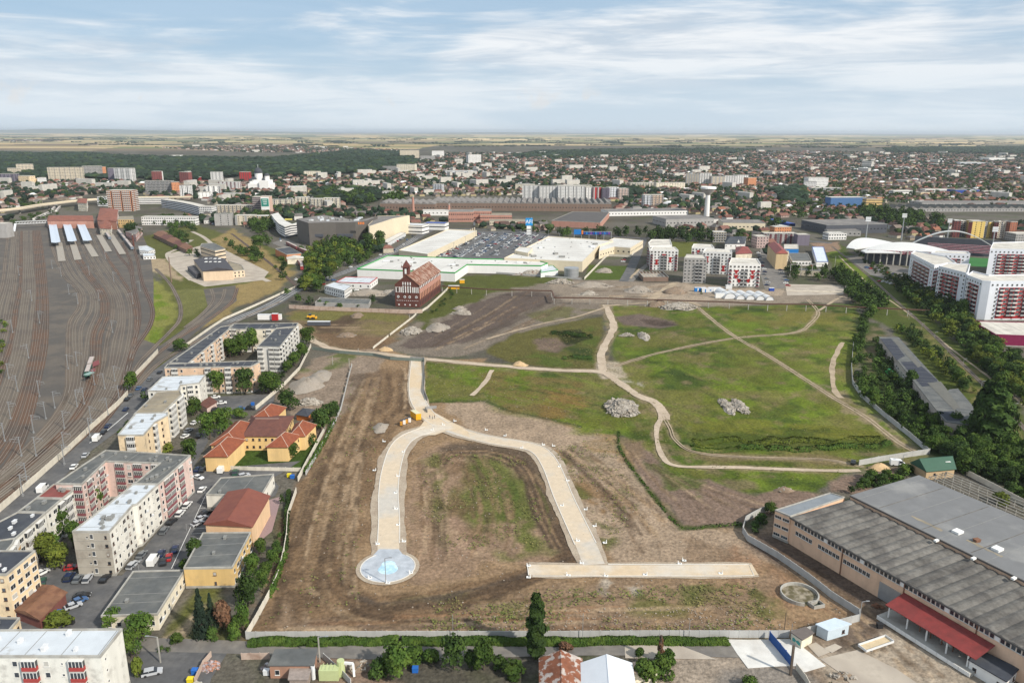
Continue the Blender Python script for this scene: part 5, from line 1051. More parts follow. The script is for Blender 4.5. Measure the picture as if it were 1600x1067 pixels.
MB().box((X(902),Yp-1,z(362.5)),(X(908)-X(897),.4,z(359)-z(367))).build('blue_panel',M_BLUEP,bf);MB().box((X(909.5),Yp-1.1,z(363)),(X(910.5)-X(908),.4,z(360)-z(366))).build('orange_panel',M_OR,bf)
# ---- water tower, chimneys
def chimney(x,yb,yt,w,m,label):
 p=P(x,yb);h=Hpx(x,yb,yb-yt);r=mpp(x,yb)*w/2;o=thing('chimney',p,label,'chimney');MB().tube((p.x,p.y),r*1.2,r*.8,0,h,12).build('stack',m,o);MB().tube((p.x,p.y),r*.95,r*.95,h-1,h+.3,12).build('rim',M_CON,o)
p=P(1104,338);h=Hpx(1104,338,46);r=mpp(1104,338);wt=thing('water_tower',p,'tall white water tower with a funnel shaped tank','water tower')
MB().tube((p.x,p.y),r*4.2,r*3.4,0,h*.72,16,cap=False).build('shaft',W_CLN,wt);MB().tube((p.x,p.y),r*3.4,r*12,h*.72,h*.94,20,cap=False).build('funnel',wallm('tower_concrete',(.50,.46,.42)),wt);MB().tube((p.x,p.y),r*12.2,r*11.5,h*.94,h,20).build('tank_rim',W_CLN,wt)
chimney(646,337,307,4,W_BRKP,'tall brick chimney at the west end of the sawtooth factory');chimney(702,336,319,3.5,W_BRKP,'short brick chimney in front of the sawtooth factory');chimney(209,385,366,2.4,W_BRK,'thin brick chimney beside the railway tree')
chimney(268,441,400,1.8,W_SHED,'slender dark brown chimney on the grass beside the depot yard')
# ---- sawtooth factory halls
def sawhall(label,x0,x1,y0,y1,hp,n,dep,m=None,teeth=True):
 a=P(x0,y0).xy;b=P(x1,y1).xy;u=(b-a).normalized();v=Vector((-u.y,u.x));H=Hpx(x0,y0,hp);r=bld('factory_hall',label,'factory',None,H,m or W_SHED,M_TILEG,1,{'*':'W'},world=[a,b,b+v*dep,a+v*dep],joined=True,bay=5,rim=M_VENT)
 L_=(b-a).length/n
 for i in range(n if teeth else 0):
  q=a+u*(i*L_)+v*2;z=H;mb=MB();vs=[(*q,z),(*(q+u*L_*.9),z),(*(q+u*L_*.25),z+3.4)]+[(*(q+v*(dep-4)),z),(*(q+u*L_*.9+v*(dep-4)),z),(*(q+u*L_*.25+v*(dep-4)),z+3.4)]
  mb.add(vs,[(0,1,2),(3,5,4)],0);mb.add(vs,[(1,4,5,2)],0);mb.add(vs,[(0,2,5,3)],1);mb.build('sawtooth',[M_TILEG,M_PALE],r)
 return r
sawhall('very long brown factory hall with a pale sawtooth roof',672,955,329,331,12,30,90)
sawhall('lower west hall of the sawtooth factory',594,680,330,331,12,8,60)
sawhall('dark flat factory range behind the sawtooth hall',735,955,318,320,5,10,40,teeth=False)
flatpx('factory_hall','wide dark roofed brick factory hall right of the pylon sign',[(862,345),(895,331),(952,332),(938,348)],8,W_BRKP,mat('dark_factory_roof',(.085,.078,.075),.9,.2,.1),'factory')
sawhall('white and grey low industrial shed row with a red gable end',950,1075,338,336,7,8,40,W_CLN,False)
sawhall('grey shed with white window strip beside the water tower',1040,1115,355,353,12,8,45,W_GRY,False)
sawhall('wide yellow fronted shed with skylight roof right of the water tower',1129,1195,360,361,12,8,40,W_MALC,False)
sawhall('dark ruined warehouse with broken roof left of the stadium',1290,1385,366,364,14,6,60,W_NAVY,False)
sawhall('open grey shed at the west side of the ruined warehouse',1265,1292,352,368,7,4,40,W_GRY,False)
sawhall('long grey factory behind the trees right of the yellow office',1385,1640,331,331,5,20,50,W_GRY)
sawhall('lower grey factory range along the rail embankment',1440,1660,322,322,5,12,40,W_GRY,False)
slab('workshop','red brick workshop with arched windows between the two chimneys',701,740,347,16,30,W_BRKP,M_TILEG,2,'W',cat='factory');slab('workshop','red brick workshop annexe with small chimney at its right end',740,768,344,14,30,W_BRKP,M_TILEG,2,'W',cat='factory')
slab('warehouse','long white trailers and store in front of the sawtooth factory',660,716,337,8,14,W_CLN,M_WROOF,1,'.W',cat='warehouse');slab('shop','low tan shop roof left of the pylon sign',765,822,352,6,24,W_BEI,M_ROOFT,1,'W',cat='shop')
slab('shop','brown roofed workshop behind the low tan shop',750,800,345,9,24,W_BRKP,M_ROOFT,1,'W',cat='workshop')
slab('shop','white and blue showroom beside the cream mall wing',618,660,364,13,20,W_CLN,M_VENTW,2,'l',cat='shop',sk=2);slab('shop','long white showroom with blue stripe on the far side of the road',662,695,359,10,18,W_CLN,M_BLUED,1,'l',cat='shop',sk=1)
ca=flatpx('bus_canopy','narrow white canopy roof beside the road in front of the cream wing',[(598,377),(626,363),(634,364),(606,380)],4,M_VENTW,M_WROOF,'canopy')
# ---- buildings beside the stadium, apartments with red panels
def redwhite(label,px,H,fl,redcols,**k):
 r=bld('tower_block',label,'apartment block',px,H,W_CLNB,M_ROOFC,0,None,rim=W_CLNB,parapet=.8);w=poly_world(px,H);w=w if area(w)>0 else w[::-1];fh=(H-1)/fl
 for i in range(len(w)):
  a,b=w[i],w[(i+1) % len(w)];nr=Vector(((b-a).y,-(b-a).x)).normalized();L_=(b-a).length
  if nr.dot(-((a+b)/2).normalized())<.05 or L_<6:continue
  nb=max(2,round(L_/3.4));dx=L_/nb
  rc=nb>=5;s0,s1=int(nb*.18),int(nb*.86)
  if rc:
   o=MB().box((0,-.05,0),(dx*(s1-s0),.2,H-fh*1.9)).build('red_panel',PAR['R'],r);o.matrix_basis=Matrix.Translation(-wloc(r)) @ facade_M(a,b,dx*(s0+s1)/2,(H-fh*1.9)/2+fh*.6)
  for f in range(fl):
   for j in range(nb):
    M=facade_M(a,b,dx*(j+.5),fh*(f+.5)+.5)
    if rc and s0<=j<s1 and 0<f<fl-1:
     M=M @ Matrix.Translation((0,-.15,0))
     if (j-s0) % 3==1:inst('window',win_mesh(dx*.8,1.5,0),M,r)
     else:inst('balcony',balc_mesh(dx*.9,fh*.9,PAR['g' if (j-s0) % 3==2 else 'w'],False,0,1.1),M,r)
    elif (j+i) % 2==0 or f==fl-1:inst('window',win_mesh(1.4,1.4,0),M,r)
 return r
W_CLNB=wallm('cool_white_wall',(.66,.68,.72),amt=.06,var=.04)
redwhite('white and red apartment wing nearest the stadium roof',[(1423,397),(1430,393),(1480,402),(1494,412),(1477,413),(1460,416)],25,8,None)
redwhite('middle red fronted apartment wing behind the trees',[(1467,417),(1480,412),(1516,414),(1512,427),(1510,428)],27,9,None)
redwhite('rightmost apartment wing with a big red balcony grid facing the shop',[(1511,431),(1520,425),(1545,431),(1640,430),(1640,441),(1548,441),(1535,440)],27,9,None)
redwhite('white apartment slab with few red spots behind the stadium stand',[(1455,396),(1462,392),(1512,394),(1516,398)],20,6,None)
redwhite('tall white and red apartment block at the right edge, above the other wings',[(1547,390),(1552,380),(1640,378),(1640,392)],27,9,None)
sd_=thing('stadium',P(1420,410),'football stadium with two white arched stand roofs and red seats','stadium')
def lens(p0,p1,hz,bulge,zb,m,nm,inw,n=14,zin=0):
 a=Vector(p0);b=Vector(p1);u=(b-a);v=Vector((-u.y,u.x)).normalized()*inw;mb=MB();vs=[]
 for row in (0,.5,1):
  for i in range(n+1):
   t=i/n;c=a+u*t+v*row*(.45+.55*math.sin(math.pi*t));z=zb+hz*math.sin(math.pi*t)*((row if zin==0 else 1)**.8);vs.append((c.x,c.y,z))
 mb.add(vs,[(r*(n+1)+i,r*(n+1)+i+1,(r+1)*(n+1)+i+1,(r+1)*(n+1)+i) for r in (0,1) for i in range(n)])
 mb.add([(x,y,z-.8) for x,y,z in vs],[((r+1)*(n+1)+i,(r+1)*(n+1)+i+1,r*(n+1)+i+1,r*(n+1)+i) for r in (0,1) for i in range(n)])
 mb.add(vs[:n+1]+[(x,y,z-.8) for x,y,z in vs[:n+1]],[(n+1+i,n+2+i,i+1,i) for i in range(n)]);mb.build(nm,m,sd_)
M_MEM=mat('white_membrane',(.56,.56,.55),.5,.03,.3)
s0=P(1352,415).xy;s1=P(1520,425).xy;s2=P(1475,382).xy;s3=P(1338,392).xy
zb=14
lens(P(1352,392,14).xy,P(1500,394,14).xy,7,0,12.5,M_MEM,'stand_roof',26)
lens(P(1336,386,14).xy,P(1410,378,14).xy,6,0,12,M_MEM,'stand_roof',22)
lens(P(1420,376,14).xy,P(1560,382,14).xy,17,0,9,M_MEM,'stand_roof',6,zin=.01)
M_SEAT=mat('red_seats',(.30,.03,.05),.8,.3,1.5,(.45,.42,.42),.8,.8)
a=P(1354,412).xy;b=P(1490,420).xy
for k in range(14):p=a.lerp(b,k/13);MB().beam((*p,0),(*p,14),1.0).build('column',M_CON,sd_)
MB().beam((*(a+Vector((0,6))),7),(*(b+Vector((0,6))),7),.5,14).build('stand_back',W_NAVY,sd_)
MB().beam((*(a+Vector((0,.5))),12.5),(*(b+Vector((0,.5))),12.5),.5,3).build('red_band',M_SEAT,sd_)
def stand(p0,p1,dep,h0,h1):
 a=Vector(p0);b=Vector(p1);u=(b-a).normalized();v=Vector((-u.y,u.x))*dep;n=6;mb=MB()
 for k in range(n):
  f0_,f1_=k/n,(k+1)/n;z=h0+(h1-h0)*f1_;q=[a+v*f0_,b+v*f0_,b+v*f1_,a+v*f1_];q=q if area(q)>0 else q[::-1];mb.prism([tuple(x) for x in q],0,z,1,mtop=0)
 mb.build('terrace',[M_SEAT,W_NAVY],sd_)
stand(P(1450,396).xy,P(1560,402).xy,18,2,9);stand(P(1490,416).xy,P(1356,408).xy,14,3,11)
sheet('football_pitch',[(1440,398),(1560,405),(1540,418),(1400,404)],.08,mat('pitch_grass',(.03,.14,.03),.9,.1,.5))
MB().beam((*P(1428,384).xy,5.5),(*P(1562,392).xy,5.5),2,11).build('stand_back',W_NAVY,sd_)
def floodlight(x,yb,yt,label):
 p=P(x,yb);h=Hpx(x,yb,yb-yt);r=thing('floodlight_mast',p,label,'floodlight');MB().tube((p.x,p.y),1.0,.45,0,h,8).build('mast',M_STEEL,r)
 for i in range(3):MB().box((p.x,p.y-.4,h+.6+i*1.7),(5.6,.5,1.3)).build('lamp_row',M_VENTW,r)
floodlight(1408,376,340,'white floodlight mast behind the small stadium roof');floodlight(1350,396,346,'dark slim floodlight mast at the left corner of the stadium');floodlight(1546,412,362,'floodlight mast in front of the far stand, right of the pitch');floodlight(1480,372,348,'distant floodlight mast behind the big arch')
# ---- towers and slabs: (name-label, x0, x1, yb, hpx, depth, wall, roof, floors, pattern, skew)
M_STRIPE=W_CREAM;W_ORN=wallm('orange_render',(.55,.24,.12),amt=.15);W_DRD=wallm('dark_red_render',(.20,.06,.055),amt=.15);W_YLW=wallm('bright_yellow_render',(.62,.45,.14),amt=.1);W_PUR=wallm('slate_purple_render',(.16,.14,.18),amt=.1)
SL=[
 ('long cream slab of flats left of centre, in front of the dark wood',76,130,281,19,14,W_BEI,8,'wgwW'),('grey continuation of the long cream slab',130,160,278,18,14,W_GRY,8,'gWgw'),('short orange end piece of the grey slab',160,167,276,15,14,W_ORN,8,'w'),
 ('dark narrow tower beside the white tower at the wood',170,180,283,20,14,W_PUR,9,'w'),('bright white tower with grey balcony columns at the wood',180,207,284,21,16,W_CLN,10,'wgWgw'),
 ('pale pink terrace of flats at the far left',13,30,275,12,14,W_BEI,5,'wW'),('stepped cream flats left of the dark hall',27,53,272,15,14,W_BEI,6,'wWg'),('yellow house like block in front of the dark hall',30,47,288,13,18,W_YEL,4,'w.'),('ochre low block beside the yellow one',47,59,288,8,16,W_OCH,3,'w'),('pale mint block at the left suburb',59,68,288,10,16,W_CLN,4,'w'),
 ('first dark red tower with a white side in the row before the wood',238,251,285,17,14,W_DRD,9,'w.'),('white side wing of the first dark red tower',251,256,284,16,10,W_CLN,9,'w'),('second dark red tower in the row before the wood',281,295,285,16,14,W_DRD,9,'w.'),('white side wing of the second dark red tower',295,300,284,16,10,W_CLN,9,'w'),
 ('white tower with a green stripe before the wood',330,347,285,16,14,W_CLN,9,'wGw'),('dark red and bright red tower near the domed church',375,391,282,13,14,W_DRD,7,'Rw'),('long low red roofed row between the dark red towers',300,331,282,5,14,PAR['R'],2,'w'),
 ('white hotel slab with red window columns',342,373,297,13,14,W_CLN,7,'mww'),('big orange block of flats with white vertical bands at the station',170,209,330,32,22,W_BRKO,11,'bbVbb'),('grey panel slab with many loggias',228,270,303,20,14,W_GRY,8,'gWg'),('orange end tower of the grey panel slab',270,282,304,19,14,W_ORN,8,'w'),('white tower with dark slot beside the orange end',282,298,308,18,14,W_CLN,8,'wVw'),
 ('white stepped tower left of the low cream roofs',323,345,307,16,14,W_CLN,7,'wg.'),('low white flats in front of the stepped tower',310,330,310,9,14,W_CLN,4,'w.'),
 ('white end block with square windows of the curved slab',312,332,338,15,14,W_CLN,5,'W'),('long low beige row of flats behind the grey ends',335,397,334,13,14,W_BEI,4,'wg'),('blank grey end wall block of the curved row',336,363,353,18,14,W_GRY,6,'..w'),('pale slab right of the blank grey end wall',368,398,352,15,14,W_BEI,5,'Gw.w'),('tan flats left of the white parking deck',398,426,351,13,14,wallm('tan_render',(.48,.37,.24),amt=.2),5,'wg'),
 ('striped office tower side with dark window bands',396,410,336,28,16,wallm('tower_band',(.30,.25,.24),amt=.2),9,'l'),('low white row of shops along the station square',222,306,352,13,12,W_CLN,3,'W'),('long white office behind the orange block',209,262,319,9,12,W_CLN,3,'l'),('pale blue grey office left of the orange block',153,171,322,14,14,W_CLNB,4,'l'),
 ('cream stepped flats with pink billboard',505,530,325,15,14,W_CREAM,6,'wg'),('cream flats row left of the pink billboard',462,485,322,13,14,W_CREAM,5,'wg'),('cream flats behind the church square',425,458,325,13,14,W_CREAM,5,'wgw'),('white flats above the parking deck',485,504,326,15,14,W_CREAM,6,'gw'),
 ('cream office slab at the edge of the big park',620,649,270,13,16,W_CREAM,6,'w.'),('grey low annex of the cream office slab',598,621,268,8,16,W_GRY,3,'w'),('far beige slab in the old town',625,655,247,12,18,W_BEI,6,'w'),('far white towers in the old town',675,694,246,10,18,W_CLN,5,'w'),('far white twin tower of the old town',732,752,257,15,20,W_CLN,8,'wg'),('far grey slab beside the twin tower',657,680,251,7,18,W_GRY,4,'w'),('low white office with flat roof in the old town',696,740,273,6,16,W_CLNB,3,'l'),('round fronted white block in mid town',676,690,302,14,14,W_CLNB,6,'gw'),('low white block left of the round fronted one',598,615,306,7,14,W_CLN,3,'w'),('cream gabled office at the park edge',475,500,276,8,14,W_CREAM,3,'w.'),
 ('first white block with black columns behind the sawtooth factory',816,842,310,20,14,W_CLN,9,'wGw'),('second white block with black columns behind the sawtooth factory',842,872,311,20,14,W_CLN,9,'GwGw'),('third white block with slate columns behind the sawtooth factory',872,914,312,21,14,W_CLN,9,'wGwwV'),('slate and wine red tower behind the sawtooth factory',916,927,312,19,14,W_CLN,8,'wG'),('wine red striped tower behind the sawtooth factory',927,940,312,19,14,W_DRD,8,'GRV'),('narrow slate white tower next to the wine red one',940,951,312,18,14,W_PUR,8,'w.'),('white block right of the wine red tower',951,966,312,19,14,W_CLNB,7,'wg'),('pinkish block at the end of the white row',966,982,312,17,14,wallm('pink_beige',(.55,.42,.36),amt=.2),7,'gw'),
 ('white flats with grey balconies left of the water tower',1005,1018,324,19,16,W_CLNB,7,'gw'),('peach flats joined to the white one near the water tower',1018,1036,322,17,16,wallm('peach_far',(.60,.45,.34),amt=.2),6,'gw'),
 ('first far slab in the row of flats above the water tower',1071,1093,290,18,16,W_BEI,9,'Gw'),('second far slab in the row of flats above the water tower',1093,1111,290,19,16,W_CLN,9,'wg'),('third far slab in the row of flats above the water tower',1111,1132,291,15,16,W_BEI,7,'Gww'),('fourth far slab in the row of flats above the water tower',1132,1150,291,16,16,W_CLN,8,'wG'),('fifth far slab in the row of flats above the water tower',1150,1168,291,17,16,W_CLN,8,'Gw'),('sixth far slab with an orange end above the water tower',1168,1181,293,15,16,W_ORN,7,'w'),
 ('cream flats terrace behind the white block row',870,925,298,8,14,W_CREAM,4,'wg'),('cream flats terrace left of the tower row',985,1025,294,8,14,W_CREAM,4,'wg'),('long cream flats terrace in front of the tower row',1025,1070,296,10,14,W_CREAM,4,'w.'),('cream terrace at the left of the white row',805,835,296,8,14,W_CREAM,4,'w'),
 ('white stepped hospital left of the far roofs',1262,1293,295,17,26,W_CLN,7,'w'),('low white hospital wing',1256,1275,296,12,20,W_CLN,5,'w'),('pale low office right of the hospital',1268,1315,300,6,18,W_CLNB,3,'l'),
 ('yellow and orange factory office with a stair tower',1352,1377,328,17,14,wallm('office_yellow',(.60,.42,.18),amt=.1),4,'l'),('orange stair tower of the yellow office',1369,1376,327,19,8,W_ORN,4,'.'),('blue and orange striped wall hall behind the yellow office',1297,1352,324,15,20,mat('hall_blue',(.06,.14,.30),.7,.1,.5),0,''),
 ('first dark red tower of the coloured slab behind the stadium',1488,1498,371,26,14,W_DRD,8,'w'),('pale green balcony tower of the coloured slab',1498,1510,370,24,14,W_BEI,8,'g'),('second dark red strip of the coloured slab',1510,1516,372,25,14,W_DRD,8,'.'),('yellow towers of the coloured slab behind the stadium',1516,1536,372,26,14,W_YLW,8,'.w'),('grey panel tower of the coloured slab',1536,1542,372,25,14,W_GRY,8,'w'),('ochre tower of the coloured slab',1542,1550,372,25,14,W_YLW,8,'.w'),('brown tower in the coloured slab',1550,1557,373,26,14,W_DRD,8,'w'),('cream balcony tower of the coloured slab',1557,1575,372,25,14,W_CREAM,8,'wg'),('rust red end tower of the coloured slab',1575,1586,373,26,14,wallm('rust_end',(.30,.11,.06),amt=.1),8,'w'),('pale low annex right of the coloured slab',1586,1640,378,12,20,W_GRY,3,'w'),
 ('long panel slab of flats with loggias behind the car park',1193,1245,381,16,12,W_GRY,5,'mgm.'),('blank slate end block of the long panel slab',1245,1264,384,17,12,W_PUR,0,''),('pale panel slab left of the navy roofed house',1114,1134,379,16,12,W_BEI,4,'g'),('white office with dark window strips beside the ruined warehouse',1294,1322,375,10,14,W_CLN,2,'W'),('orange ochre house in front of the long sheds',1210,1236,364,9,14,W_ORN,2,'w'),
 ('peach apartment end block with maroon roof strip by the car park',1212,1231,412,19,20,W_CREAM,4,'w'),('grey pink flats left of the maroon roofed block',1182,1200,388,18,14,wallm('dusty_pink',(.40,.30,.28),amt=.2),4,'w'),
 ('low white workshop at the right field edge',1395,1425,306,8,14,W_CLN,2,'l'),('pale blue long shed in the right suburb',1445,1490,301,5,20,W_CLN,1,'l'),('bright blue roofed shed in the right suburb',1492,1530,303,6,26,M_BLUED,0,''),('yellow cube house in the right suburb',1438,1452,308,7,14,W_YEL,2,'w'),('white long depot at the far right',1535,1600,303,4,20,W_CLN,1,'l'),
 ('white logistics hall at the far right edge of town',1545,1570,252,5,60,W_CLN,0,''),('pale far industrial hall on the right',1500,1540,258,4,60,W_CLNB,0,''),('white long hall at the far left field',265,280,246,3,60,W_CLN,0,''),
 ('dark museum block with white fins at the far left',0,25,288,16,20,W_PUR,4,'VV.'),('grey industrial shed cut by the left edge',-30,12,372,22,14,W_GRY,0,'')]
for q in SL:
 lab,x0,x1,yb,hp,dp,wl,fl,pt=q
 slab('building',lab,x0,x1,yb,hp,dp,wl,random.choice((M_ROOFC,M_ROOFG,M_ROOFC,M_WROOF)),fl,pt,sk=random.choice((-.4,0,.4)),cat='building')
cur=[(253,325),(262,326),(275,328),(290,331),(302,334),(312,337)]
pts=[P(*c).xy for c in cur];rr=thing('curved_slab',P(283,332),'long curved white and blue slab of flats by the station square','apartment block')
bk=[p+Vector((6,14)) for p in pts];pol=pts+bk[::-1];pol=pol if area(pol)>0 else pol[::-1];hC=Hpx(253,325,13);MB().prism([tuple(p) for p in pol],0,hC,top=False).build('wall',W_CLNB,rr)
mb=MB();tri_poly(pol,hC,mb,0);mb.build('roof',M_ROOFC,rr);mb=MB()
for a,b in zip(pts,pts[1:]):jfac(mb,a,b,'l',5,0,hC/5,4)
mb.build('window',[GL[1],GL[0],M_FRAME],rr,'stuff')
bt=slab('office_tower','office tower with a large green billboard on its white face',409,424,338,31,12,wallm('salmon_tower',(.55,.38,.30),amt=.1),M_ROOFC,0);Yb=P(416,338).y-.4;X=lambda x:P(x,338).x;zf=lambda y:zat(416,y,Yb)
MB().box(((X(409)+X(423))/2,Yb,(zf(308)+zf(328))/2),(X(422.5)-X(409.5),.4,zf(308)-zf(328))).build('white_panel',M_WHITE,bt);MB().box((X(416),Yb-.4,(zf(310.5)+zf(322.5))/2),((X(422)-X(410.5)),.3,zf(310.5)-zf(322.5))).build('billboard',mat('billboard_green',(.02,.22,.17),.5,.1,.3),bt)
for k in range(3):MB().box((X(416),Yb-.6,zf(313+k*3)),((X(420)-X(412.5))*(1-.15*k),.1,.9)).build('billboard_text_line',M_WHITE,bt)
ch=thing('church',P(412,297),'white domed orthodox church with dark grey cupolas','church');Yc=P(412,297).y;z=lambda y:zat(412,y,Yc);X=lambda x:P(x,297).x;m_=mpp(412,297)
MB().box((X(407),Yc+10,z(287)/2),(m_*36,30,z(287))).build('nave',W_CLN,ch);MB().box((X(415),Yc+8,z(282)/2),(m_*14,36,z(282))).build('transept',W_CLN,ch)
c=(X(403),Yc+12);MB().tube(c,m_*6,m_*6,z(290),z(271),14).build('drum',W_CLN,ch);MB().dome((c[0],c[1],z(271)),m_*6.6,z(262.5)-z(271),14,5).build('dome',M_ROOFD,ch);MB().beam((*c,z(262.5)),(*c,z(258)),.5).build('cross',M_WHITE,ch)
for x,y0 in ((393,283),(397,281),(413,283),(418,275)):c=(X(x),Yc+4);MB().tube(c,m_*4,m_*4,z(292),z(y0),10).build('drum',W_CLN,ch);MB().dome((*c,z(y0)),m_*4.4,m_*4,10,4).build('dome',M_ROOFD,ch)
# ---- station
stn=thing('railway_station',P(180,345),'brick railway station with red tiled roofs and a bridge hall over the platforms','station')
hipwing(stn,[(152,344),(182,346),(184,327),(157,325)],11,3,W_BRKP,M_REDT,(.4,.4),2,[None,'w',None,None]);hipwing(stn,[(74,345),(146,345),(144,337),(76,337)],10,2,W_BRKP,M_REDT,(.1,.1),0)
hipwing(stn,[(155,354),(172,356),(174,345),(158,343)],9,3,W_CREAM,M_REDT,(1,1),2,['w','w',None,None]);hipwing(stn,[(121,317),(135,318),(136,311),(122,310)],13,4,W_CREAM,M_REDT,(1,1),3,['w','w',None,None])
bld('station_wing','ochre flat wing of the station with small windows','building',[(184,343),(186,339),(208,338),(209,343)],11,wallm('station_ochre',(.50,.36,.17),amt=.2),M_ROOFT,3,{'*':'w'},joined=True)
r=thing('signal_house',P(165,365),'cream signal house with red pyramid roof by the platforms','house');hipwing(r,[(156,357),(173,358),(174,350),(158,349)],8,3.5,W_CREAM,M_REDT,(1,1),2,['w.','w',None,None])
r=thing('tile_roof_house',P(205,365),'pink house with red tiled roof behind the railway tree','house');hipwing(r,[(196,362),(212,367),(222,356),(206,352)],8,3.5,wallm('pink_house',(.48,.27,.24),amt=.2),M_TILEG,(.8,.2),2,['w','w',None,None])
for i,(x0,y0,x1,y1,wpx) in enumerate([(81.5,347,87.5,379,12),(103.5,347,113,377,12),(125,347,137,376,12)]):
 a=P(x0,y0,5).xy;b=P(x1,y1,5).xy;u=(b-a).normalized();n=Vector((-u.y,u.x));w=mpp(x1,y1)*wpx/2
 t=thing('platform_canopy',(*((a+b)/2),0),['left white platform canopy','middle white platform canopy','right white platform canopy'][i]+' at the railway station','canopy','white platform canopies')
 mb=MB()
 for s_ in (-1,1):q=[a,b,b+n*w*s_,a+n*w*s_];vs=[(*q[0],4.7),(*q[1],4.7),(*q[2],5.3),(*q[3],5.3)];mb.add(vs,[(0,1,2,3)] if s_>0 else [(3,2,1,0)])
 mb.build('roof',mat('pale_blue_canopy',(.50,.56,.64),.4,.05,.5),t)
 for k in range(8):p=a.lerp(b,(k+.5)/8);MB().beam((*p,.6),(*p,4.7),.3).build('post',M_STEEL,t)
 MB().box((*(a+u*6),6.5),(w*1.9,8,3.2),math.atan2(u.y,u.x)-math.pi/2).build('stair_head',W_MALC,t);MB().box((*(a+u*10.2),7),(2.5,.4,1.6),math.atan2(u.y,u.x)-math.pi/2).build('stair_window',GL[0],t)
ft=thing('footbridge',P(40,350),'white steel footbridge from the platforms to the left bank','footbridge');a=P(24,349,7);b=P(74,347,7)
for z_ in (6,9):MB().beam((a.x,a.y,z_),(b.x,b.y,z_),2.6,.5).build('chord',M_VENTW,ft)
for k in range(12):p=a.lerp(b,k/11);q_=a.lerp(b,min(1,(k+.7)/11));MB().beam((p.x,p.y,6),(q_.x,q_.y,9),.4).build('brace',M_VENTW,ft)
p=P(22,362);MB().beam((a.x,a.y,6.5),(p.x,p.y,0),2.6,.8).build('stair_flight',M_VENTW,ft);MB().beam((b.x,b.y,0),(b.x,b.y,6),1.2).build('pier',M_CON,ft)
vi=thing('road_viaduct',P(150,325),'long pale road viaduct crossing behind the station','viaduct');c_=smooth([P(x,y,8).xy for x,y in ((-30,332),(30,326),(60,321),(110,315),(160,311),(209,309),(300,308))],20)
ribbon_mb(MB(),c_,14,8,0,0,1.6).build('deck',M_YARD,vi)
for s_ in (-7,7):mb=MB();ribbon_mb(mb,offs(c_,s_),.5,9.2,0,0,1.4);mb.build('parapet',W_MALC,vi)
for p in c_[::3]:MB().box((p.x,p.y,3.5),(2,2,7)).build('pier',M_CON,vi)
dp=bld('depot_office','beige three storey depot office with flat roof behind the engine shed','office',[(313,385),(315,381),(334,380),(352,389),(336,392)],12,wallm('depot_beige',(.56,.46,.34),amt=.15),M_ROOFG,3,{'*':'l'},joined=True)
r=thing('engine_shed',P(340,430),'peach engine shed with dark gabled roof, two grey doors and roof lights','depot');w_=hipwing(r,[(317,424),(364,422),(350,404),(303,406)],8.5,2.5,wallm('shed_peach',(.58,.45,.32),amt=.15),mat('dark_metal_roof',(.050,.045,.05),.6,.1,.3),(0,0),0,along=1)
a=P(317,440).xy;b=P(364,438).xy
for t in (.36,.70):o=MB().box((0,-.1,0),(6,.3,6)).build('door',W_NAVY,r);o.matrix_basis=Matrix.Translation(-wloc(r)) @ facade_M(w_[0],w_[1],(w_[1]-w_[0]).length*t,3)
for k in range(8):p=P(322+k%4*7,404+k//4*5,11);MB().box((p.x,p.y,10.9),(2,3,.5)).build('roof_light',M_WHITE,r)
bld('depot_annexe','beige annexe with small windows right of the engine shed','building',[(364,424),(356,408),(378,415),(382,422)],6,wallm('annexe_peach',(.60,.49,.36),amt=.1),M_ROOFT,2,{'*':'w'},joined=True)
bld('car_shelter','dark roofed open shelter with a yellow vehicle inside','shelter',[(293,417),(303,415),(316,426),(306,429)],4,W_NAVY,MATS['dark_metal_roof'],0,parapet=0)
r=thing('goods_shed',P(260,375),'long rusty roofed goods shed with many ridges among bushes','shed')
for k in range(5):x,y=240+k*10.2,361+k*4.9;hipwing(r,[(x,y+5),(x+10.2,y+9.5),(x+25-k*1.2,y+5),(x+15-k*1.2,y)],4.5,1.6,W_SHED,[MATS['brown_rust_sheet'],M_TERRD][k % 2],(0,0),0,along=0)
bld('white_house','small white house with flat roof beside the railway','house',[(216,385),(230,384),(242,390),(232,393),(218,392)],4,W_CLN,M_ROOFW,1,{'*':'w'},joined=True);bld('white_house','low white shed just below the small white house','house',[(222,396),(241,396),(243,400),(224,401)],3,W_CLN,M_ROOFW,1,{'*':'w'},joined=True)
flatpx('tram_depot','depot with dark flat roof and orange brick end beside old railcars',[(430,389),(452,386),(470,396),(448,398)],7,W_BRKO,M_ROOFD,'depot');r=thing('depot_gable',P(460,410),'cream gabled depot hall with two dark red doors','depot');w_=hipwing(r,[(449,405),(475,404),(472,400),(448,402)],5,1.2,W_CREAM,M_ROOFC,(0,0),0,along=1)
for t in (.4,.75):o=MB().box((0,-.1,0),(4,.3,4)).build('door',PAR['m'],r);o.matrix_basis=Matrix.Translation(-wloc(r)) @ facade_M(w_[0],w_[1],(w_[1]-w_[0]).length*t,2.2)
M_RCAR=mat('railcar_red',(.26,.04,.04),.6,.1,.8)
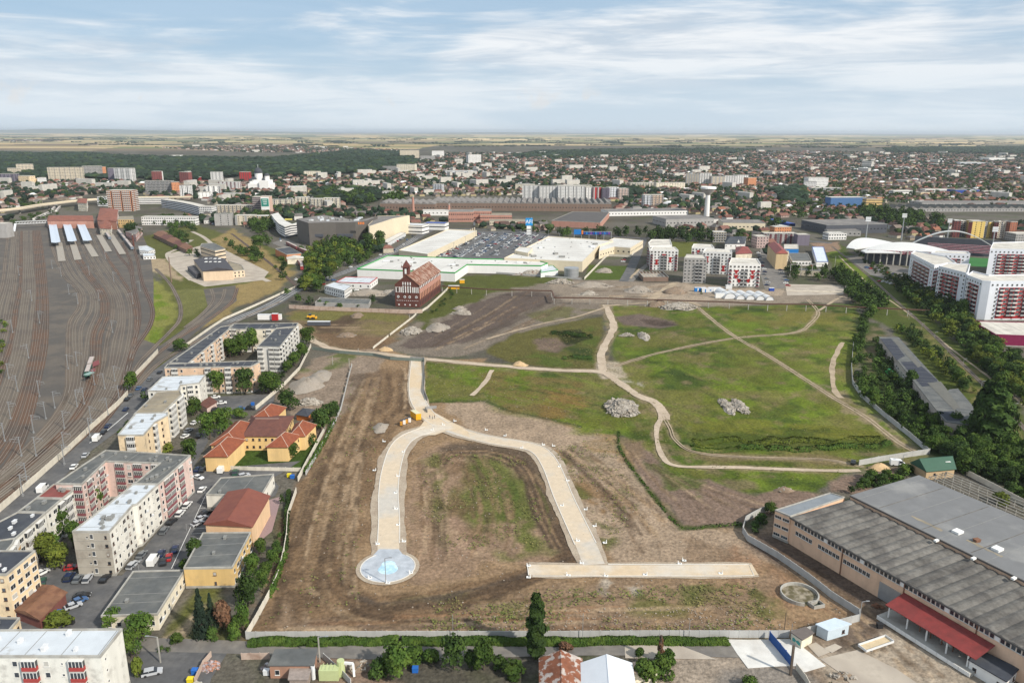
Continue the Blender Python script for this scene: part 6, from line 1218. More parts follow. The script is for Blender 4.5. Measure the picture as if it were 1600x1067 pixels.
def railcar(px,label,m,group='old red railcars at the depot',w=2.8,h=3.2,name='railcar',win=True):
 c=smooth(W2(px),6.);r=thing(name,(*c[len(c)//2],0),label,'railcar',group)
 mb=MB();ribbon_mb(mb,c,w,h+.6,0,0,h-.3);a=offs(c,w/2);b=offs(c,-w/2)
 for e in (0,-1):mb.add([(*a[e],.9),(*b[e],.9),(*b[e],h+.6),(*a[e],h+.6)],[(0,1,2,3) if e else (3,2,1,0)])
 mb.build('body',m,r);mb=MB();ribbon_mb(mb,c,w*.8,h+.85,0,0,.25);mb.build('roof',mat('railcar_roof',(.42,.36,.33),.7,.15,.6),r)
 if win:mb=MB();ribbon_mb(mb,c,w+.1,2.9,0,0,.9);mb.build('window_band',GL[0],r)
 mb=MB();ribbon_mb(mb,c,w*.6,.95,0,0,.8);mb.build('bogie_frame',M_DRK2,r);return r
railcar([(449,383),(465,391)],'first railcar of the long red string behind the depot',M_RCAR);railcar([(466,391.5),(487,400)],'second railcar of the long red string',M_RCAR);railcar([(488,400.5),(495,405),(497,412)],'pale fronted railcar curving at the end of the red string',mat('railcar_pale',(.55,.50,.50),.6,.1,.8));railcar([(490,392),(499,402)],'short red railcar parked under the trees',M_RCAR);railcar([(496,392),(504,399)],'grey red railcar parked right of the short one',mat('railcar_greyred',(.30,.22,.22),.6,.1,.8));railcar([(466,411),(471,417),(472,423)],'red railcar leaving the depot doors',M_RCAR)
def train(px,label,m,name='train'):return railcar(px,label,m,None,2.6 if name=='locomotive' else 2.9,2.9,name)
loc_=train([(145,567),(141,578)],'cream and red rear unit of the two locomotives on the yard track',mat('loco_cream',(.25,.22,.18),.6,.1,.6),'locomotive');p=P(146,575);MB().box((p.x,p.y,2),(.6,9,2.4),-.2).build('red_stripe',PAR['m'],loc_)
l2_=train([(141,579),(137,591)],'green and white diesel locomotive on the yard track',mat('loco_green',(.015,.07,.05),.5,.1,.6),'locomotive');p=P(139,584,4);MB().box((p.x,p.y,4.1),(2.4,5,.5),-.2).build('roof_hood',mat('loco_mint',(.22,.33,.30),.5,.1,1.),l2_);p=P(143,586);MB().box((p.x,p.y,2.2),(.4,6,1.6),-.2).build('red_stripe',PAR['m'],l2_)
tw_=mat('train_grey_blue',(.16,.19,.23),.5,.1,.6);train([(185,363),(196,377)],'first grey blue coach standing right of the platforms',tw_);train([(197,378),(207,391)],'second grey blue coach nearest the brick chimney',tw_);train([(166,366),(172,375)],'short grey coach at the bay platform',tw_)
tw2=mat('train_white',(.60,.60,.56),.5,.1,.6);train([(53,345),(68,338)],'white commuter train below the footbridge',tw2);train([(70,337),(84,332)],'second white coach beyond the footbridge',tw2);train([(82,330),(89,322)],'white coach curving under the viaduct',tw2);train([(88,332),(94,325)],'parallel white coach on the curve',tw2)
ex=thing('loader',P(486,497),'small yellow loader on the plot left of the mill','loader');p=P(486,498);MB().box((p.x,p.y,1.6),(5,2.4,1.4),.1).build('chassis',M_YEL,ex);MB().box((p.x-.5,p.y,2.8),(1.8,2,1.4),.1).build('cab',GL[0],ex);MB().box((p.x+3.6,p.y,.9),(1,2.8,1.2),.1).build('bucket',M_YEL,ex)
for s_ in (-1,1):
 for q_ in (-1.5,1.5):MB().box((p.x+q_,p.y+s_*1.2,.7),(1.4,.5,1.4),.1).build('wheel',M_DRK2,ex)
container(498,509,15,2.6,W_NAVY,'long dark blue container beside the earth pile');container(709,452,9,2.6,M_YEL,'yellow skip right of the mill on the grass');container(722,443,4,3,M_YEL,'yellow machine cab on the corner of the lawn')
container(421,500,16,3.5,W_CLN,'white fronted cabin with red end panel beside the road');container(429.5,501,4,4.5,PAR['R'],'bright red sign panel at the end of the white cabin')
# ================================================================ TREES
def leafmat(name,c,c2,v=.32):return mat(name,c,.85,.30,.9,c2,.75,.35,objvar=v,spec=.15,coords='pos')
L_DARK=leafmat('dark_leaves',(.028,.054,.012),(.056,.092,.018));L_MID=leafmat('mid_leaves',(.038,.072,.012),(.078,.118,.02));L_YEL=leafmat('yellow_green_leaves',(.085,.11,.016),(.13,.15,.022),.2)
L_SIL=leafmat('silver_green_leaves',(.10,.13,.075),(.07,.10,.05),.1);L_RUS=leafmat('rusty_leaves',(.16,.085,.05),(.10,.06,.035),.1);L_CON=leafmat('conifer_needles',(.014,.026,.016),(.026,.04,.02),.15)
BARK=mat('bark',(.09,.07,.055),.95,.2,2.)
def leaf_quads(cen,nrm,size,r):
 n=len(cen);t=np.cross(nrm,r.normal(size=(n,3)));t /= np.linalg.norm(t,axis=1)[:,None]+1e-9;b=np.cross(nrm,t)
 s=(size*r.uniform(.6,1.3,n))[:,None];return np.stack([cen-t*s-b*s*.8,cen+t*s-b*s*.8,cen+t*s*.7+b*s,cen-t*s*.7+b*s],1)
def crown_pts(kind,n,r):
 """leaf centres and normals of a unit crown: width 1, height 1, base at z=0"""
 if kind=='poplar':
  z=r.uniform(0,1,n)**.9;a=r.uniform(0,2*math.pi,n);prof=np.clip(np.sin(np.clip(z*.9+.07,.02,1)**.75*math.pi)**.45,.08,1)
  rad=.5*prof*np.sqrt(r.uniform(.35,1,n))*(.8+.35*np.sin(a*3+z*19)*.6+.2*np.sin(z*31+a));c=np.stack([rad*np.cos(a),rad*np.sin(a),z],1)
  nr=np.stack([np.cos(a),np.sin(a),.6+0*a],1)+r.normal(size=(n,3))*.55
 elif kind=='conifer':
  z=r.uniform(0,1,n)**1.3;a=r.uniform(0,2*math.pi,n);lay=.75+.25*np.cos(z*45);rad=.5*(1-z*.93)*lay*np.sqrt(r.uniform(.25,1,n));c=np.stack([rad*np.cos(a),rad*np.sin(a),z-rad*.25],1)
  nr=np.stack([np.cos(a),np.sin(a),.9+0*a],1)+r.normal(size=(n,3))*.5
 else:
  nl=12 if kind=='broad' else 8;L=[]
  for i in range(nl):
   a=r.uniform(0,2*math.pi);q=r.uniform(0,.27);z=r.uniform(.30,.76);L.append((q*math.cos(a),q*math.sin(a),z-q*.5,r.uniform(.15,.27)))
  L.append((0,0,.62,.30));L=np.array(L);k=r.integers(0,len(L),n);d=r.normal(size=(n,3));d /= np.linalg.norm(d,axis=1)[:,None]
  d[:,2]=np.where(r.uniform(size=n)<.75,np.abs(d[:,2]),d[:,2]);rr=L[k,3]*r.uniform(.72,1.06,n);c=L[k,:3]+d*rr[:,None]
  nr=d+r.normal(size=(n,3))*.45
  c[:,2]=np.clip(c[:,2],.02,1)
 return c,nr/np.linalg.norm(nr,axis=1)[:,None]
def np_mesh(name,verts,nq,mats,tint=None,nv=4):
 me=bpy.data.meshes.new(name);V=verts.reshape(-1,3);me.vertices.add(len(V));me.vertices.foreach_set('co',V.ravel().astype(np.float32));nf=len(V)//nv
 me.loops.add(nf*nv);me.loops.foreach_set('vertex_index',np.arange(nf*nv,dtype=np.int32));me.polygons.add(nf);me.polygons.foreach_set('loop_start',np.arange(nf)*nv);me.polygons.foreach_set('loop_total',np.full(nf,nv));me.update()
 for m in mats:me.materials.append(m)
 if tint is not None:a=me.color_attributes.new('tint','FLOAT_COLOR','POINT');a.data.foreach_set('color',tint.astype(np.float32).ravel())
 return me
CROWN={}
def crown_mesh(kind,k,m):
 key=(kind,k,m.name)
 if key in CROWN:return CROWN[key]
 r=np.random.default_rng(100+k*7+len(kind));n={'poplar':3600,'conifer':1700,'broad':2100,'bush':1100}[kind];c,nr=crown_pts(kind,n,r)
 V=leaf_quads(c,nr,{'poplar':.085,'conifer':.03,'broad':.030,'bush':.040}[kind],r)
 if kind=='poplar':V[:,:,2]=c[:,None,2]+(V[:,:,2]-c[:,None,2])*.30
 CROWN[key]=np_mesh('crown',V,n,[m]);return CROWN[key]
TRUNKM={}
def trunk_mesh(kind):
 if kind in TRUNKM:return TRUNKM[kind]
 mb=MB();mb.tube((0,0),.035,.02,0,.55,6)
 for k in range(4 if kind in ('broad',) else 0):a=k*1.6+.4;mb.beam((0,0,.28+.05*k),(.20*math.cos(a),.20*math.sin(a),.60),.016)
 TRUNKM[kind]=mb.mesh('trunk',[BARK]);return TRUNKM[kind]
TREES=[]
def T(x,yb,w,h,kind='broad',m=None):
 p=P(x,yb-h*.03);k=mpp(x,yb)*1.0;TREES.append((p.x,p.y+k*w*.22,k*w*1.14,max(Hpx(x,yb,h),1.2)*1.06,kind,m or random.choice((L_DARK,L_MID,L_MID)),x,yb))
for q in [(358,562,28,30),(375,558,30,36),(393,553,28,38),(386,532,30,24),(368,535,24,22),(280,552,24,22),(205,613,25,30),(341,618,30,38),(382,619,30,42),(420,614,30,30),(224,628,15,16),(302,652,26,30),(326,690,32,42),(346,684,34,44),(372,656,24,17),(301,723,16,30),(297,717,28,28),(200,668,16,12,'bush'),(188,680,14,12,'bush'),(256,706,30,14,'bush',L_YEL),
          (143,802,36,42),(122,812,26,36),(92,843,40,50),(64,884,38,42,'broad',L_YEL),(92,894,40,38,'broad',L_YEL),(78,870,34,34),(112,860,26,40),(85,986,52,20,'bush',L_YEL),(175,987,38,32),(218,1004,46,40),(203,1032,30,46),(214,1062,24,34,'bush',L_YEL),(303,888,34,42),(288,896,26,20,'bush'),(250,1020,14,10,'bush'),(262,1020,12,9,'bush'),
          (313,1000,38,68,'conifer',L_CON),(330,985,26,50,'conifer',L_CON),(346,988,36,48,'bush',L_RUS),(385,955,42,54),(378,990,28,46),(396,905,28,36),(366,1000,24,30,'bush'),(410,930,24,36),(425,890,22,26),(432,868,20,22),(404,870,22,24),(418,905,24,24),(436,845,12,14,'bush'),(440,790,10,20,'bush'),(330,1002,20,22,'bush'),(274,1008,26,14,'bush'),
          (453,719,24,24),(500,682,36,40),(515,664,26,30),(521,652,24,24),(448,644,36,34),(489,700,16,24,'bush'),(498,668,30,26),(477,541,26,28),(470,563,24,26),(460,574,26,22),(448,584,22,20),(440,596,16,14),(420,620,38,36),(433,606,18,18),(466,475,18,16),(483,476,18,12),(498,478,12,10),(582,475,13,14),(560,482,10,8,'bush'),(530,482,14,9,'bush'),(510,480,16,10,'bush'),(494,454,16,12),(498,458,20,20),(448,463,12,14),
          (205,373,26,26),(198,372,16,20),(160,326,16,20),(36,328,20,18),(62,326,14,12),(50,326,18,10),(16,330,18,10),(838,1034,27,92,'poplar',L_DARK),(1532,696,42,76,'broad',L_DARK),(1556,700,40,88,'poplar',L_DARK),(1540,690,34,84,'poplar',L_DARK),(1574,690,30,60,'broad',L_DARK),(1586,692,12,40,'poplar',L_MID),(1410,568,16,14),(1424,612,26,32),(1360,500,14,12),
          (709,1052,44,54),(756,1054,44,50),(735,1050,30,32,'bush'),(618,1066,58,54),(645,1040,40,26,'bush'),(672,1042,34,24,'bush'),(590,1062,34,30,'bush'),(800,1060,50,20,'bush'),(780,1046,30,18,'bush'),(1010,1075,50,40,'bush',L_MID),(1035,1062,40,38,'bush',L_MID),(1000,1030,20,16,'bush'),(1045,1040,26,24,'bush'),(1170,1078,30,18,'bush'),(885,1022,26,14,'bush',L_RUS),
          (1300,1078,16,10,'bush'),(1205,806,22,20),(1190,818,20,16,'bush'),(1180,828,18,12,'bush'),(1568,790,30,20,'bush',L_YEL),(1352,480,20,20),(1370,472,20,18),(470,393,12,10),(405,390,26,22),(418,385,18,16),(395,402,22,18),(440,412,16,12),(412,375,16,12),(1096,460,5,8,'conifer')]:
 T(*q[:4],*(q[4:]))
def scat(px,sp,wr,hr,kinds=('broad',),mats=None,dens=1.):
 w=[P(*c).xy for c in px];xs=[p.x for p in w];ys=[p.y for p in w];nx=int((max(xs)-min(xs))/sp)+1;ny=int((max(ys)-min(ys))/sp)+1
 for i in range(nx):
  for j in range(ny):
   p=Vector((min(xs)+(i+random.random())*sp,min(ys)+(j+random.random())*sp))
   if random.random()>dens or not inside(p,w):continue
   wd=random.uniform(*wr);TREES.append((p.x,p.y,wd,wd*random.uniform(*hr),random.choice(kinds),random.choice(mats or (L_DARK,L_MID,L_MID)),None,None))
BB=('broad','broad','bush')
scat([(1296,425),(1320,425),(1372,465),(1385,480),(1360,497),(1335,480),(1310,450)],6.2,(7,11),(.8,1.1),BB)
scat([(1345,498),(1358,495),(1342,560),(1352,590),(1390,625),(1440,670),(1475,705),(1462,716),(1405,668),(1345,620),(1333,580),(1333,540)],4.3,(4.5,7.5),(.75,1.05),BB)
scat([(1362,532),(1376,534),(1410,596),(1425,622),(1472,652),(1480,690),(1425,645),(1385,590)],4.8,(5,8),(.55,.85),BB)
scat([(1440,660),(1480,668),(1530,668),(1600,700),(1680,760),(1640,800),(1560,750),(1500,738),(1468,715)],5.0,(6,10),(.75,1.05),BB)
scat([(1395,513),(1425,520),(1505,590),(1515,618),(1497,607),(1435,550)],4.9,(5,8.5),(.75,1.0),BB,(L_MID,L_DARK,L_YEL))
scat([(1398,438),(1420,438),(1470,455),(1505,492),(1530,520),(1610,575),(1610,650),(1560,605),(1500,548),(1440,490),(1400,455)],5.6,(6.5,11),(.75,1.05),BB,(L_DARK,L_MID,L_MID,L_YEL))
scat([(1335,393),(1355,400),(1405,435),(1400,447),(1365,425)],6,(4,7),(.6,.8),('bush',));scat([(1440,440),(1480,470),(1520,505),(1490,490),(1440,455)],8,(8,13),(.9,1.1))
scat([(1305,778),(1360,748),(1440,729),(1450,738),(1400,756),(1335,776)],4.2,(4.5,7),(.6,.8),('bush','broad'),(L_MID,L_MID,L_DARK));scat([(1350,560),(1372,560),(1405,610),(1440,650),(1400,640),(1362,600)],5.6,(4,7),(.7,1.),BB);scat([(1470,570),(1500,580),(1530,625),(1512,612)],6,(4,7),(.7,.9),BB,(L_MID,L_YEL));scat([(1560,745),(1620,775),(1640,800),(1580,775)],5,(5,8),(.6,.9),BB)
scat([(470,450),(482,428),(476,405),(486,388),(520,380),(560,383),(596,388),(592,400),(565,412),(530,428),(505,445),(480,460)],9.5,(9,14),(.8,1.1),BB,(L_MID,L_MID,L_DARK,L_YEL));scat([(560,372),(590,372),(600,390),(575,395)],11,(11,17),(1.0,1.3))
scat([(385,345),(400,340),(420,345),(428,362),(400,368),(385,360)],10,(9,15),(.8,1.1));scat([(236,352),(300,352),(300,344),(240,344)],11,(9,14),(.8,1.0));scat([(243,350),(300,352),(305,362),(262,360)],14,(8,12),(.8,1.0));scat([(262,358),(290,368),(300,385),(275,392),(262,380)],9,(7,10),(.7,.9),BB)
scat([(395,335),(425,335),(425,350),(395,345)],14,(9,13),(.9,1.1));scat([(425,352),(410,352),(440,362),(430,345)],14,(10,14),(.9,1.1));scat([(10,355),(60,345),(95,335),(80,330),(20,345)],11,(6,10),(.6,.9),BB,None,.7)
scat([(845,372),(900,372),(900,366),(845,366)],16,(10,14),(1.0,1.2));scat([(905,372),(1040,374),(1040,368),(905,366)],14,(10,13),(1.0,1.3),('broad',),(L_DARK,));scat([(1030,380),(1110,380),(1110,370),(1030,368)],11,(10,15),(1.0,1.2),('broad',),(L_DARK,));scat([(780,366),(845,368),(845,362),(790,360)],18,(8,12),(1.,1.2))
scat([(1010,378),(1110,380),(1110,374),(1010,374)],22,(10,14),(1.0,1.2));scat([(1340,330),(1440,338),(1440,356),(1400,362),(1380,352),(1345,345)],13,(12,18),(.9,1.1));scat([(1450,348),(1478,350),(1480,362),(1450,360)],15,(14,20),(.9,1.1));scat([(1205,400),(1215,405),(1225,425),(1235,428),(1290,425),(1300,440),(1240,440),(1210,420)],11,(8,12),(.8,1.1))
scat([(600,322),(640,318),(630,308),(600,312)],18,(14,20),(.9,1.1));scat([(1140,372),(1190,372),(1200,380),(1150,382)],16,(8,12),(.8,1.1));scat([(1200,358),(1240,352),(1230,347),(1195,347)],16,(10,14),(.7,.9));scat([(505,300),(560,300),(590,318),(560,325),(510,315)],18,(14,20),(.9,1.1))
scat([(300,395),(306,398),(318,400),(312,404),(295,400)],9,(7,10),(.8,1.));scat([(352,378),(378,392),(382,402),(362,395)],9,(7,10),(.8,1.1));scat([(380,395),(400,400),(412,410),(395,412)],9,(7,11),(.8,1.1))
scat([(430,420),(445,415),(450,430),(440,440)],9,(6,9),(.8,1.));scat([(668,490),(690,470),(700,462),(700,450),(712,452),(705,470),(680,490)],8,(3,5),(.6,.8),('bush',))
scat([(1485,730),(1560,760),(1600,790),(1580,770),(1500,735)],5,(3,5),(.8,1.0),BB);scat([(0,505),(10,505),(10,600),(0,600)],8,(4,6),(.6,.8),('bush',),(L_YEL,L_MID));scat([(1130,842),(1170,826),(1205,806),(1210,812),(1175,838)],6,(3,5),(.5,.7),('bush',),None,.5)
TREES.sort(key=lambda t:-t[2]/math.hypot(t[0],t[1]))
LMK=[(370,545,'in the court of the dark roofed peach blocks'),(360,605,'in front of the peach wing with white loggias'),(335,665,'beside the school car park'),(490,670,'along the right side of the school'),(445,640,'behind the school beside the rubble heap'),(90,840,'in the narrow court behind the weathered long block'),(85,985,'behind the bottom left white roof'),(200,1005,'below the long single storey grey roof'),(300,880,'at the lower end of the parking row'),(330,985,'in the corner of the fenced earth site'),(415,890,'between the ochre annexe and the white fence'),(465,560,'along the side of the navy roofed white fronted block'),(495,478,'along the graffiti wall near the road'),(520,410,'in the grove below the dark cinema mall'),(590,385,'at the right edge of the dark mall grove'),(730,1045,'below the concrete street at the bottom'),(1020,1055,'beside the white gabled shed'),(1350,470,'left of the old railway near the pipeline'),(1340,560,'behind the right meadow fence, upper stretch'),(1400,650,'behind the right meadow fence, lower stretch'),(1410,590,'left of the long derelict building'),(1540,690,'by the tall poplars at the derelict building'),(1460,560,'between the derelict building and the track'),(1460,470,'in front of the red and white apartment wings'),(1570,590,'right of the track near the magenta shop'),(1380,755,'against the far wall of the big warehouse'),(1570,740,'around the bare greenhouse frames'),(1190,815,'at the corner where the fence meets the warehouse'),(280,350,'on the station square'),(400,355,'left of the white parking deck'),(280,375,'beside the rusty goods shed'),(205,370,'beside the railway platforms'),(40,335,'on the left railway bank'),(960,370,'along the boulevard behind the mall'),(1070,375,'in the dark row right of the boulevard'),(1400,345,'behind the small stadium roof'),(1250,430,'below the car repair yard'),(610,315,'west of the sawtooth factory'),(370,395,'around the engine shed yard'),(690,475,'along the mill wall'),(840,1000,'at the bottom fence'),(1160,376,'by the navy roofed house')]
ADJ={'dark_leaves':'dark green','mid_leaves':'mid green','yellow_green_leaves':'yellow green','silver_green_leaves':'silver green','rusty_leaves':'rusty brown','conifer_needles':'blackish green'}
KN={'broad':'tree','bush':'bush','poplar':'columnar poplar','conifer':'conifer'};NM={'broad':'broadleaf_tree','bush':'bush','poplar':'poplar','conifer':'conifer'}
from bpy_extras.object_utils import world_to_camera_view
camo_inv=None
def to_px(p):
 d=CROT.transposed() @ (Vector(p)-Vector((0,0,HCAM)));return CX+FPX*d.x/-d.z,CY-FPX*d.y/-d.z
GLAB={}
def where(px,lm=LMK):return min(lm,key=lambda l:(l[0]-px[0])**2+((l[1]-px[1])*1.8)**2)[2]
infr=[t for t in TREES if -40<to_px((t[0],t[1],3))[0]<1640];others=[]
TREE_LABELS={}
for i,t in enumerate(infr):
 if i>=290:others.append(t);continue
 x,y,w,h,kind,m,_,_=t;px=to_px((x,y,h/2));sz='tall' if h>9 else ('small' if h<4.5 else 'medium');lab=f'{sz} {ADJ[m.name]} {KN[kind]} {where(px)}'
 if kind=='poplar' and 800<px[0]<880:lab='single tall columnar poplar standing at the concrete street by the rusty shed'
 r=thing(NM[kind],(x,y,0),lab,'bush' if kind=='bush' else 'tree');TREE_LABELS.setdefault(lab,[]).append(r);rz=random.uniform(0,6.28)
 z0={'broad':.08,'bush':-.18,'poplar':.05,'conifer':.05}[kind]
 o=bpy.data.objects.new('crown',crown_mesh(kind,random.randrange(3),m));link(o,r);o.location=(0,0,z0*h);o.rotation_euler.z=rz;o.scale=(w,w,h*(1-z0*.7))
 o=bpy.data.objects.new('trunk',trunk_mesh(kind));link(o,r);o.scale=(h*.8 if kind!='bush' else w*.6,)*2+(h,);o.rotation_euler.z=rz
for lab,rs in TREE_LABELS.items():
 if len(rs)>1:
  for r in rs:r['group']='trees and bushes '+' '.join(lab.split()[-6:])
def leafmass(trees,nper,name,label,size=.055):
 Vs=[];Ts=[];r=np.random.default_rng(5);base={}
 for kind in ('broad','bush','poplar','conifer'):base[kind]=[leaf_quads(*crown_pts(kind,nper,r),size,r) for _ in range(4)]
 for t in trees:
  x,y,w,h,kind,m=t[:6];V=base[kind][r.integers(4)];a=r.uniform(0,6.28);ca,sa=math.cos(a),math.sin(a)
  V=np.stack([x+w*(V[...,0]*ca-V[...,1]*sa),y+w*(V[...,0]*sa+V[...,1]*ca),h*(V[...,2]-(.12 if kind=='bush' else 0))],-1);Vs.append(V)
  c=np.array({'dark_leaves':(.028,.050,.012),'mid_leaves':(.046,.080,.015),'yellow_green_leaves':(.10,.125,.018)}.get(m.name,(.04,.06,.02)))*r.uniform(.7,1.35);q=np.ones((nper*4,4));q[:,:3]=c*np.repeat(r.uniform(.7,1.3,nper),4)[:,None];Ts.append(q)
 o=bpy.data.objects.new(name,np_mesh(name,np.concatenate(Vs),0,[mat('leaf_mass',(1,1,1),.85,.2,.8,vcol='tint',spec=.15)],np.concatenate(Ts)));link(o);tag(o,label,'vegetation',kind='stuff');return o
if others:leafmass(others,150,'thicket','dense green thicket and far tree belts between the yards')
def hedge(name,px,w,h,label,dens=9,m=None,cat='hedge'):
 c=smooth(W2(px),1.5);r=np.random.default_rng(len(label));n=int(len(c)*dens*6);k=r.integers(0,len(c)-1,n);pts=np.array([(p.x,p.y) for p in c])
 f=r.uniform(0,1,n)[:,None];base=pts[k]*(1-f)+pts[k+1]*f;a=r.uniform(0,math.pi,n);hh=h*(.65+.5*vnoise(base[:,0]/3,base[:,1]/3,3));q=w/2*(.8+.4*vnoise(base[:,0]/2.5,base[:,1]/2.5,8))
 wb=(vnoise(base[:,0]/5,base[:,1]/5,13)-.5)*w*(1.1 if name=='weeds' else .3);gp=vnoise(base[:,0]/4,base[:,1]/4,19)>(.34 if name=='weeds' else .08);hh=np.where(gp,hh,-.3)
 cen=np.stack([base[:,0]+r.normal(size=n)*.3,base[:,1]+wb+np.cos(a)*q,np.sin(a)*hh],1);nr=np.stack([r.normal(size=n)*.5,np.cos(a),np.sin(a)],1)+r.normal(size=(n,3))*.3;nr /= np.linalg.norm(nr,axis=1)[:,None]
 o=bpy.data.objects.new(name,np_mesh(name,leaf_quads(cen,nr,.28,r),n,[m or L_MID]));link(o);tag(o,label,cat)
 if name=='weeds':o['kind']='stuff'
hedge('hedge',[(392,1004),(600,1003),(838,1004),(1000,1003),(1135,1003)],3.0,1.4,'long overgrown green hedge along the bottom concrete fence',26)
hedge('hedge',[(447,860),(449,800),(452,770)],1.6,1.8,'narrow clipped hedge inside the white fence beside the paved court',14,L_DARK)
hedge('hedge',[(425,930),(447,868)],2.4,2.2,'ragged hedge along the lower part of the white fence',14)
hedge('hedge',[(478,738),(508,690),(522,660)],1.8,1.6,'green strip hedge between the two fences right of the school',10)
hedge('weeds',[(967,675),(968,700),(1000,748),(1064,823),(1110,822),(1158,819)],1.6,.35,'rank green weeds along the meadow ditch',1.4)
hedge('weeds',[(1080,699),(1130,702),(1180,700),(1240,702),(1300,699),(1350,699),(1388,690)],4.5,1.1,'tall uncut reeds in a dark band across the meadow',9,L_MID)
hedge('weeds',[(1085,690),(1200,690),(1300,689),(1380,686)],6,.7,'paler standing grass behind the reeds',8,L_YEL)
hedge('weeds',[(862,520),(885,522),(925,526)],6,1.6,'dark scrub on the rim of the dug pit',16,L_DARK);hedge('weeds',[(880,558),(925,560)],5,1.5,'dark scrub patch on the upper meadow',12,L_DARK)
# ================================================================ TOWN beyond
KEEP=[]
for o in list(COL.objects):
 if o.parent is None and o.type=='EMPTY' and o.get('category') not in ('tree','bush'):
  for ch in o.children:
   if ch.type=='MESH' and len(ch.data.vertices)>3:
    w0=wloc(ch);bbx=[w0+Vector(c) for c in ch.bound_box];KEEP.append((min(b.x for b in bbx)-7,max(b.x for b in bbx)+7,min(b.y for b in bbx)-7,max(b.y for b in bbx)+7));
K=np.array([k for k in KEEP if k[3]>500 and k[1]-k[0]<900])
def blocked(x,y):return bool(np.any((K[:,0]<x) & (K[:,1]>x) & (K[:,2]<y) & (K[:,3]>y)))
TOWN=[[(1190,336),(1130,320),(1060,302),(990,300),(860,300),(800,306),(620,308),(560,318),(500,330),(430,330),(420,300),(430,278),(600,272),(640,252),(700,240),(820,240),(1000,238),(1180,237),(1320,238),(1420,240),(1650,243),(1800,250),(1800,330),(1640,330),(1380,318),(1350,335),(1270,345)],
 [(-150,350),(-150,286),(0,285),(160,284),(210,286),(420,284),(425,300),(420,330),(335,320),(315,313),(240,312),(210,300),(150,305),(110,312),(60,318),(0,330)],[(240,231),(430,228),(600,234),(640,236),(560,240),(380,238)],[(-150,219),(60,218.5),(100,221),(-150,223)],[(1190,420),(1195,384),(1140,380),(1150,372),(1200,372),(1205,395)],[(600,400),(560,392),(575,384),(612,392)],[(1385,345),(1480,345),(1480,375),(1400,376)],[(1590,350),(1660,350),(1660,380),(1590,380)],
 [(1100,345),(1200,345),(1195,350),(1110,352)],[(770,352),(862,352),(850,362),(770,358)],[(950,332),(955,298),(1200,300),(1205,345),(1120,347),(1100,335)],[(300,336),(335,330),(520,322),(600,330),(660,338),(700,350),(660,356),(600,340),(440,345),(400,356),(300,352)],[(209,352),(300,355),(300,330),(215,330)],[(205,365),(240,358),(300,395),(255,392)],[(-150,345),(0,352),(30,340),(60,330),(-150,338)],[(1000,350),(1060,358),(1125,372),(1190,372),(1200,352),(1110,345)],[(1265,345),(1345,338),(1480,372),(1440,374),(1385,350),(1300,350)],[(735,352),(870,350),(870,362),(740,360)]]
WOOD=[[(-200,283),(-200,243),(0,240),(60,242),(130,241),(200,246),(420,250),(500,242),(560,236),(640,240),(650,256),(600,270),(430,277),(240,280),(0,283)],[(800,246),(840,238),(1000,234),(1180,235),(1150,240),(1000,244),(860,248)],[(1380,233),(1800,228),(1800,243),(1500,240),(1390,239)],[(1000,310),(1000,300),(960,298),(960,306)],[(1225,320),(1200,300),(1255,296),(1260,322)],[(480,303),(590,300),(600,312),(560,322),(500,316)],[(230,284),(330,283),(330,278),(230,279)]]
def inpx(x,y,polys):
 p=to_px((x,y,0));v=Vector(p)
 return any(inside(v,[Vector(q) for q in pl_]) for pl_ in polys)
TOWNw=[[P(*c).xy for c in q] for q in TOWN];WOODw=[[P(*c).xy for c in q] for q in WOOD]
def gridpts(poly,cx_,cy_,ang,jit):
 ca,sa=math.cos(ang),math.sin(ang);us=[(p.x*ca+p.y*sa,-p.x*sa+p.y*ca) for p in poly]
 u0,u1=min(u[0] for u in us),max(u[0] for u in us);v0,v1=min(u[1] for u in us),max(u[1] for u in us)
 U,Vv=np.meshgrid(np.arange(u0,u1,cx_),np.arange(v0,v1,cy_));U=U.ravel();Vv=Vv.ravel();U=U+rng.uniform(-jit,jit,len(U));Vv=Vv+rng.uniform(-jit,jit,len(Vv))
 X=U*ca-Vv*sa;Y=U*sa+Vv*ca;ins=np.zeros(len(X),bool)
 for a,b in zip(poly,poly[1:]+poly[:1]):
  c=((a.y>Y)!=(b.y>Y));ins ^= c & (X<(b.x-a.x)*(Y-a.y)/((b.y-a.y) or 1e-9)+a.x)
 return X[ins],Y[ins],U[ins],Vv[ins]
HX=[];TX=[]
for ti,pw in enumerate(TOWNw):
 ang=.42 if ti!=1 else -.15
 X,Y,U,Vv=gridpts(pw,24,21,ang,3.2)
 d=1/(1+np.clip((Y-2300)/2600,0,3)*1.5);street=(np.mod(Vv,126)<14) | (np.mod(U,360)<16)
 keep=(rng.uniform(size=len(X))<d*.80) & ~street & (np.abs(X)<.76*Y+50)
 for x,y in zip(X[keep],Y[keep]):
  if not blocked(x,y):HX.append((x,y,ang,1+.9*max(0,(y-2300)/2600)*.35))
 X,Y,U,Vv=gridpts(pw,16.5,16.5,ang+.3,7);d=1/(1+np.clip((Y-1800)/2200,0,3)*1.6);gr=vnoise(X/130,Y/130,6)+.07
 keep=(rng.uniform(size=len(X))<d*np.clip((gr-.22)*1.9,.15,1)) & (np.abs(X)<.76*Y+50)
 for x,y in zip(X[keep],Y[keep]):
  if not blocked(x,y):TX.append((x,y,random.uniform(8,15)*(1+max(0,y-2300)/7000),random.uniform(6,12)))
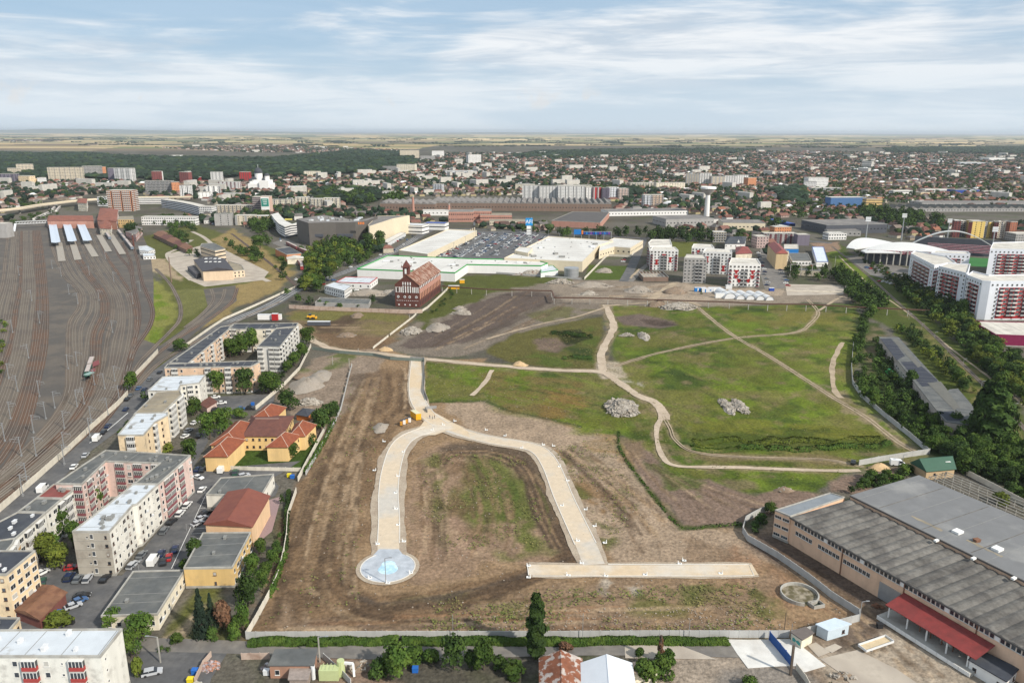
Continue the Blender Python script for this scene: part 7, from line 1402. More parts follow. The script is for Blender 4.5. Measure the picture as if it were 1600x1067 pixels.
for pw in WOODw:
 cy_=sum(p.y for p in pw)/len(pw);sp=17 if cy_<2600 else 23;X,Y,U,Vv=gridpts(pw,sp,sp*1.2,.3,9);keep=np.abs(X)<.76*Y+50
 for x,y in zip(X[keep],Y[keep]):
  if not blocked(x,y):TX.append((x,y,sp*random.uniform(1.0,1.7),random.uniform(11,18)))
for _ in range(380):
 y=random.uniform(6500,16000);x=random.uniform(-.7,.7)*y;n=random.randint(2,7)
 for k in range(n):TX.append((x+k*38,y+k*random.uniform(-6,6),random.uniform(34,60),random.uniform(8,13)))
HX.sort(key=lambda h_:h_[1]);print('houses',len(HX),'trees',len(TX))
ROOFS=[((.125,.055,.042),'red brown'),((.175,.085,.065),'faded red'),((.08,.05,.042),'dark brown'),((.12,.11,.105),'grey'),((.24,.10,.06),'orange'),((.16,.125,.105),'dusty brown')];RW=[.28,.18,.22,.16,.04,.12]
WALLS=[((.40,.36,.29),'cream'),((.52,.51,.49),'white'),((.26,.21,.16),'tan'),((.32,.24,.21),'pinkish'),((.34,.29,.17),'yellow')]
LM2=[(1104,320,'near the funnel shaped water tower'),(1200,330,'right of the water tower'),(1300,330,'left of the yellow office'),(1420,325,'beyond the yellow office'),(1540,325,'behind the coloured slab'),(1180,400,'by the navy roofed house'),(590,392,'below the dark mall'),(1430,360,'behind the small stadium roof'),(60,310,'left of the road viaduct'),(20,300,'at the far left suburb'),(120,300,'behind the road viaduct'),(240,298,'around the grey loggia slab'),(330,300,'left of the domed church'),(410,310,'below the domed church'),(460,315,'behind the pink billboard flats'),(560,310,'west of the sawtooth factory'),(700,305,'behind the factory chimneys'),(900,295,'beyond the white block row'),(1020,305,'behind the far peach flats'),(800,358,'beside the blue pylon sign'),(1160,345,'beside the yellow fronted shed'),(1620,360,'right of the coloured slab')]
def house_geo(w,l,h,rh):
 v=[(-l/2,-w/2,0),(l/2,-w/2,0),(l/2,w/2,0),(-l/2,w/2,0),(-l/2,-w/2,h),(l/2,-w/2,h),(l/2,w/2,h),(-l/2,w/2,h),(-l/2,0,h+rh),(l/2,0,h+rh)]
 return v
hmesh={}
for k in range(5):
 w,l,h,rh=[(9,13,3.6,3),(8,11,5.2,3),(10,16,3.4,3.4),(7,10,3.2,2.4),(10,12,6,3.2)][k]
 mb=MB();mb.box((0,0,h/2),(l,w,h));mb.add([(-l/2,-w/2,h),(-l/2,w/2,h),(-l/2,0,h+rh*.98)],[(0,2,1)]) if k % 2==0 else 0;mb.add([(l/2,-w/2,h),(l/2,w/2,h),(l/2,0,h+rh*.98)],[(0,1,2)]) if k % 2==0 else 0
 for i in range(3):mb.box((-l/3+i*l/3,-w/2,1.8),(1.2,.1,1.2),0,1)
 wm=mb.mesh('wall',[M_CON,GL[0]]);o_=.5;hp=0 if k % 2==0 else w*.42
 v=[(-l/2-o_,-w/2-o_,h-.3),(l/2+o_,-w/2-o_,h-.3),(l/2+o_,w/2+o_,h-.3),(-l/2-o_,w/2+o_,h-.3),(-l/2-o_+hp,0,h+rh),(l/2+o_-hp,0,h+rh)];mb=MB();mb.add(v,[(0,1,5,4),(2,3,4,5),(3,0,4),(1,2,5),(3,2,1,0)]);mb.box((l*.2,w*.15,h+rh*.8),(.7,.7,1.6));hmesh[k]=(wm,mb.mesh('roof',[M_TERR]))
RM=[mat('far_roof_'+n.replace(' ','_'),c,.9,.25,.4) for c,n in ROOFS];WMt=[mat('far_wall_'+n,c,.9,.12,.4) for c,n in WALLS];HL={}
for (x,y,ang,sc_) in HX[:240]:
 k=random.randrange(5);ri=random.choices(range(6),RW)[0];wi=random.randrange(5);px=to_px((x,y,3));form='hipped' if k % 2 else 'gabled';fl_='two storey' if k in (1,4) else 'single storey'
 lab=f'{WALLS[wi][1]} house with {ROOFS[ri][1]} {form} roof {where(px, LM2)}';r=thing('house',(x,y,0),lab,'house',None,ang+random.choice((0,math.pi/2,math.pi)))
 HL.setdefault(lab,[]).append(r)
 for nm,me,m in (('wall',hmesh[k][0],WMt[wi]),('roof',hmesh[k][1],RM[ri])):
  o=bpy.data.objects.new(nm,me);link(o,r);o.material_slots[0].link='OBJECT';o.material_slots[0].material=m
for lab,rs in HL.items():
 if len(rs)>1:
  for r in rs:r['group']='houses '+' '.join(lab.split()[-6:])
rest=np.array(HX[240:]);n=len(rest);k=np.arange(n)
ang=rest[:,2]+rng.integers(0,2,n)*math.pi/2+rng.normal(size=n)*.05;sc_=rest[:,3]*rng.uniform(.8,1.25,n);w=9*sc_;l=rng.uniform(11,18,n)*sc_;h=np.where(rng.uniform(size=n)<.25,6,3.6)*1.0;rh=3.0*np.sqrt(sc_)
big_=rng.uniform(size=n)<np.where((rest[:,1]<3300) & (rest[:,0]<100),.05,.016);l=np.where(big_,l*2.2,l);h=np.where(big_,rng.choice([9.,13.,16.],n),h);rh=np.where(big_,.6,rh)
def loc(lx,ly,z):ca,sa=np.cos(ang),np.sin(ang);return np.stack([rest[:,0]+lx*ca-ly*sa,rest[:,1]+lx*sa+ly*ca,z],1)
z0=np.zeros(n);A=loc(-l/2,-w/2,z0);B=loc(l/2,-w/2,z0);C_=loc(l/2,w/2,z0);D=loc(-l/2,w/2,z0);E=loc(-l/2,-w/2,h);F=loc(l/2,-w/2,h);G=loc(l/2,w/2,h);H_=loc(-l/2,w/2,h);R1=loc(-l/2+w*.35*~big_,z0,h+rh);R2=loc(l/2-w*.35*~big_,z0,h+rh)
faces=[(A,B,F,E),(B,C_,G,F),(C_,D,H_,G),(D,A,E,H_),(E,F,R2,R1),(G,H_,R1,R2),(H_,E,R1,R1),(F,G,R2,R2)]
V=np.stack([np.stack(f,1) for f in faces],1)
wc=np.array([c for c,_ in WALLS])[rng.integers(0,5,n)];rc=np.array([c for c,_ in ROOFS])[rng.choice(6,n,p=RW)]*rng.uniform(.75,1.3,n)[:,None];rc=np.where(big_[:,None],np.array([.38,.37,.35]),rc);wc=np.where(big_[:,None],np.array([.46,.44,.40]),wc);odd=rng.uniform(size=n)<.03;rc=np.where(odd[:,None],np.array([.62,.62,.62]),rc)
tint=np.ones((n,8,4,4));tint[:,:4,:,:3]=wc[:,None,None,:];tint[:,4:,:,:3]=rc[:,None,None,:]
o=bpy.data.objects.new('far_houses',np_mesh('far_houses',V.reshape(-1,4,3),0,[mat('far_house_mix',(1,1,1),.9,.18,.15,vcol='tint')],tint.reshape(-1,4)));link(o);tag(o,'thousands of small red roofed houses filling the distant town','town',kind='stuff')
t_=(1+5**.5)/2;ico=np.array([(-1,t_,0),(1,t_,0),(-1,-t_,0),(1,-t_,0),(0,-1,t_),(0,1,t_),(0,-1,-t_),(0,1,-t_),(t_,0,-1),(t_,0,1),(-t_,0,-1),(-t_,0,1)])/math.sqrt(1+t_*t_)
tri=np.array([(0,11,5),(0,5,1),(0,1,7),(0,7,10),(0,10,11),(1,5,9),(5,11,4),(11,10,2),(10,7,6),(7,1,8),(3,9,4),(3,4,2),(3,2,6),(3,6,8),(3,8,9),(4,9,5),(2,4,11),(6,2,10),(8,6,7),(9,8,1)])
near_t=[t for t in TX if t[1]<2100];far_t=[t for t in TX if t[1]>=2100]
leafmass([(x,y,w,h,'broad',random.choice((L_DARK,L_MID))) for x,y,w,h in near_t[:2200]],70,'town_trees','dark green garden trees between the nearer houses of the town',.085)
far_t+=near_t[2200:]
a=np.array(far_t);n=len(a);Vv=ico[None]*rng.uniform(.62,1.25,(n,12,1));Vv=Vv*np.stack([a[:,2]/2,a[:,2]/2,a[:,3]*.5],1)[:,None,:];Vv[...,0]+=a[:,None,0];Vv[...,1]+=a[:,None,1];Vv[...,2]+=a[:,None,3]*.5
cl_=fbm(a[:,0]/140,a[:,1]/140,12);c=np.array([.016,.030,.015])[None]*(rng.uniform(.6,1.4,n)*(.55+.9*cl_))[:,None];c=c+(rng.uniform(size=n)<.12)[:,None]*np.array([.02,.025,0.]);T4=np.ones((n,20,3,4));T4[...,:3]=c[:,None,None,:]*rng.uniform(.75,1.25,(n,20,1,1))
o=bpy.data.objects.new('far_woodland',np_mesh('far_woodland',Vv[:,tri].reshape(-1,3,3),0,[MATS['leaf_mass']],T4.reshape(-1,4),nv=3));link(o);tag(o,'dark wood, park and garden trees of the distant town','woodland',kind='stuff')
def hills(x0,x1,Y,hmax,seed,name='hills'):
 K_=90;mb=MB();xs=np.linspace(x0,x1,K_);hh=hmax*np.clip(fbm(xs/9000,xs*0+seed,seed)*1.9-.35,.05,1)*np.sin(np.linspace(0.05,math.pi-.05,K_))**.5
 vs=[(x,Y-2500,-5) for x in xs]+[(x,Y,z) for x,z in zip(xs,hh)]+[(x,Y+4000,-5) for x in xs];mb.add(vs,[(i,i+1,K_+i+1,K_+i) for i in range(K_-1)]+[(K_+i,K_+i+1,2*K_+i+1,2*K_+i) for i in range(K_-1)]);o=mb.build(name,mat('hill_forest',(.10,.11,.06),.95,.3,.002));o['kind']='structure'
hills(-40000,-9000,40000,205,3);hills(-12000,9000,44000,90,5);hills(8000,42000,42000,95,8)
# ================================================================ FENCES
def unit_panel(m,name='panel',ribs=0):
 mb=MB();mb.box((.5,0,.5),(.97,.06,1))
 for k in range(ribs):mb.box((.5,-.035,(k+1)/(ribs+1)),(.97,.02,.02))
 return mb.mesh(name,[m])
PAN={}
def fence(px,h,pl_,m,label,world=None,post=.22,maxp=290,gaps=0,name='fence',thick=.14,cat='fence',z=0.):
 w=world or W2(px);root=thing(name,(w[0].x,w[0].y,0),label,cat);tot=sum((b-a).length for a,b in zip(w,w[1:]));pl_=max(pl_,tot/maxp)
 if m.name not in PAN:PAN[m.name]=(unit_panel(m),MB().box((0,0,.5),(1,1,1)).mesh('post',[m]))
 pm,qm=PAN[m.name]
 for a,b in zip(w,w[1:]):
  L=(b-a).length;n=max(1,round(L/pl_));u=(b-a)/L;an=math.atan2(u.y,u.x);dx=L/n
  for i in range(n+1):
   p=a+u*dx*i
   if post:inst('post',qm,Matrix.Translation((p.x,p.y,z)) @ Matrix.Rotation(an,4,'Z') @ Matrix.Diagonal((post,post,h+.08,1)),root)
   if i<n and random.random()>=gaps:
    inst('panel',pm,Matrix.Translation((p.x,p.y,z-random.uniform(0,.05))) @ Matrix.Rotation(an+random.uniform(-.004,.004),4,'Z') @ Matrix.Diagonal((dx,thick/.06,h,1)),root)
 return root
F_GREY=wallm('grey_concrete_fence',(.40,.40,.39),(.25,.24,.22),.45);F_WHT=wallm('white_concrete_fence',(.58,.54,.46),(.35,.31,.25),.5);F_PNK=wallm('flaking_wall',(.44,.34,.28),(.25,.16,.12),.8)
fence([(385,998),(620,997),(860,997),(1000,996),(1232,996)],2.2,2.6,F_GREY,'long grey concrete panel fence along the bottom of the earth site')
fence([(1236,996),(1290,984),(1342,970),(1342,962),(1300,935),(1262,905),(1215,872),(1168,845),(1160,832),(1165,815),(1188,802),(1200,798)],2.2,2.6,F_GREY,'grey concrete panel fence round the right corner by the settling basin')
fence([(385,997),(402,968),(425,925),(436,900),(444,865),(448,842),(450,808),(463,770)],2.1,2.6,F_WHT,'white concrete fence on the lower left side of the earth site')
fence([(466,752),(480,725),(496,695),(508,672)],2.1,2.6,F_WHT,'pale fence beside the school lawn');fence([(478,742),(500,705),(520,668),(533,640),(545,590),(550,572)],1.6,3.,F_GREY,'low grey rail fence running up beside the earth site',gaps=.25)
fence([(400,640),(418,625),(445,602),(468,578),(486,542)],2.0,2.6,F_WHT,'pale wall between the navy roofed block and the rubble plot')
fence([(-60,842),(0,800),(60,748),(110,703),(140,674),(165,652),(185,634),(200,618)],2.6,3.2,F_WHT,'tall pale noise barrier between street and rail yard');fence([(213,588),(230,570),(247,552)],2.6,3.,F_WHT,'short piece of pale noise barrier further up the street');fence([(292,540),(330,513),(350,500),(400,478),(450,455),(505,430),(528,418)],1.6,4.,F_WHT,'long low pale wall left of the main road')
fence([(1333,540),(1330,575),(1332,600),(1345,620),(1380,650),(1420,682),(1450,708)],2.3,2.8,F_GREY,'curving pale grey fence on the right side of the meadow');fence([(1342,727),(1380,720),(1425,713),(1452,709)],2.3,2.8,F_GREY,'grey fence piece behind the white van at the meadow gate')
fence([(1510,742),(1560,768),(1620,800)],2.2,2.8,F_WHT,'white wall beyond the greenhouse frames');fence([(1318,445),(1330,462),(1337,470)],2.2,3,F_WHT,'short white fence at the end of the building plot')
fence([(452,482),(490,484),(560,487),(640,490),(660,489)],2.8,4.,F_PNK,'flaking pink and grey yard wall in front of the mill');fence([(657,489),(668,482),(690,462),(700,452)],1.8,3.5,F_WHT,'pale retaining wall along the mill side');fence([(583,545),(615,520),(645,497),(652,490)],1.4,3.5,F_WHT,'pale broken fence between the two earth plots',gaps=.2)
fence([(662,562),(664,590),(662,612),(668,626)],1.8,3.,M_STEEL,'wire mesh fence on the right of the new road',thick=.04,post=.1);fence([(488,546),(530,552),(583,556),(610,562),(663,565)],1.8,3.2,mat('mesh_green_grey',(.16,.19,.17),.8,.1,1.),'green grey site fence across the dirt path',thick=.05,post=.12)
fence([(913,437),(946,403),(952,398)],2.2,5,F_WHT,'long white wall beside the mall access road');fence([(940,400),(985,402),(1000,386)],2.2,5,F_WHT,'white wall behind the mall loading yard');fence([(735,425),(800,429),(908,437)],1.5,6,F_GREY,'low grey kerb wall along the lawn behind the hypermarket')
fence([(320,733),(350,733),(400,735),(470,736)],1.5,3,F_WHT,'white balustrade wall in front of the school lawn');fence([(1230,455),(1320,457)],1.0,4,F_WHT,'low white wall of the unfinished plot')
fence([(378,1030),(421,1029)],1.8,2.5,F_PNK,'low pink wall left of the brick workshop');fence([(506,1030),(515,1038),(535,1056),(548,1070)],1.8,2.5,F_GREY,'grey yard wall right of the brick workshop');fence([(305,1067),(318,1040),(330,1026)],1.6,2.4,F_PNK,'crumbling wall beside the rubbish heap');fence([(1244,1046),(1258,1064),(1264,1075)],1.8,2.4,F_WHT,'short white wall at the lower end of the concrete pad')
bg_=fence([(1202,1000),(1218,1019),(1236,1041)],2.6,3.4,mat('cobalt_blue_sheet',(.01,.07,.26),.5,.08,.8),'cobalt blue sheet metal gate across the white slab',name='gate',cat='gate',thick=.08)
for x0,y0,x1,y1,lab in ((664,640,682,638,'steel crowd barrier across the junction of the new road'),(664,640,668,645,'short side piece of the steel crowd barrier'),(663,562,641,561,'barrier fence at the top end of the new road')):fence([(x0,y0),(x1,y1)],1.5,2.2,M_STEEL,lab,thick=.05,post=.08,name='barrier',cat='barrier')
# ================================================================ pipeline
PIPE=[(691,447),(760,452),(800,453),(862,454.5),(866,465),(950,466),(1012,468),(1075,470),(1140,472),(1200,475),(1260,475.5),(1355,480.5),(1452,485)]
pp_=thing('pipeline',P(950,480),'long rusty elevated heating pipe on posts crossing the upper meadow','pipeline');zc_=5.0
pts=[P(x,y,zc_) for x,y in PIPE]
for a,b in zip(pts,pts[1:]):MB().beam(a,b,.9,.8).build('pipe',mat('dark_rusty_pipe',(.095,.05,.035),.85,.2,.5),pp_)
for a,b in zip(pts,pts[1:]):
 n=max(1,round((b-a).length/15))
 for i in range(n):p=a.lerp(b,i/n);MB().beam((p.x,p.y,0),(p.x,p.y,zc_-.4),.45).build('post',M_CON,pp_)
# ================================================================ masts and lamps
def mast_mesh():
 mb=MB();mb.box((0,0,4.2),(.26,.26,8.4));mb.beam((0,0,7.2),(-3.2,0,7.6),.1);mb.beam((0,0,8.2),(-2.6,0,7.5),.07);mb.beam((-3.2,0,7.6),(-3.2,0,6.4),.08);mb.beam((0,0,6.2),(-2.4,0,6.4),.07);mb.beam((-.9,0,8.4),(.8,0,8.2),.08);mb.box((0,0,.4),(.6,.6,.8));return mb
pm_=MB();pm_.box((0,0,4.2),(.26,.26,8.4)).box((0,0,.4),(.6,.6,.8));POLEM=pm_.mesh('pole',[M_STEEL]);am=MB();am.beam((0,0,7.2),(-3.2,0,7.6),.12);am.beam((0,0,8.2),(-2.6,0,7.5),.08);am.beam((-3.2,0,7.6),(-3.2,0,6.4),.1);am.beam((0,0,6.2),(-2.4,0,6.4),.08);am.beam((-1.9,0,8.5),(.8,0,8.2),.08);ARMM=am.mesh('arm',[M_STEEL])
cat=[(36,775),(43,756),(34,713),(57,713),(53,677),(101,726),(101,705),(141,682),(143,662),(169,649),(86,638),(101,670),(17,655),(121,636),(132,632),(62,620),(148,602),(28,612),(14,592),(107,577),(121,572),(62,505),(108,460),(96,432),(164,608),(180,596),(45,560),(176,520),(208,475),(219,455),(122,475),(50,470),(20,520),(155,470),(178,440),(140,430),(165,405),(82,420),(30,430),(187,628),(72,655),(8,690)]
YL=['lower yard beside the noise barrier','middle yard near the two locomotives','upper yard below the platforms']
for x,y in cat:
 p=P(x,y);r=thing('catenary_mast',p,'grey overhead line mast in the '+YL[0 if y>640 else 1 if y>520 else 2],'mast','overhead line masts in the '+YL[0 if y>640 else 1 if y>520 else 2],random.choice((0,math.pi))+random.uniform(-.2,.2))
 for nm,me in (('pole',POLEM),('arm',ARMM)):o=bpy.data.objects.new(nm,me);link(o,r)
pads=[(606,911),(578,903),(642,895),(631,846),(590,850),(622,820),(619,795),(618,770),(622,744),(585,735),(600,690),(630,706),(693,664),(711,658),(760,672),(789,681),(815,700),(865,697),(849,695),(874,729),(887,751),(915,796),(878,790),(929,822),(945,848),(903,845),(909,880),(826,902),(888,899),(826,884),(947,900),(1008,898),(1126,896),(1069,876),(1062,881),(675,672)]
PADM=MB().box((0,0,.1),(1.25,.9,.18)).mesh('pad',[M_WHITE]);CONM=MB().tube((0,0),.13,.13,0,1.0,6).mesh('conduit',[M_WHITE]);HOLM=MB().box((0,0,.21),(.4,.3,.02)).mesh('hole',[M_DRK2])
for i,(x,y) in enumerate(pads):
 p=P(x,y);seg='left arm of the new road' if x<660 else ('junction of the new road' if x<720 else ('lower cross strip of the new road' if y>872 else 'right arm of the new road'))
 r=thing('lamp_foundation',p+Vector((0,0,.06)),'small white lamp base on the '+seg,'lamp base','white lamp bases along the '+seg,random.uniform(-.3,.3))
 for nm,me,dx in (('pad',PADM,0),('conduit',CONM,random.choice((.5,-.5))),('hole',HOLM,.1)):o=bpy.data.objects.new(nm,me);link(o,r);o.location.x=dx
def pole(x,yb,yt,label,m=None,w=.22,arm=None,cat_='lamp post',name='street_lamp',lean=0):
 p=P(x,yb);h=Hpx(x,yb,yb-yt);r=thing(name,p,label,cat_);MB().beam(p,(p.x+lean,p.y,h),w).build('pole',m or M_STEEL,r)
 if arm:MB().beam((p.x,p.y,h),(p.x+arm,p.y,h+.3),.12).box((p.x+arm,p.y,h+.28),(.9,.35,.15)).build('lamp_arm',M_STEEL,r)
pole(603,911,872,'street lamp at the turning circle with a flat twin head',M_STEEL,.18,1.6);pole(251,1035,995,'pale street lamp at the bottom left corner of the car park',M_CON,.26,-2.4);pole(500,1034,995,'grey utility pole beside the brick workshop',M_CON,.28,2);pole(1235,1054,1008,'thick wooden pole beside the blue gate',BARK,.5,None,'pole','utility_pole');pole(1225,988,957,'thin dark pole on the soil by the corner',BARK,.15,None,'pole','utility_pole');pole(1343,968,940,'street lamp at the fence corner',M_STEEL,.15,1.5)
pole(1237,986,974,'short pole behind the cream guard hut',M_STEEL,.12,None,'pole','utility_pole');pole(708,1000,960,'thin lamp post behind the bottom fence',M_STEEL,.12);pole(910,1000,958,'thin grey lamp post at the bottom fence right of the poplar',M_STEEL,.12);pole(1076,1000,968,'grey lamp post at the bottom fence near the hedge end',M_STEEL,.12);pole(1409,730,711,'white lamp beside the meadow gate van',M_STEEL,.15,1);pole(292,830,818,'small pale lamp beside the parking row',M_STEEL,.12);pole(218,898,876,'leaning pale lamp at the edge of the grey roof',M_STEEL,.15,1)
for x,yb,yt in ((520,570,557),(546,575,560),(560,552,544),(1355,494,480),(1303,428,400),(1372,720,712),(640,500,492)):pole(x,yb,yt,f'thin post near the {"upper plots" if x < 700 else "old railway"}',M_CON,.25,None,'pole','utility_pole')
iv=thing('ivy_pole',P(1031,1035),'wooden pole wrapped in dry ivy in front of the bottom fence','pole');p=P(1031,1036);hh=Hpx(1031,1036,44);MB().tube((p.x,p.y),.35,.2,0,hh,7).build('pole',BARK,iv)
o=bpy.data.objects.new('ivy',crown_mesh('poplar',1,L_RUS));link(o,iv);o.scale=(1.5,1.5,hh*.95)
for x,y in ((1350,450),(1380,475),(1420,500),(1440,515),(1460,528),(1480,552),(1505,570),(1533,605),(1584,640)):pole(x,y,y-9,'small white twin lamp post along the old single track',M_STEEL,.12,1.2)
# ================================================================ RUBBLE
M_RUB=mat('concrete_rubble',(.33,.30,.26),.95,.4,1.5,(.19,.165,.135),.7,.4);M_SOIL=mat('dug_soil',(.22,.165,.12),.95,.25,.8,(.15,.11,.08),.7,.2,bump=.15,bsc=1.);M_SAND=mat('pale_gravel_heap',(.27,.235,.195),.95,.18,1.,(.26,.23,.2),.6,.3,bump=.1);M_SANDY=mat('yellow_sand',(.46,.33,.19),.95,.15,1.)
def heap(x,y,wpx,hpx,m,label,chunks=0,dep=.8,name='heap',cm=None,cs=.9):
 p=P(x,y);k=mpp(x,y);w=wpx*k;h=min(max(.22*w,.7),4.);d=max(P(x,y-max(hpx-h*.8/k,2)).y-p.y,w*.3);r=thing(name,p,label,'heap');n=14;rr=np.random.default_rng(int(x*7+y));mb=MB();rings=[(1,0),(.86,.22),(.62,.62),(.34,.9),(.1,1.)]
 vs=[]
 for f,z in rings:
  for i in range(n):a=i*2*math.pi/n;q=f*(1+.25*rr.uniform(-1,1));vs.append((p.x+w/2*q*math.cos(a),p.y+d/2*q*math.sin(a)+d*.5,h*z*(1+.25*rr.uniform(-1,1))-.05))
 mb.add(vs,[(j*n+i,j*n+(i+1) % n,(j+1)*n+(i+1) % n,(j+1)*n+i) for j in range(len(rings)-1) for i in range(n)]);mb.add(vs[-n:],[tuple(range(n))]);o=mb.build('mound',m,r);o.data.polygons.foreach_set('use_smooth',np.ones(len(o.data.polygons),bool))
 if chunks:
  mb=MB()
  for _ in range(chunks):
   a=rr.uniform(0,6.28);f=rr.uniform(0,1)**.6;s=rr.uniform(.3,1)*cs;b=mb;c=(p.x+w/2*f*1.05*math.cos(a),p.y+d/2*f*1.05*math.sin(a)+d*.5,h*(1-f)**.8+.1);i0=len(mb.v);mb.box(c,(s*rr.uniform(.6,1.8),s*rr.uniform(.5,1.3),s*rr.uniform(.25,.7)),a);M=Matrix.Translation(c) @ Euler((rr.uniform(-.7,.7),rr.uniform(-.7,.7),0)).to_matrix().to_4x4() @ Matrix.Translation(-Vector(c))
   for q in range(i0,len(mb.v)):mb.v[q]=tuple(M @ Vector(mb.v[q]))
  mb.build('chunks',cm or M_RUB,r,'stuff')
 return r
heap(976,651,52,34,M_RUB,'big heap of pale concrete rubble beside the forked dirt path',260,1.1,'rubble_heap',cs=1.9);heap(1146,648,18,28,M_RUB,'left half of the split grey rubble heap on the meadow',110,1.6,'rubble_heap',cs=1.2);heap(1167,648,20,28,M_RUB,'right half of the split grey rubble heap on the meadow',110,1.6,'rubble_heap',cs=1.2)
heap(1010,532,18,16,M_RUB,'small grey boulder heap on the upper meadow',60,.8,'rubble_heap');heap(980,526,24,6,M_RUB,'flat scatter of grey stones on the upper meadow',50,.8,'rubble_heap');heap(472,615,60,34,M_SAND,'large pale gravel heap behind the school',0,.9,'gravel_heap');heap(482,634,42,14,M_RUB,'spread of white concrete chunks below the gravel heap',160,.5,'rubble_heap');heap(492,600,34,26,M_SAND,'darker gravel ridge behind the pale heap',0,.8,'gravel_heap',cs=1);heap(592,676,24,20,M_SAND,'small conical gravel heap by the yellow cabins',0,.9,'gravel_heap')
heap(640,524,32,16,M_RUB,'white rubble heap beside the broken fence',140,.7,'rubble_heap',cs=1.5);heap(681,520,34,20,M_SAND,'pale sand heap on the green edge',30,.8,'gravel_heap');heap(722,492,36,6,M_RUB,'row of pale rubble at the dark soil edge',70,.6,'rubble_heap');heap(718,484,22,6,M_SAND,'small pale mound above the rubble row',10,.6,'gravel_heap');heap(876,444,42,7,M_RUB,'long heap of broken slabs right of the hypermarket',150,.5,'rubble_heap',cs=1.6);heap(925,450,70,10,M_SAND,'broad pale spoil heap left of the site track',80,.5,'gravel_heap')
heap(1000,458,44,12,M_SAND,'littered spoil heap with white scraps in the site',90,.5,'gravel_heap');heap(1058,460,40,12,M_SOIL,'dark spoil heap right of the site track',60,.5,'soil_heap');heap(920,462,30,6,M_RUB,'small broken stone row under the pipe',50,.5,'rubble_heap');heap(1065,485,60,14,M_RUB,'grey heap of scrap and pipes below the pipeline',130,.5,'rubble_heap',cs=1.6);heap(1030,480,40,7,M_SOIL,'grey stacked blocks below the pipeline',30,.5,'soil_heap')
heap(945,427,28,9,M_SAND,'pale rubble spill on the small lawn',40,.7,'gravel_heap');heap(812,573,24,10,M_SANDY,'yellow sand heap beside the dirt path',0,.6,'sand_heap');heap(602,549,26,7,M_SANDY,'sandy mound at the crossing of the paths',0,.6,'sand_heap');heap(1376,736,44,8,M_SANDY,'flat sand spill at the meadow gate',0,.5,'sand_heap');heap(1228,770,30,12,M_SOIL,'reddish dug soil hump left of the warehouse',10,.7,'soil_heap');heap(555,497,24,10,M_SOIL,'dark soil ridge in the plot before the mill',0,1.6,'soil_heap');heap(540,528,30,10,M_SOIL,'brown soil mound near the dirt path',20,.6,'soil_heap');heap(470,592,30,10,M_SOIL,'dark soil hump above the gravel',0,.7,'soil_heap')
heap(565,1050,60,20,M_SOIL,'reddish soil bank beside the big bushes',40,.7,'soil_heap');heap(325,1050,26,20,M_SOIL,'heap of orange and grey rubbish by the wall',90,1.2,'rubbish_heap',cm=mat('mixed_rubbish',(.34,.16,.10),.8,.5,3.,(.30,.32,.36),.9,1.4));heap(1365,745,10,3,M_RUB,'few grey stones beside the meadow gate',10,.5,'rubble_heap')
heap(575,463,70,12,M_SAND,'littered demolition ground left of the mill',150,.6,'rubble_heap');heap(610,462,40,8,M_RUB,'scrap heap close to the mill front',90,.6,'rubble_heap');heap(835,431,60,5,M_RUB,'stacked pallets and scrap behind the hypermarket',90,.3,'scrap_row',cm=mat('pallet_brown',(.22,.12,.09),.9,.3,2.))
heap(440,1052,70,12,M_SOIL,'tangle of scrap metal in the workshop yard',120,.7,'scrap_heap',cm=mat('scrap_mix',(.20,.14,.13),.7,.6,3.,(.45,.45,.45),.9,1.8));heap(1320,1062,40,14,M_SOIL,'muddy ring of planks and soil in the yard',40,.7,'soil_heap');heap(1372,950,14,7,M_SOIL,'rusty scrap beside the canopy corner',30,.8,'scrap_heap',cm=M_RUSTB)
r_=np.random.default_rng(11);mb=MB();areaw=[P(*c).xy for c in [(400,995),(450,820),(520,660),(580,560),(740,560),(960,680),(1060,830),(1180,860),(1340,960),(1230,990)]];areap=[P(*c).xy for c in [(700,990),(720,955),(1200,945),(1235,990)]]
for k in range(1900):
 pw=areaw if k<1300 else areap;p=Vector((r_.uniform(min(q.x for q in pw),max(q.x for q in pw)),r_.uniform(min(q.y for q in pw),max(q.y for q in pw))))
 if inside(p,pw):s=r_.uniform(.08,.34);mb.box((p.x,p.y,s*.1),(s*1.3,s,s*.5),r_.uniform(0,3))
mb.build('scattered_stones',mat('pale_stone',(.30,.25,.20),.9,.3,1.));tag(bpy.data.objects['scattered_stones'],'pale stones and clods scattered over the bare earth','stones',kind='stuff')
r_=np.random.default_rng(12);cs_,ns_=[],[]
for px,n_,col in (([(665,565),(935,583),(1340,475),(1338,600),(1445,705),(1290,752),(1060,748),(965,672),(667,627)],3800,0),([(668,705),(820,715),(860,850),(700,860),(650,780)],1100,0),([(700,930),(1180,910),(1230,985),(640,990)],1300,0),([(860,700),(960,680),(1000,800),(960,850)],700,0),([(760,545),(940,495),(935,575),(790,565)],900,0),([(400,985),(540,600),(600,600),(560,940)],500,0)):
 pw=[P(*c).xy for c in px]
 for _ in range(n_):
  p=Vector((r_.uniform(min(q.x for q in pw),max(q.x for q in pw)),r_.uniform(min(q.y for q in pw),max(q.y for q in pw))))
  if inside(p,pw) and vnoise(np.array([p.x/9]),np.array([p.y/9]),5)[0]>.42:
   for _k in range(3):cs_.append((p.x+r_.normal()*.5,p.y+r_.normal()*.5,r_.uniform(.1,.5)));ns_.append((r_.normal()*.4,r_.normal()*.4,1.))
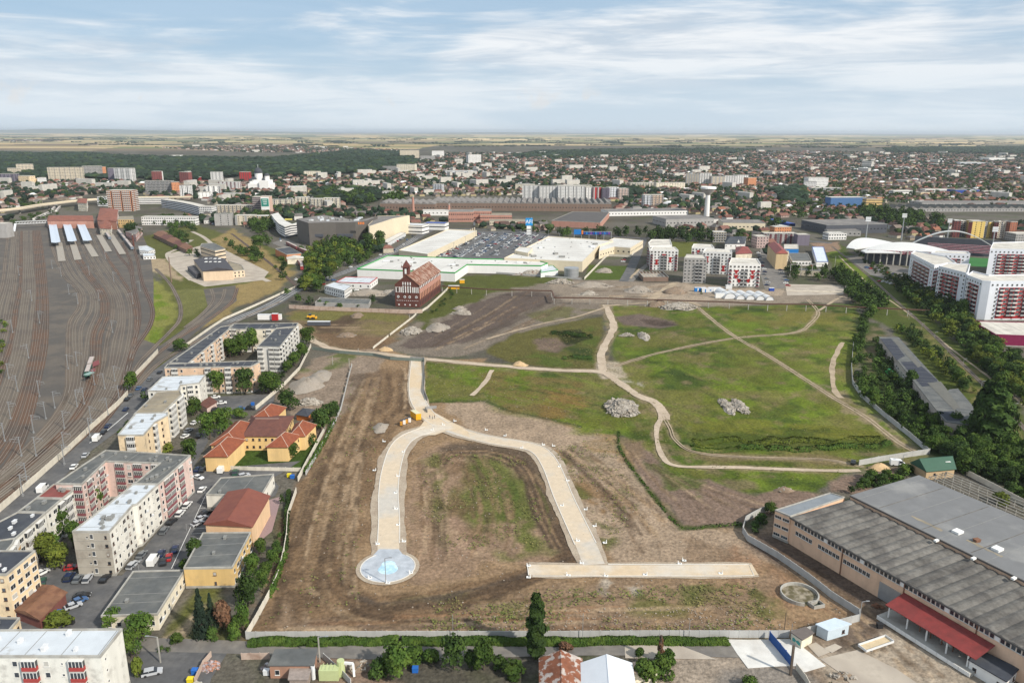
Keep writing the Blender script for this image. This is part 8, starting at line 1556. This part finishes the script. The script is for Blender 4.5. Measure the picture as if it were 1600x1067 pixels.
cs_=np.array(cs_);ns_=np.array(ns_);ns_ /= np.linalg.norm(ns_,axis=1)[:,None];o=bpy.data.objects.new('grass_tufts',np_mesh('grass_tufts',leaf_quads(cs_,ns_,.22,r_),0,[mat('tuft_green',(.12,.135,.035),.9,.4,.15,(.16,.13,.05),.8,.05)]));link(o);tag(o,'rough weed tufts over the meadow and bare earth','grass',kind='stuff')
# ================================================================ VEHICLES
def car_meshes(kind):
 L,Wd,Hh={'car':(4.3,1.76,1.46),'wagon':(4.6,1.8,1.5),'van':(5.6,2.05,2.5),'suv':(4.6,1.9,1.75)}[kind]
 if kind=='van':low=[(-L/2,.35),(L/2,.35),(L/2,1.0),(L/2-.75,1.25),(L/2-1.5,2.35),(-L/2+.1,2.5),(-L/2,2.2)];gl=[(L/2-.70,1.30),(L/2-1.36,2.24),(L/2-2.5,2.26),(L/2-2.5,1.35)]
 else:
  r0=-L/2+(.55 if kind=='car' else .15);low=[(-L/2,.30),(L/2,.30),(L/2,.70),(L/2-.15,.82),(L/2-1.15,.98),(-L/2+.1,1.0),(-L/2,.9)];gl=[(L/2-1.1,.96),(L/2-1.85,Hh-.06),(r0+.5,Hh-.04),(r0-.25,.98)]
 mb=MB();hw=Wd/2;n=len(low);vs=[(x,-hw,z) for x,z in low]+[(x,hw,z) for x,z in low];mb.add(vs,[tuple(range(n)),tuple(range(2*n-1,n-1,-1))]+[((i+1) % n,i,n+i,n+(i+1) % n) for i in range(n)])
 g=MB();ww=hw*.98 if kind=='van' else hw*.86;k=[hw*1.02]*4 if kind=='van' else [hw*.95,ww,ww,hw*.95];m=len(gl);vs=[(x,-k[i],z) for i,(x,z) in enumerate(gl)]+[(x,k[i],z) for i,(x,z) in enumerate(gl)]
 g.add(vs,[tuple(range(m-1,-1,-1)),tuple(range(m,2*m))]+[(i,(i+1) % m,m+(i+1) % m,m+i) for i in range(m)])
 if kind!='van':mb.add([(gl[1][0]+.03,-ww-.01,Hh-.05),(gl[1][0]+.03,ww+.01,Hh-.05),(gl[2][0]-.05,ww+.01,Hh-.03),(gl[2][0]-.05,-ww-.01,Hh-.03)],[(0,1,2,3)]);mb.box(((gl[1][0]+gl[2][0])/2,0,Hh),(gl[1][0]-gl[2][0]-.1,ww*2-.05,.06));[mb.box(((gl[1][0]+gl[2][0])/2,s*(ww+.03),(Hh+.97)/2),(.1,.05,Hh-1.0)) for s in (-1,1)]
 l=MB();[l.box((L/2-.02,s*hw*.72,.68),(.1,.34,.18)) for s in (-1,1)];w=MB()
 wm=MB();K_=10;R_=.33;vs=[(R_*math.cos(i*2*math.pi/K_),y,R_*math.sin(i*2*math.pi/K_)) for y in (-.11,.11) for i in range(K_)];wm.add(vs,[(i,(i+1) % K_,K_+(i+1) % K_,K_+i) for i in range(K_)]+[tuple(range(K_-1,-1,-1)),tuple(range(K_,2*K_))])
 wp=[(sx*L*.31,sy*(hw-.08),.33) for sx in (-1,1) for sy in (-1,1)]
 return mb.mesh('body',[M_WHITE]),g.mesh('windows',[GL[0]]),l.mesh('headlight',[M_VENTW]),wm.mesh('wheel',[M_DRK2]),wp
CM={k:car_meshes(k) for k in ('car','wagon','van','suv')}
PAINT={n:mat('car_'+n,c,.28,.02,.5,spec=.5) for n,c in {'white':(.70,.70,.69),'silver':(.40,.41,.43),'grey':(.13,.14,.15),'black':(.018,.018,.02),'navy':(.015,.025,.07),'blue':(.05,.11,.24),'red':(.32,.02,.02),'green':(.03,.09,.06),'beige':(.42,.38,.30)}.items()}
def car(x,y,dx,dy,kind,colr,label,group='cars parked around the apartment blocks',world=None,detail=True,nm=None):
 if world is None:a=P(x,y).xy;b=P(x+dx,y+dy).xy;ang=math.atan2((b-a).y,(b-a).x)
 else:a,ang=world
 r=thing(nm or ('van' if kind=='van' else 'parked_car'),(a.x,a.y,.06),label,'van' if kind=='van' else 'car',group,ang);bm_,gm_,lm_,wm_,wp=CM[kind]
 for n_,me,m in (('body',bm_,PAINT[colr]),('windows',gm_,None)) + ((('headlight',lm_,None),) if detail else ()):
  o=bpy.data.objects.new(n_,me);link(o,r)
  if m:o.material_slots[0].link='OBJECT';o.material_slots[0].material=m
 if detail:
  for q in wp:o=bpy.data.objects.new('wheel',wm_);link(o,r);o.location=q
ST=(14,-15);PK=(16,-9)
CARS=[(197,641,*ST,'car','navy','dark blue hatchback driving on the street beside the sandy roofed block'),(199,625,*ST,'car','black','black car at the kerb below the yard tree'),(205,619,*ST,'car','grey','dark grey car parked behind the black one on the street'),(217,608,*ST,'car','blue','blue car beside the kerb near the white roofed angled block'),(226,610,*ST,'car','navy','navy car close to the angled white roofed block'),(169,667,*ST,'car','navy','navy car just above the big white van'),(162,677,*ST,'car','black','black car touching the rear of the big white van'),(152,687,*ST,'van','white','big white panel van parked along the noise barrier'),(134,713,*ST,'car','silver','silver car below the white panel van on the street'),(116,731,*ST,'car','white','white car on the street beside the U shaped block'),(67,766,*ST,'van','white','white van half hidden behind the red flat roof'),(234,594,*ST,'car','grey','dark car high up the street by the grass verge'),(250,583,*ST,'car','black','black car by the peach wing corner'),
 (347,631,10,-1,'car','white','white car alone in the yard beside the pink garage'),(377,640,10,0,'car','blue','light blue car at the far edge of the school car park'),(392,640,10,0,'suv','black','black car next to the blue one by the wall'),(337,622,10,-1,'car','white','white car partly hidden under the trees of the peach wing'),(337,642,10,-2,'suv','black','black car close to the pink garage'),(316,652,10,-4,'car','silver','silver car below the trees by the grey stair block'),(305,662,10,-5,'car','white','white estate car between two trees'),(295,674,10,-5,'car','silver','silver car beside the silver green tree'),(290,683,10,-5,'car','white','white car low by the yellow block'),(311,682,4,-10,'suv','black','dark car beside the hedge of the school'),
 (309,735,8,-10,'car','navy','left navy car by the school wall'),(317,736,8,-10,'car','black','right dark car of the pair by the school wall'),(347,736,8,-11,'van','white','white van in front of the school wall'),(368,740,4,-11,'suv','green','dark green off roader between two cars at the school'),(381,745,14,-4,'wagon','silver','silver estate car beside the flat grey roof'),(310,748,12,3,'car','white','white car at the corner of the pink block'),(316,767,10,-11,'car','white','white saloon near the upper end of the parking street'),(293,791,10,-11,'wagon','white','upper one of two white estate cars on the parking street'),(282,804,10,-11,'wagon','white','lower one of two white estate cars on the parking street'),(269,817,10,-8,'car','black','black car in the middle of the parking street'),(257,831,9,-12,'wagon','grey','dark grey estate car below the black one'),
 (322,803,14,-6,'car','black','dark car nose in beside the maroon hall'),(315,812,14,-6,'car','silver','silver car nose in beside the maroon hall'),(309,820,14,-6,'car','silver','lower silver car nose in beside the maroon hall'),(222,869,10,-11,'car','grey','grey car at the foot of the weathered long block'),(208,885,10,-9,'wagon','silver','silver estate car at the corner of the weathered block'),(240,879,8,-12,'van','white','white delivery van at the lower end of the parking street'),(252,867,6,-12,'car','navy','navy car right behind the delivery van'),(264,873,3,-12,'car','red','bright red car beside the bushes'),(256,880,3,-12,'car','black','black car between delivery van and red car'),(274,860,3,-12,'car','navy','navy car above the red one under the bush'),
 (109,904,8,-11,'suv','navy','leftmost dark car of the row under the concrete end wall'),(122,907,8,-11,'car','grey','grey car second in the row under the concrete end wall'),(138,906,8,-11,'wagon','silver','silver car third in the row under the concrete end wall'),(165,906,9,-10,'car','black','lone black car at the right of the end wall row'),(129,933,14,-2,'car','black','black car on top of the three beside the rusty garage'),(124,941,12,-5,'car','blue','blue grey car in the middle of the three beside the garage'),(115,949,14,-5,'car','silver','silver car nearest the rusty garage'),(238,1053,14,-3,'wagon','silver','silver hatchback alone in the bottom left car park'),(113,889,12,-2,'car','red','red car under the trees behind the end wall'),(66,897,8,-4,'car','white','white car half under the yellow green tree'),(67,911,3,-12,'car','green','dark green car beside the cream end wall'),
 (1333,724,3,-12,'car','black','small black car on the dirt path at the meadow gate'),(1402,727,14,1,'van','white','white minibus in front of the grey fence at the gate'),(302,1078,10,-10,'car','beige','pale yellow car at the very bottom edge')]
for c in CARS:car(*c)
sites=[([(1198,385),(1222,425),(1230,448)],16,'parked beside the front right white block',0),([(1186,395),(1195,430),(1200,448)],12,'in the row left of the car park street by the white blocks',0),([(1352,418),(1400,430),(1440,446)],18,'parked under the stadium columns',1),([(1375,440),(1420,450)],8,'parked below the stadium near the trees',1),([(972,410),(980,398),(990,388)],9,'in the small lot behind the mall wall',2),([(500,447),(520,438),(560,455)],7,'in the yard of the white office',3),([(395,340),(430,358),(440,378)],14,'along the street left of the parking deck',4),([(445,440),(520,425),(600,398),(650,368)],9,'driving on the main road',5),([(330,350),(345,352)],8,'in front of the blank grey end wall',6),([(605,385),(630,372)],8,'beside the narrow bus canopy',7),([(1262,408),(1278,428)],10,'in the car repair yard',8)]
CN=['white','silver','grey','black','white','blue','silver','red','navy']
for px,n_,ph,gi in sites:
 c=smooth(W2(px),2.);L_=len(c)
 for i in range(n_):
  p=c[min(L_-1,int((i+.5)/n_*L_))];q=c[min(L_-1,int((i+.5)/n_*L_)+1)];d=q-p if (q-p).length>.01 else Vector((0,1));cn=random.choice(CN);ang=math.atan2(d.y,d.x)+(math.pi/2 if gi not in (5,4) else 0);off=Vector((-d.y,d.x)).normalized()*random.choice((-2.2,2.2))*(1 if gi in (5,) else .3);car(0,0,0,0,'car',cn,f'{cn} car {ph}','cars '+ph,world=(p+off,ang),detail=False)
lotw=[P(*c).xy for c in [(668,404),(738,366),(825,365),(885,376),(830,382),(775,400)]];a0=P(700,404).xy;u=(P(738,366).xy-P(668,404).xy).normalized();v=Vector((u.y,-u.x));cnt=0;spots=[]
for i in range(-4,16):
 for s_ in (0,5.4):
  for j in range(0,90):
   p=P(668,404).xy+v*(8+i*17+s_)+u*(j*2.9)
   if inside(p,lotw) and random.random()<.52:spots.append((p,i,s_))
random.shuffle(spots)
for p,i,s_ in spots[:150]:cn=random.choice(CN);car(0,0,0,0,random.choice(('car','car','wagon','suv')),cn,f'{cn} car in the rows of the big mall car park','cars in the mall car park',world=(p,math.atan2(v.y,v.x)),detail=False)
mb=MB()
for p,i,s_ in spots[150:]:an=math.atan2(v.y,v.x);mb.box((p.x,p.y,.6),(4.2,1.75,.75),an,random.randrange(3));mb.box((p.x,p.y,1.2),(2.3,1.55,.5),an,3)
if mb.v:tag(mb.build('distant_cars',[PAINT['white'],PAINT['grey'],PAINT['silver'],GL[0]]),'many more cars filling the mall car park','cars',kind='stuff')
for i in range(0,12):
 for j in range(0,8):
  p=P(668,404).xy+v*(14+i*17)+u*(j*26)
  if inside(p,lotw) and (i+j) % 2==0:r=thing('car_park_lamp',(p.x,p.y,0),'slim lamp post in the big mall car park','lamp post','lamp posts in the mall car park');MB().beam((p.x,p.y,0),(p.x,p.y,9),.25).beam((p.x-1,p.y,9),(p.x+1,p.y,9),.25).build('pole',M_STEEL,r)
mb=MB()
for k in range(12):t=k/11;a=P(291+27*(1-t)*0+t*28,858-t*88).xy;b=a+Vector((4.2,.6));mb.beam((*a,.07),(*b,.07),.12,.01)
a=P(268,888).xy;b=P(322,772).xy;mb.beam((*a,.07),(*b,.07),.15,.01);tag(mb.build('bay_lines',M_WHITE),kind='structure')
# ================================================================ cabins, toilets, bins
t=thing('site_cabin',P(650,660),'yellow container cabin with pale flat roof at the road junction','cabin');q=poly_world([(641,641),(650,647),(658,646),(649,640)],3.0)
MB().prism([tuple(p) for p in (q if area(q)>0 else q[::-1])],.1,3.0).build('body',M_YEL,t);MB().add([(*p,3.06) for p in (q if area(q)>0 else q[::-1])],[(0,1,2,3)]).build('roof',mat('pale_yellow_roof',(.55,.53,.36),.7,.1,1.),t)
for k in range(4):
 p=P(627+k*4.2,665-k*1.7);r=thing('portable_toilet',p,f'{["leftmost ochre","white second","ochre third","rightmost white"][k]} portable toilet in the row beside the yellow cabin','toilet','portable toilets beside the yellow cabin');m=[M_BRD,M_WHITE][k % 2];MB().box((p.x,p.y+.5,1.15),(1.2,1.2,2.2)).build('booth',m,r);MB().box((p.x,p.y+.5,2.3),(1.3,1.3,.15)).build('roof',M_ROOFD,r);MB().box((p.x,p.y-.12,1.1),(.8,.06,1.9)).build('door',M_WHITE if k % 2 else mat('ochre_door',(.55,.28,.04),.6,.05,1.),r)
def bin_(x,y,m,label):p=P(x,y);r=thing('waste_bin',p,label,'bin');MB().box((p.x,p.y,.65),(1.4,1.1,1.2)).build('body',m,r);MB().box((p.x,p.y,1.3),(1.5,1.2,.12)).build('lid',m,r)
M_BINB=mat('bin_blue',(.02,.12,.42),.5,.05,1.);M_BINY=mat('bin_yellow',(.65,.52,.02),.5,.05,1.)
bin_(452,745,M_BINY,'yellow bin at the fence behind the flat grey roof');bin_(457,747,M_BINB,'blue bin right of the yellow one at the fence');bin_(94,960,M_BINB,'blue bin below the rusty garage');bin_(88,964,M_WHITE,'white bin beside the blue one below the garage');bin_(395,633,M_BINB,'blue bin in the school car park corner');bin_(305,1052,M_BINB,'blue tarp bin beside the rubbish wall');bin_(298,1066,M_BINY,'yellow bin at the bottom edge');bin_(112,974,M_DRK2,'black bin near the yellow green bush');bin_(1374,980,M_DRK2,'black bin at the loading ramp');bin_(649,1049,M_BINB,'small blue and white litter bin by the bushes');bin_(417,1053,M_VENTW,'white sack like bin beside the brick workshop')
r=thing('navy_house',P(1163,395),'house with a navy blue mansard roof and white gable','house');hipwing(r,[(1133,381),(1163,381),(1166,370),(1136,370)],9,4,W_CLN,M_ROOFD,(.15,.15),2,['w.','w',None,None])
q=poly_world([(1149,380),(1158,380)],9);a,b=q;MB().add([(*(a+Vector((0,-1))),5),(*(b+Vector((0,-1))),5),(*((a+b)/2+Vector((0,-1))),13)],[(0,1,2)]).build('gable',W_CLN,r)
r=thing('red_house',P(1160,400),'house with red hipped roof beside the white blocks','house');hipwing(r,[(1150,397),(1175,396),(1168,386),(1150,386)],6,4,W_CREAM,M_ROOFR,(1,1),1,None)
r=thing('maroon_roof_block',P(1205,410),'four storey tan block with maroon hipped roof left of the car repair yard','apartment block');hipwing(r,[(1213,396),(1231,396),(1218,382),(1200,382)],15,3,wallm('tan_block',(.50,.38,.22),amt=.2),M_ROOFR,(.5,.5),4,['w','w',None,None],along=1)
flatpx('long_white_store','long white roofed store with blue corner in the car repair yard',[(1276,409),(1269,386),(1287,386),(1294,409)],5,W_CLN,mat('bluish_white_roof',(.58,.64,.70),.5,.06,.3),'store',rim=M_BLUED)
flatpx('repair_shop','grey roofed repair shops beside the white store',[(1238,408),(1232,396),(1262,396),(1268,408)],4.5,W_CLN,M_ROOFG,'shop',floors=1,pat={'*':'W'});flatpx('blue_roof_shop','pale roofed blue walled shop above the repair shops',[(1225,389),(1225,382),(1247,382),(1248,389)],5,M_BLUEP,M_ROOFC,'shop')
flatpx('substation','beige substation building with steel portal frames',[(1234,421),(1238,419),(1286,421),(1288,424)],5,W_BEI,M_ROOFG,'substation',floors=1,pat={'*':'w.'})
pf=thing('portal_frame',P(1260,425),'row of pale steel portals above the substation','frame')
for k in range(4):a=P(1234+k*17,432);MB().beam(a,(a.x,a.y,11),.5).build('post',M_CON,pf)
a=P(1234,432);b=P(1285,432);MB().beam((a.x,a.y,11),(b.x,b.y,11),.5).build('beam',M_CON,pf)
tp=thing('tarpaulin_row',P(1215,345),'long row of goods under bright blue tarpaulin with a white strip','tarpaulin');c_=smooth(W2([(1172,343),(1200,346),(1220,350),(1238,354)]),8.);mb=MB();ribbon_mb(mb,c_,9,4,.15,0,4);mb.build('blue_cover',M_BLUED,tp);mb=MB();ribbon_mb(mb,smooth(W2([(1204,352),(1230,356)]),8.),5,2.4,.1,0,2.4);mb.build('white_cover',M_WHITE,tp)
gt=heap(634,300,9,9,mat('green_tarp',(.02,.35,.22),.5,.1,.5),'bright green tarpaulin covered roof in mid town',0,.6,'green_cover')
# ================================================================ people
def person_mesh(step=.12,arm=.1):
 V_=[(0,0,.95),(0,0,1.2),(0,0,1.42),(0,0,1.52),(0,.01,1.66),(.10,0,.88),(.11,step,.48),(.11,step*1.2-.02,.08),(.11,step*1.2+.16,.03),(-.10,0,.88),(-.11,-step,.48),(-.11,-step*1.4,.08),(-.11,-step*1.4+.16,.03),(.20,0,1.40),(.25,-arm,1.13),(.26,-arm+.1,.88),(-.20,0,1.40),(-.25,arm,1.13),(-.26,arm+.1,.88)]
 E_=[(0,1),(1,2),(2,3),(3,4),(0,5),(5,6),(6,7),(7,8),(0,9),(9,10),(10,11),(11,12),(2,13),(13,14),(14,15),(2,16),(16,17),(17,18)];R_=[.15,.14,.16,.06,.105,.095,.065,.045,.035,.095,.065,.045,.035,.065,.05,.038,.065,.05,.038]
 me=bpy.data.meshes.new('p');me.from_pydata(V_,E_,[]);o=bpy.data.objects.new('p',me);COL.objects.link(o);s=o.modifiers.new('s','SKIN');me.skin_vertices[0].data[0].use_root=True
 for i,r in enumerate(R_):me.skin_vertices[0].data[i].radius=(r,r*.8 if i<3 else r)
 sb=o.modifiers.new('b','SUBSURF');sb.levels=1;dg=bpy.context.evaluated_depsgraph_get();nm=bpy.data.meshes.new_from_object(o.evaluated_get(dg));bpy.data.objects.remove(o);return nm
SKIN=mat('skin',(.45,.28,.20),.6,.05,2.);HAIR=mat('dark_hair',(.03,.02,.015),.8,.1,2.)
PM=[person_mesh(.12,.1),person_mesh(.03,-.05)]
def person(x,y,k,top,legs,label,rz):
 p=P(x,y);me=PM[k].copy();me.materials.clear();[me.materials.append(m) for m in (legs,top,SKIN)]
 for q in me.polygons:z=q.center.z;q.material_index=0 if z<.95 else (1 if z<1.48 and not (abs(q.center.x)>.2 and z<1.0) else 2)
 r=thing('person',(p.x,p.y,.11),label,'person',None,rz);o=bpy.data.objects.new('body',me);link(o,r);h=MB().dome((0,-.01,1.68),.115,.12,8,3).mesh('hair',[HAIR]);link(bpy.data.objects.new('hair',h),r)
CL=lambda n,c:mat(n,c,.85,.1,2.)
person(671.5,654,0,CL('dark_shirt',(.06,.05,.10)),CL('jeans',(.05,.07,.13)),'person in dark shirt and jeans, left of the small group on the junction',.4);person(676,655,1,CL('pale_shirt',(.5,.5,.48)),CL('black_trousers',(.03,.03,.035)),'person in pale shirt crouched in the middle of the group on the junction',2.);person(679,654,1,CL('brown_jacket',(.16,.10,.07)),CL('grey_trousers',(.12,.12,.12)),'person in brown jacket, right of the group on the junction',-1.);person(708.5,661,0,CL('grey_shirt',(.25,.25,.26)),CL('jeans',(.05,.07,.13)),'person in grey walking at the edge of the right road arm',1.2)
ORD='first second third fourth fifth sixth seventh eighth ninth tenth eleventh twelfth thirteenth fourteenth fifteenth sixteenth seventeenth eighteenth nineteenth twentieth'.split()
by={}
for o in COL.objects:
 if o.parent is None and o.get('label') and not o.get('kind'):by.setdefault(o['label'],[]).append(o)
for lab,os_ in by.items():
 if 1<len(os_)<=20 and len(lab.split())<=13:
  os_.sort(key=lambda o:to_px(o.location)[0])
  for i,o in enumerate(os_):o['label']=lab+', '+ORD[i]+' from left'
  if not os_[0].get('group'):
   for o in os_:o['group']=lab
# ---------------------------------------------------------------- air
hz=MB().box((0,46000,109),(150000,100000,222)).build('haze',None)
hz.data.materials.clear();hm=bpy.data.materials.new('haze_air');hm.use_nodes=True;t=hm.node_tree;t.nodes.clear()
o_=t.nodes.new('ShaderNodeOutputMaterial');pv=t.nodes.new('ShaderNodeVolumePrincipled');pv.inputs['Density'].default_value=3.0e-5
pv.inputs['Color'].default_value=(.84,.92,1,1);pv.inputs['Anisotropy'].default_value=.2
t.links.new(pv.outputs[0],o_.inputs['Volume']);hz.data.materials.append(hm);tag(hz,'pale blue haze over the plain','haze',kind='stuff')
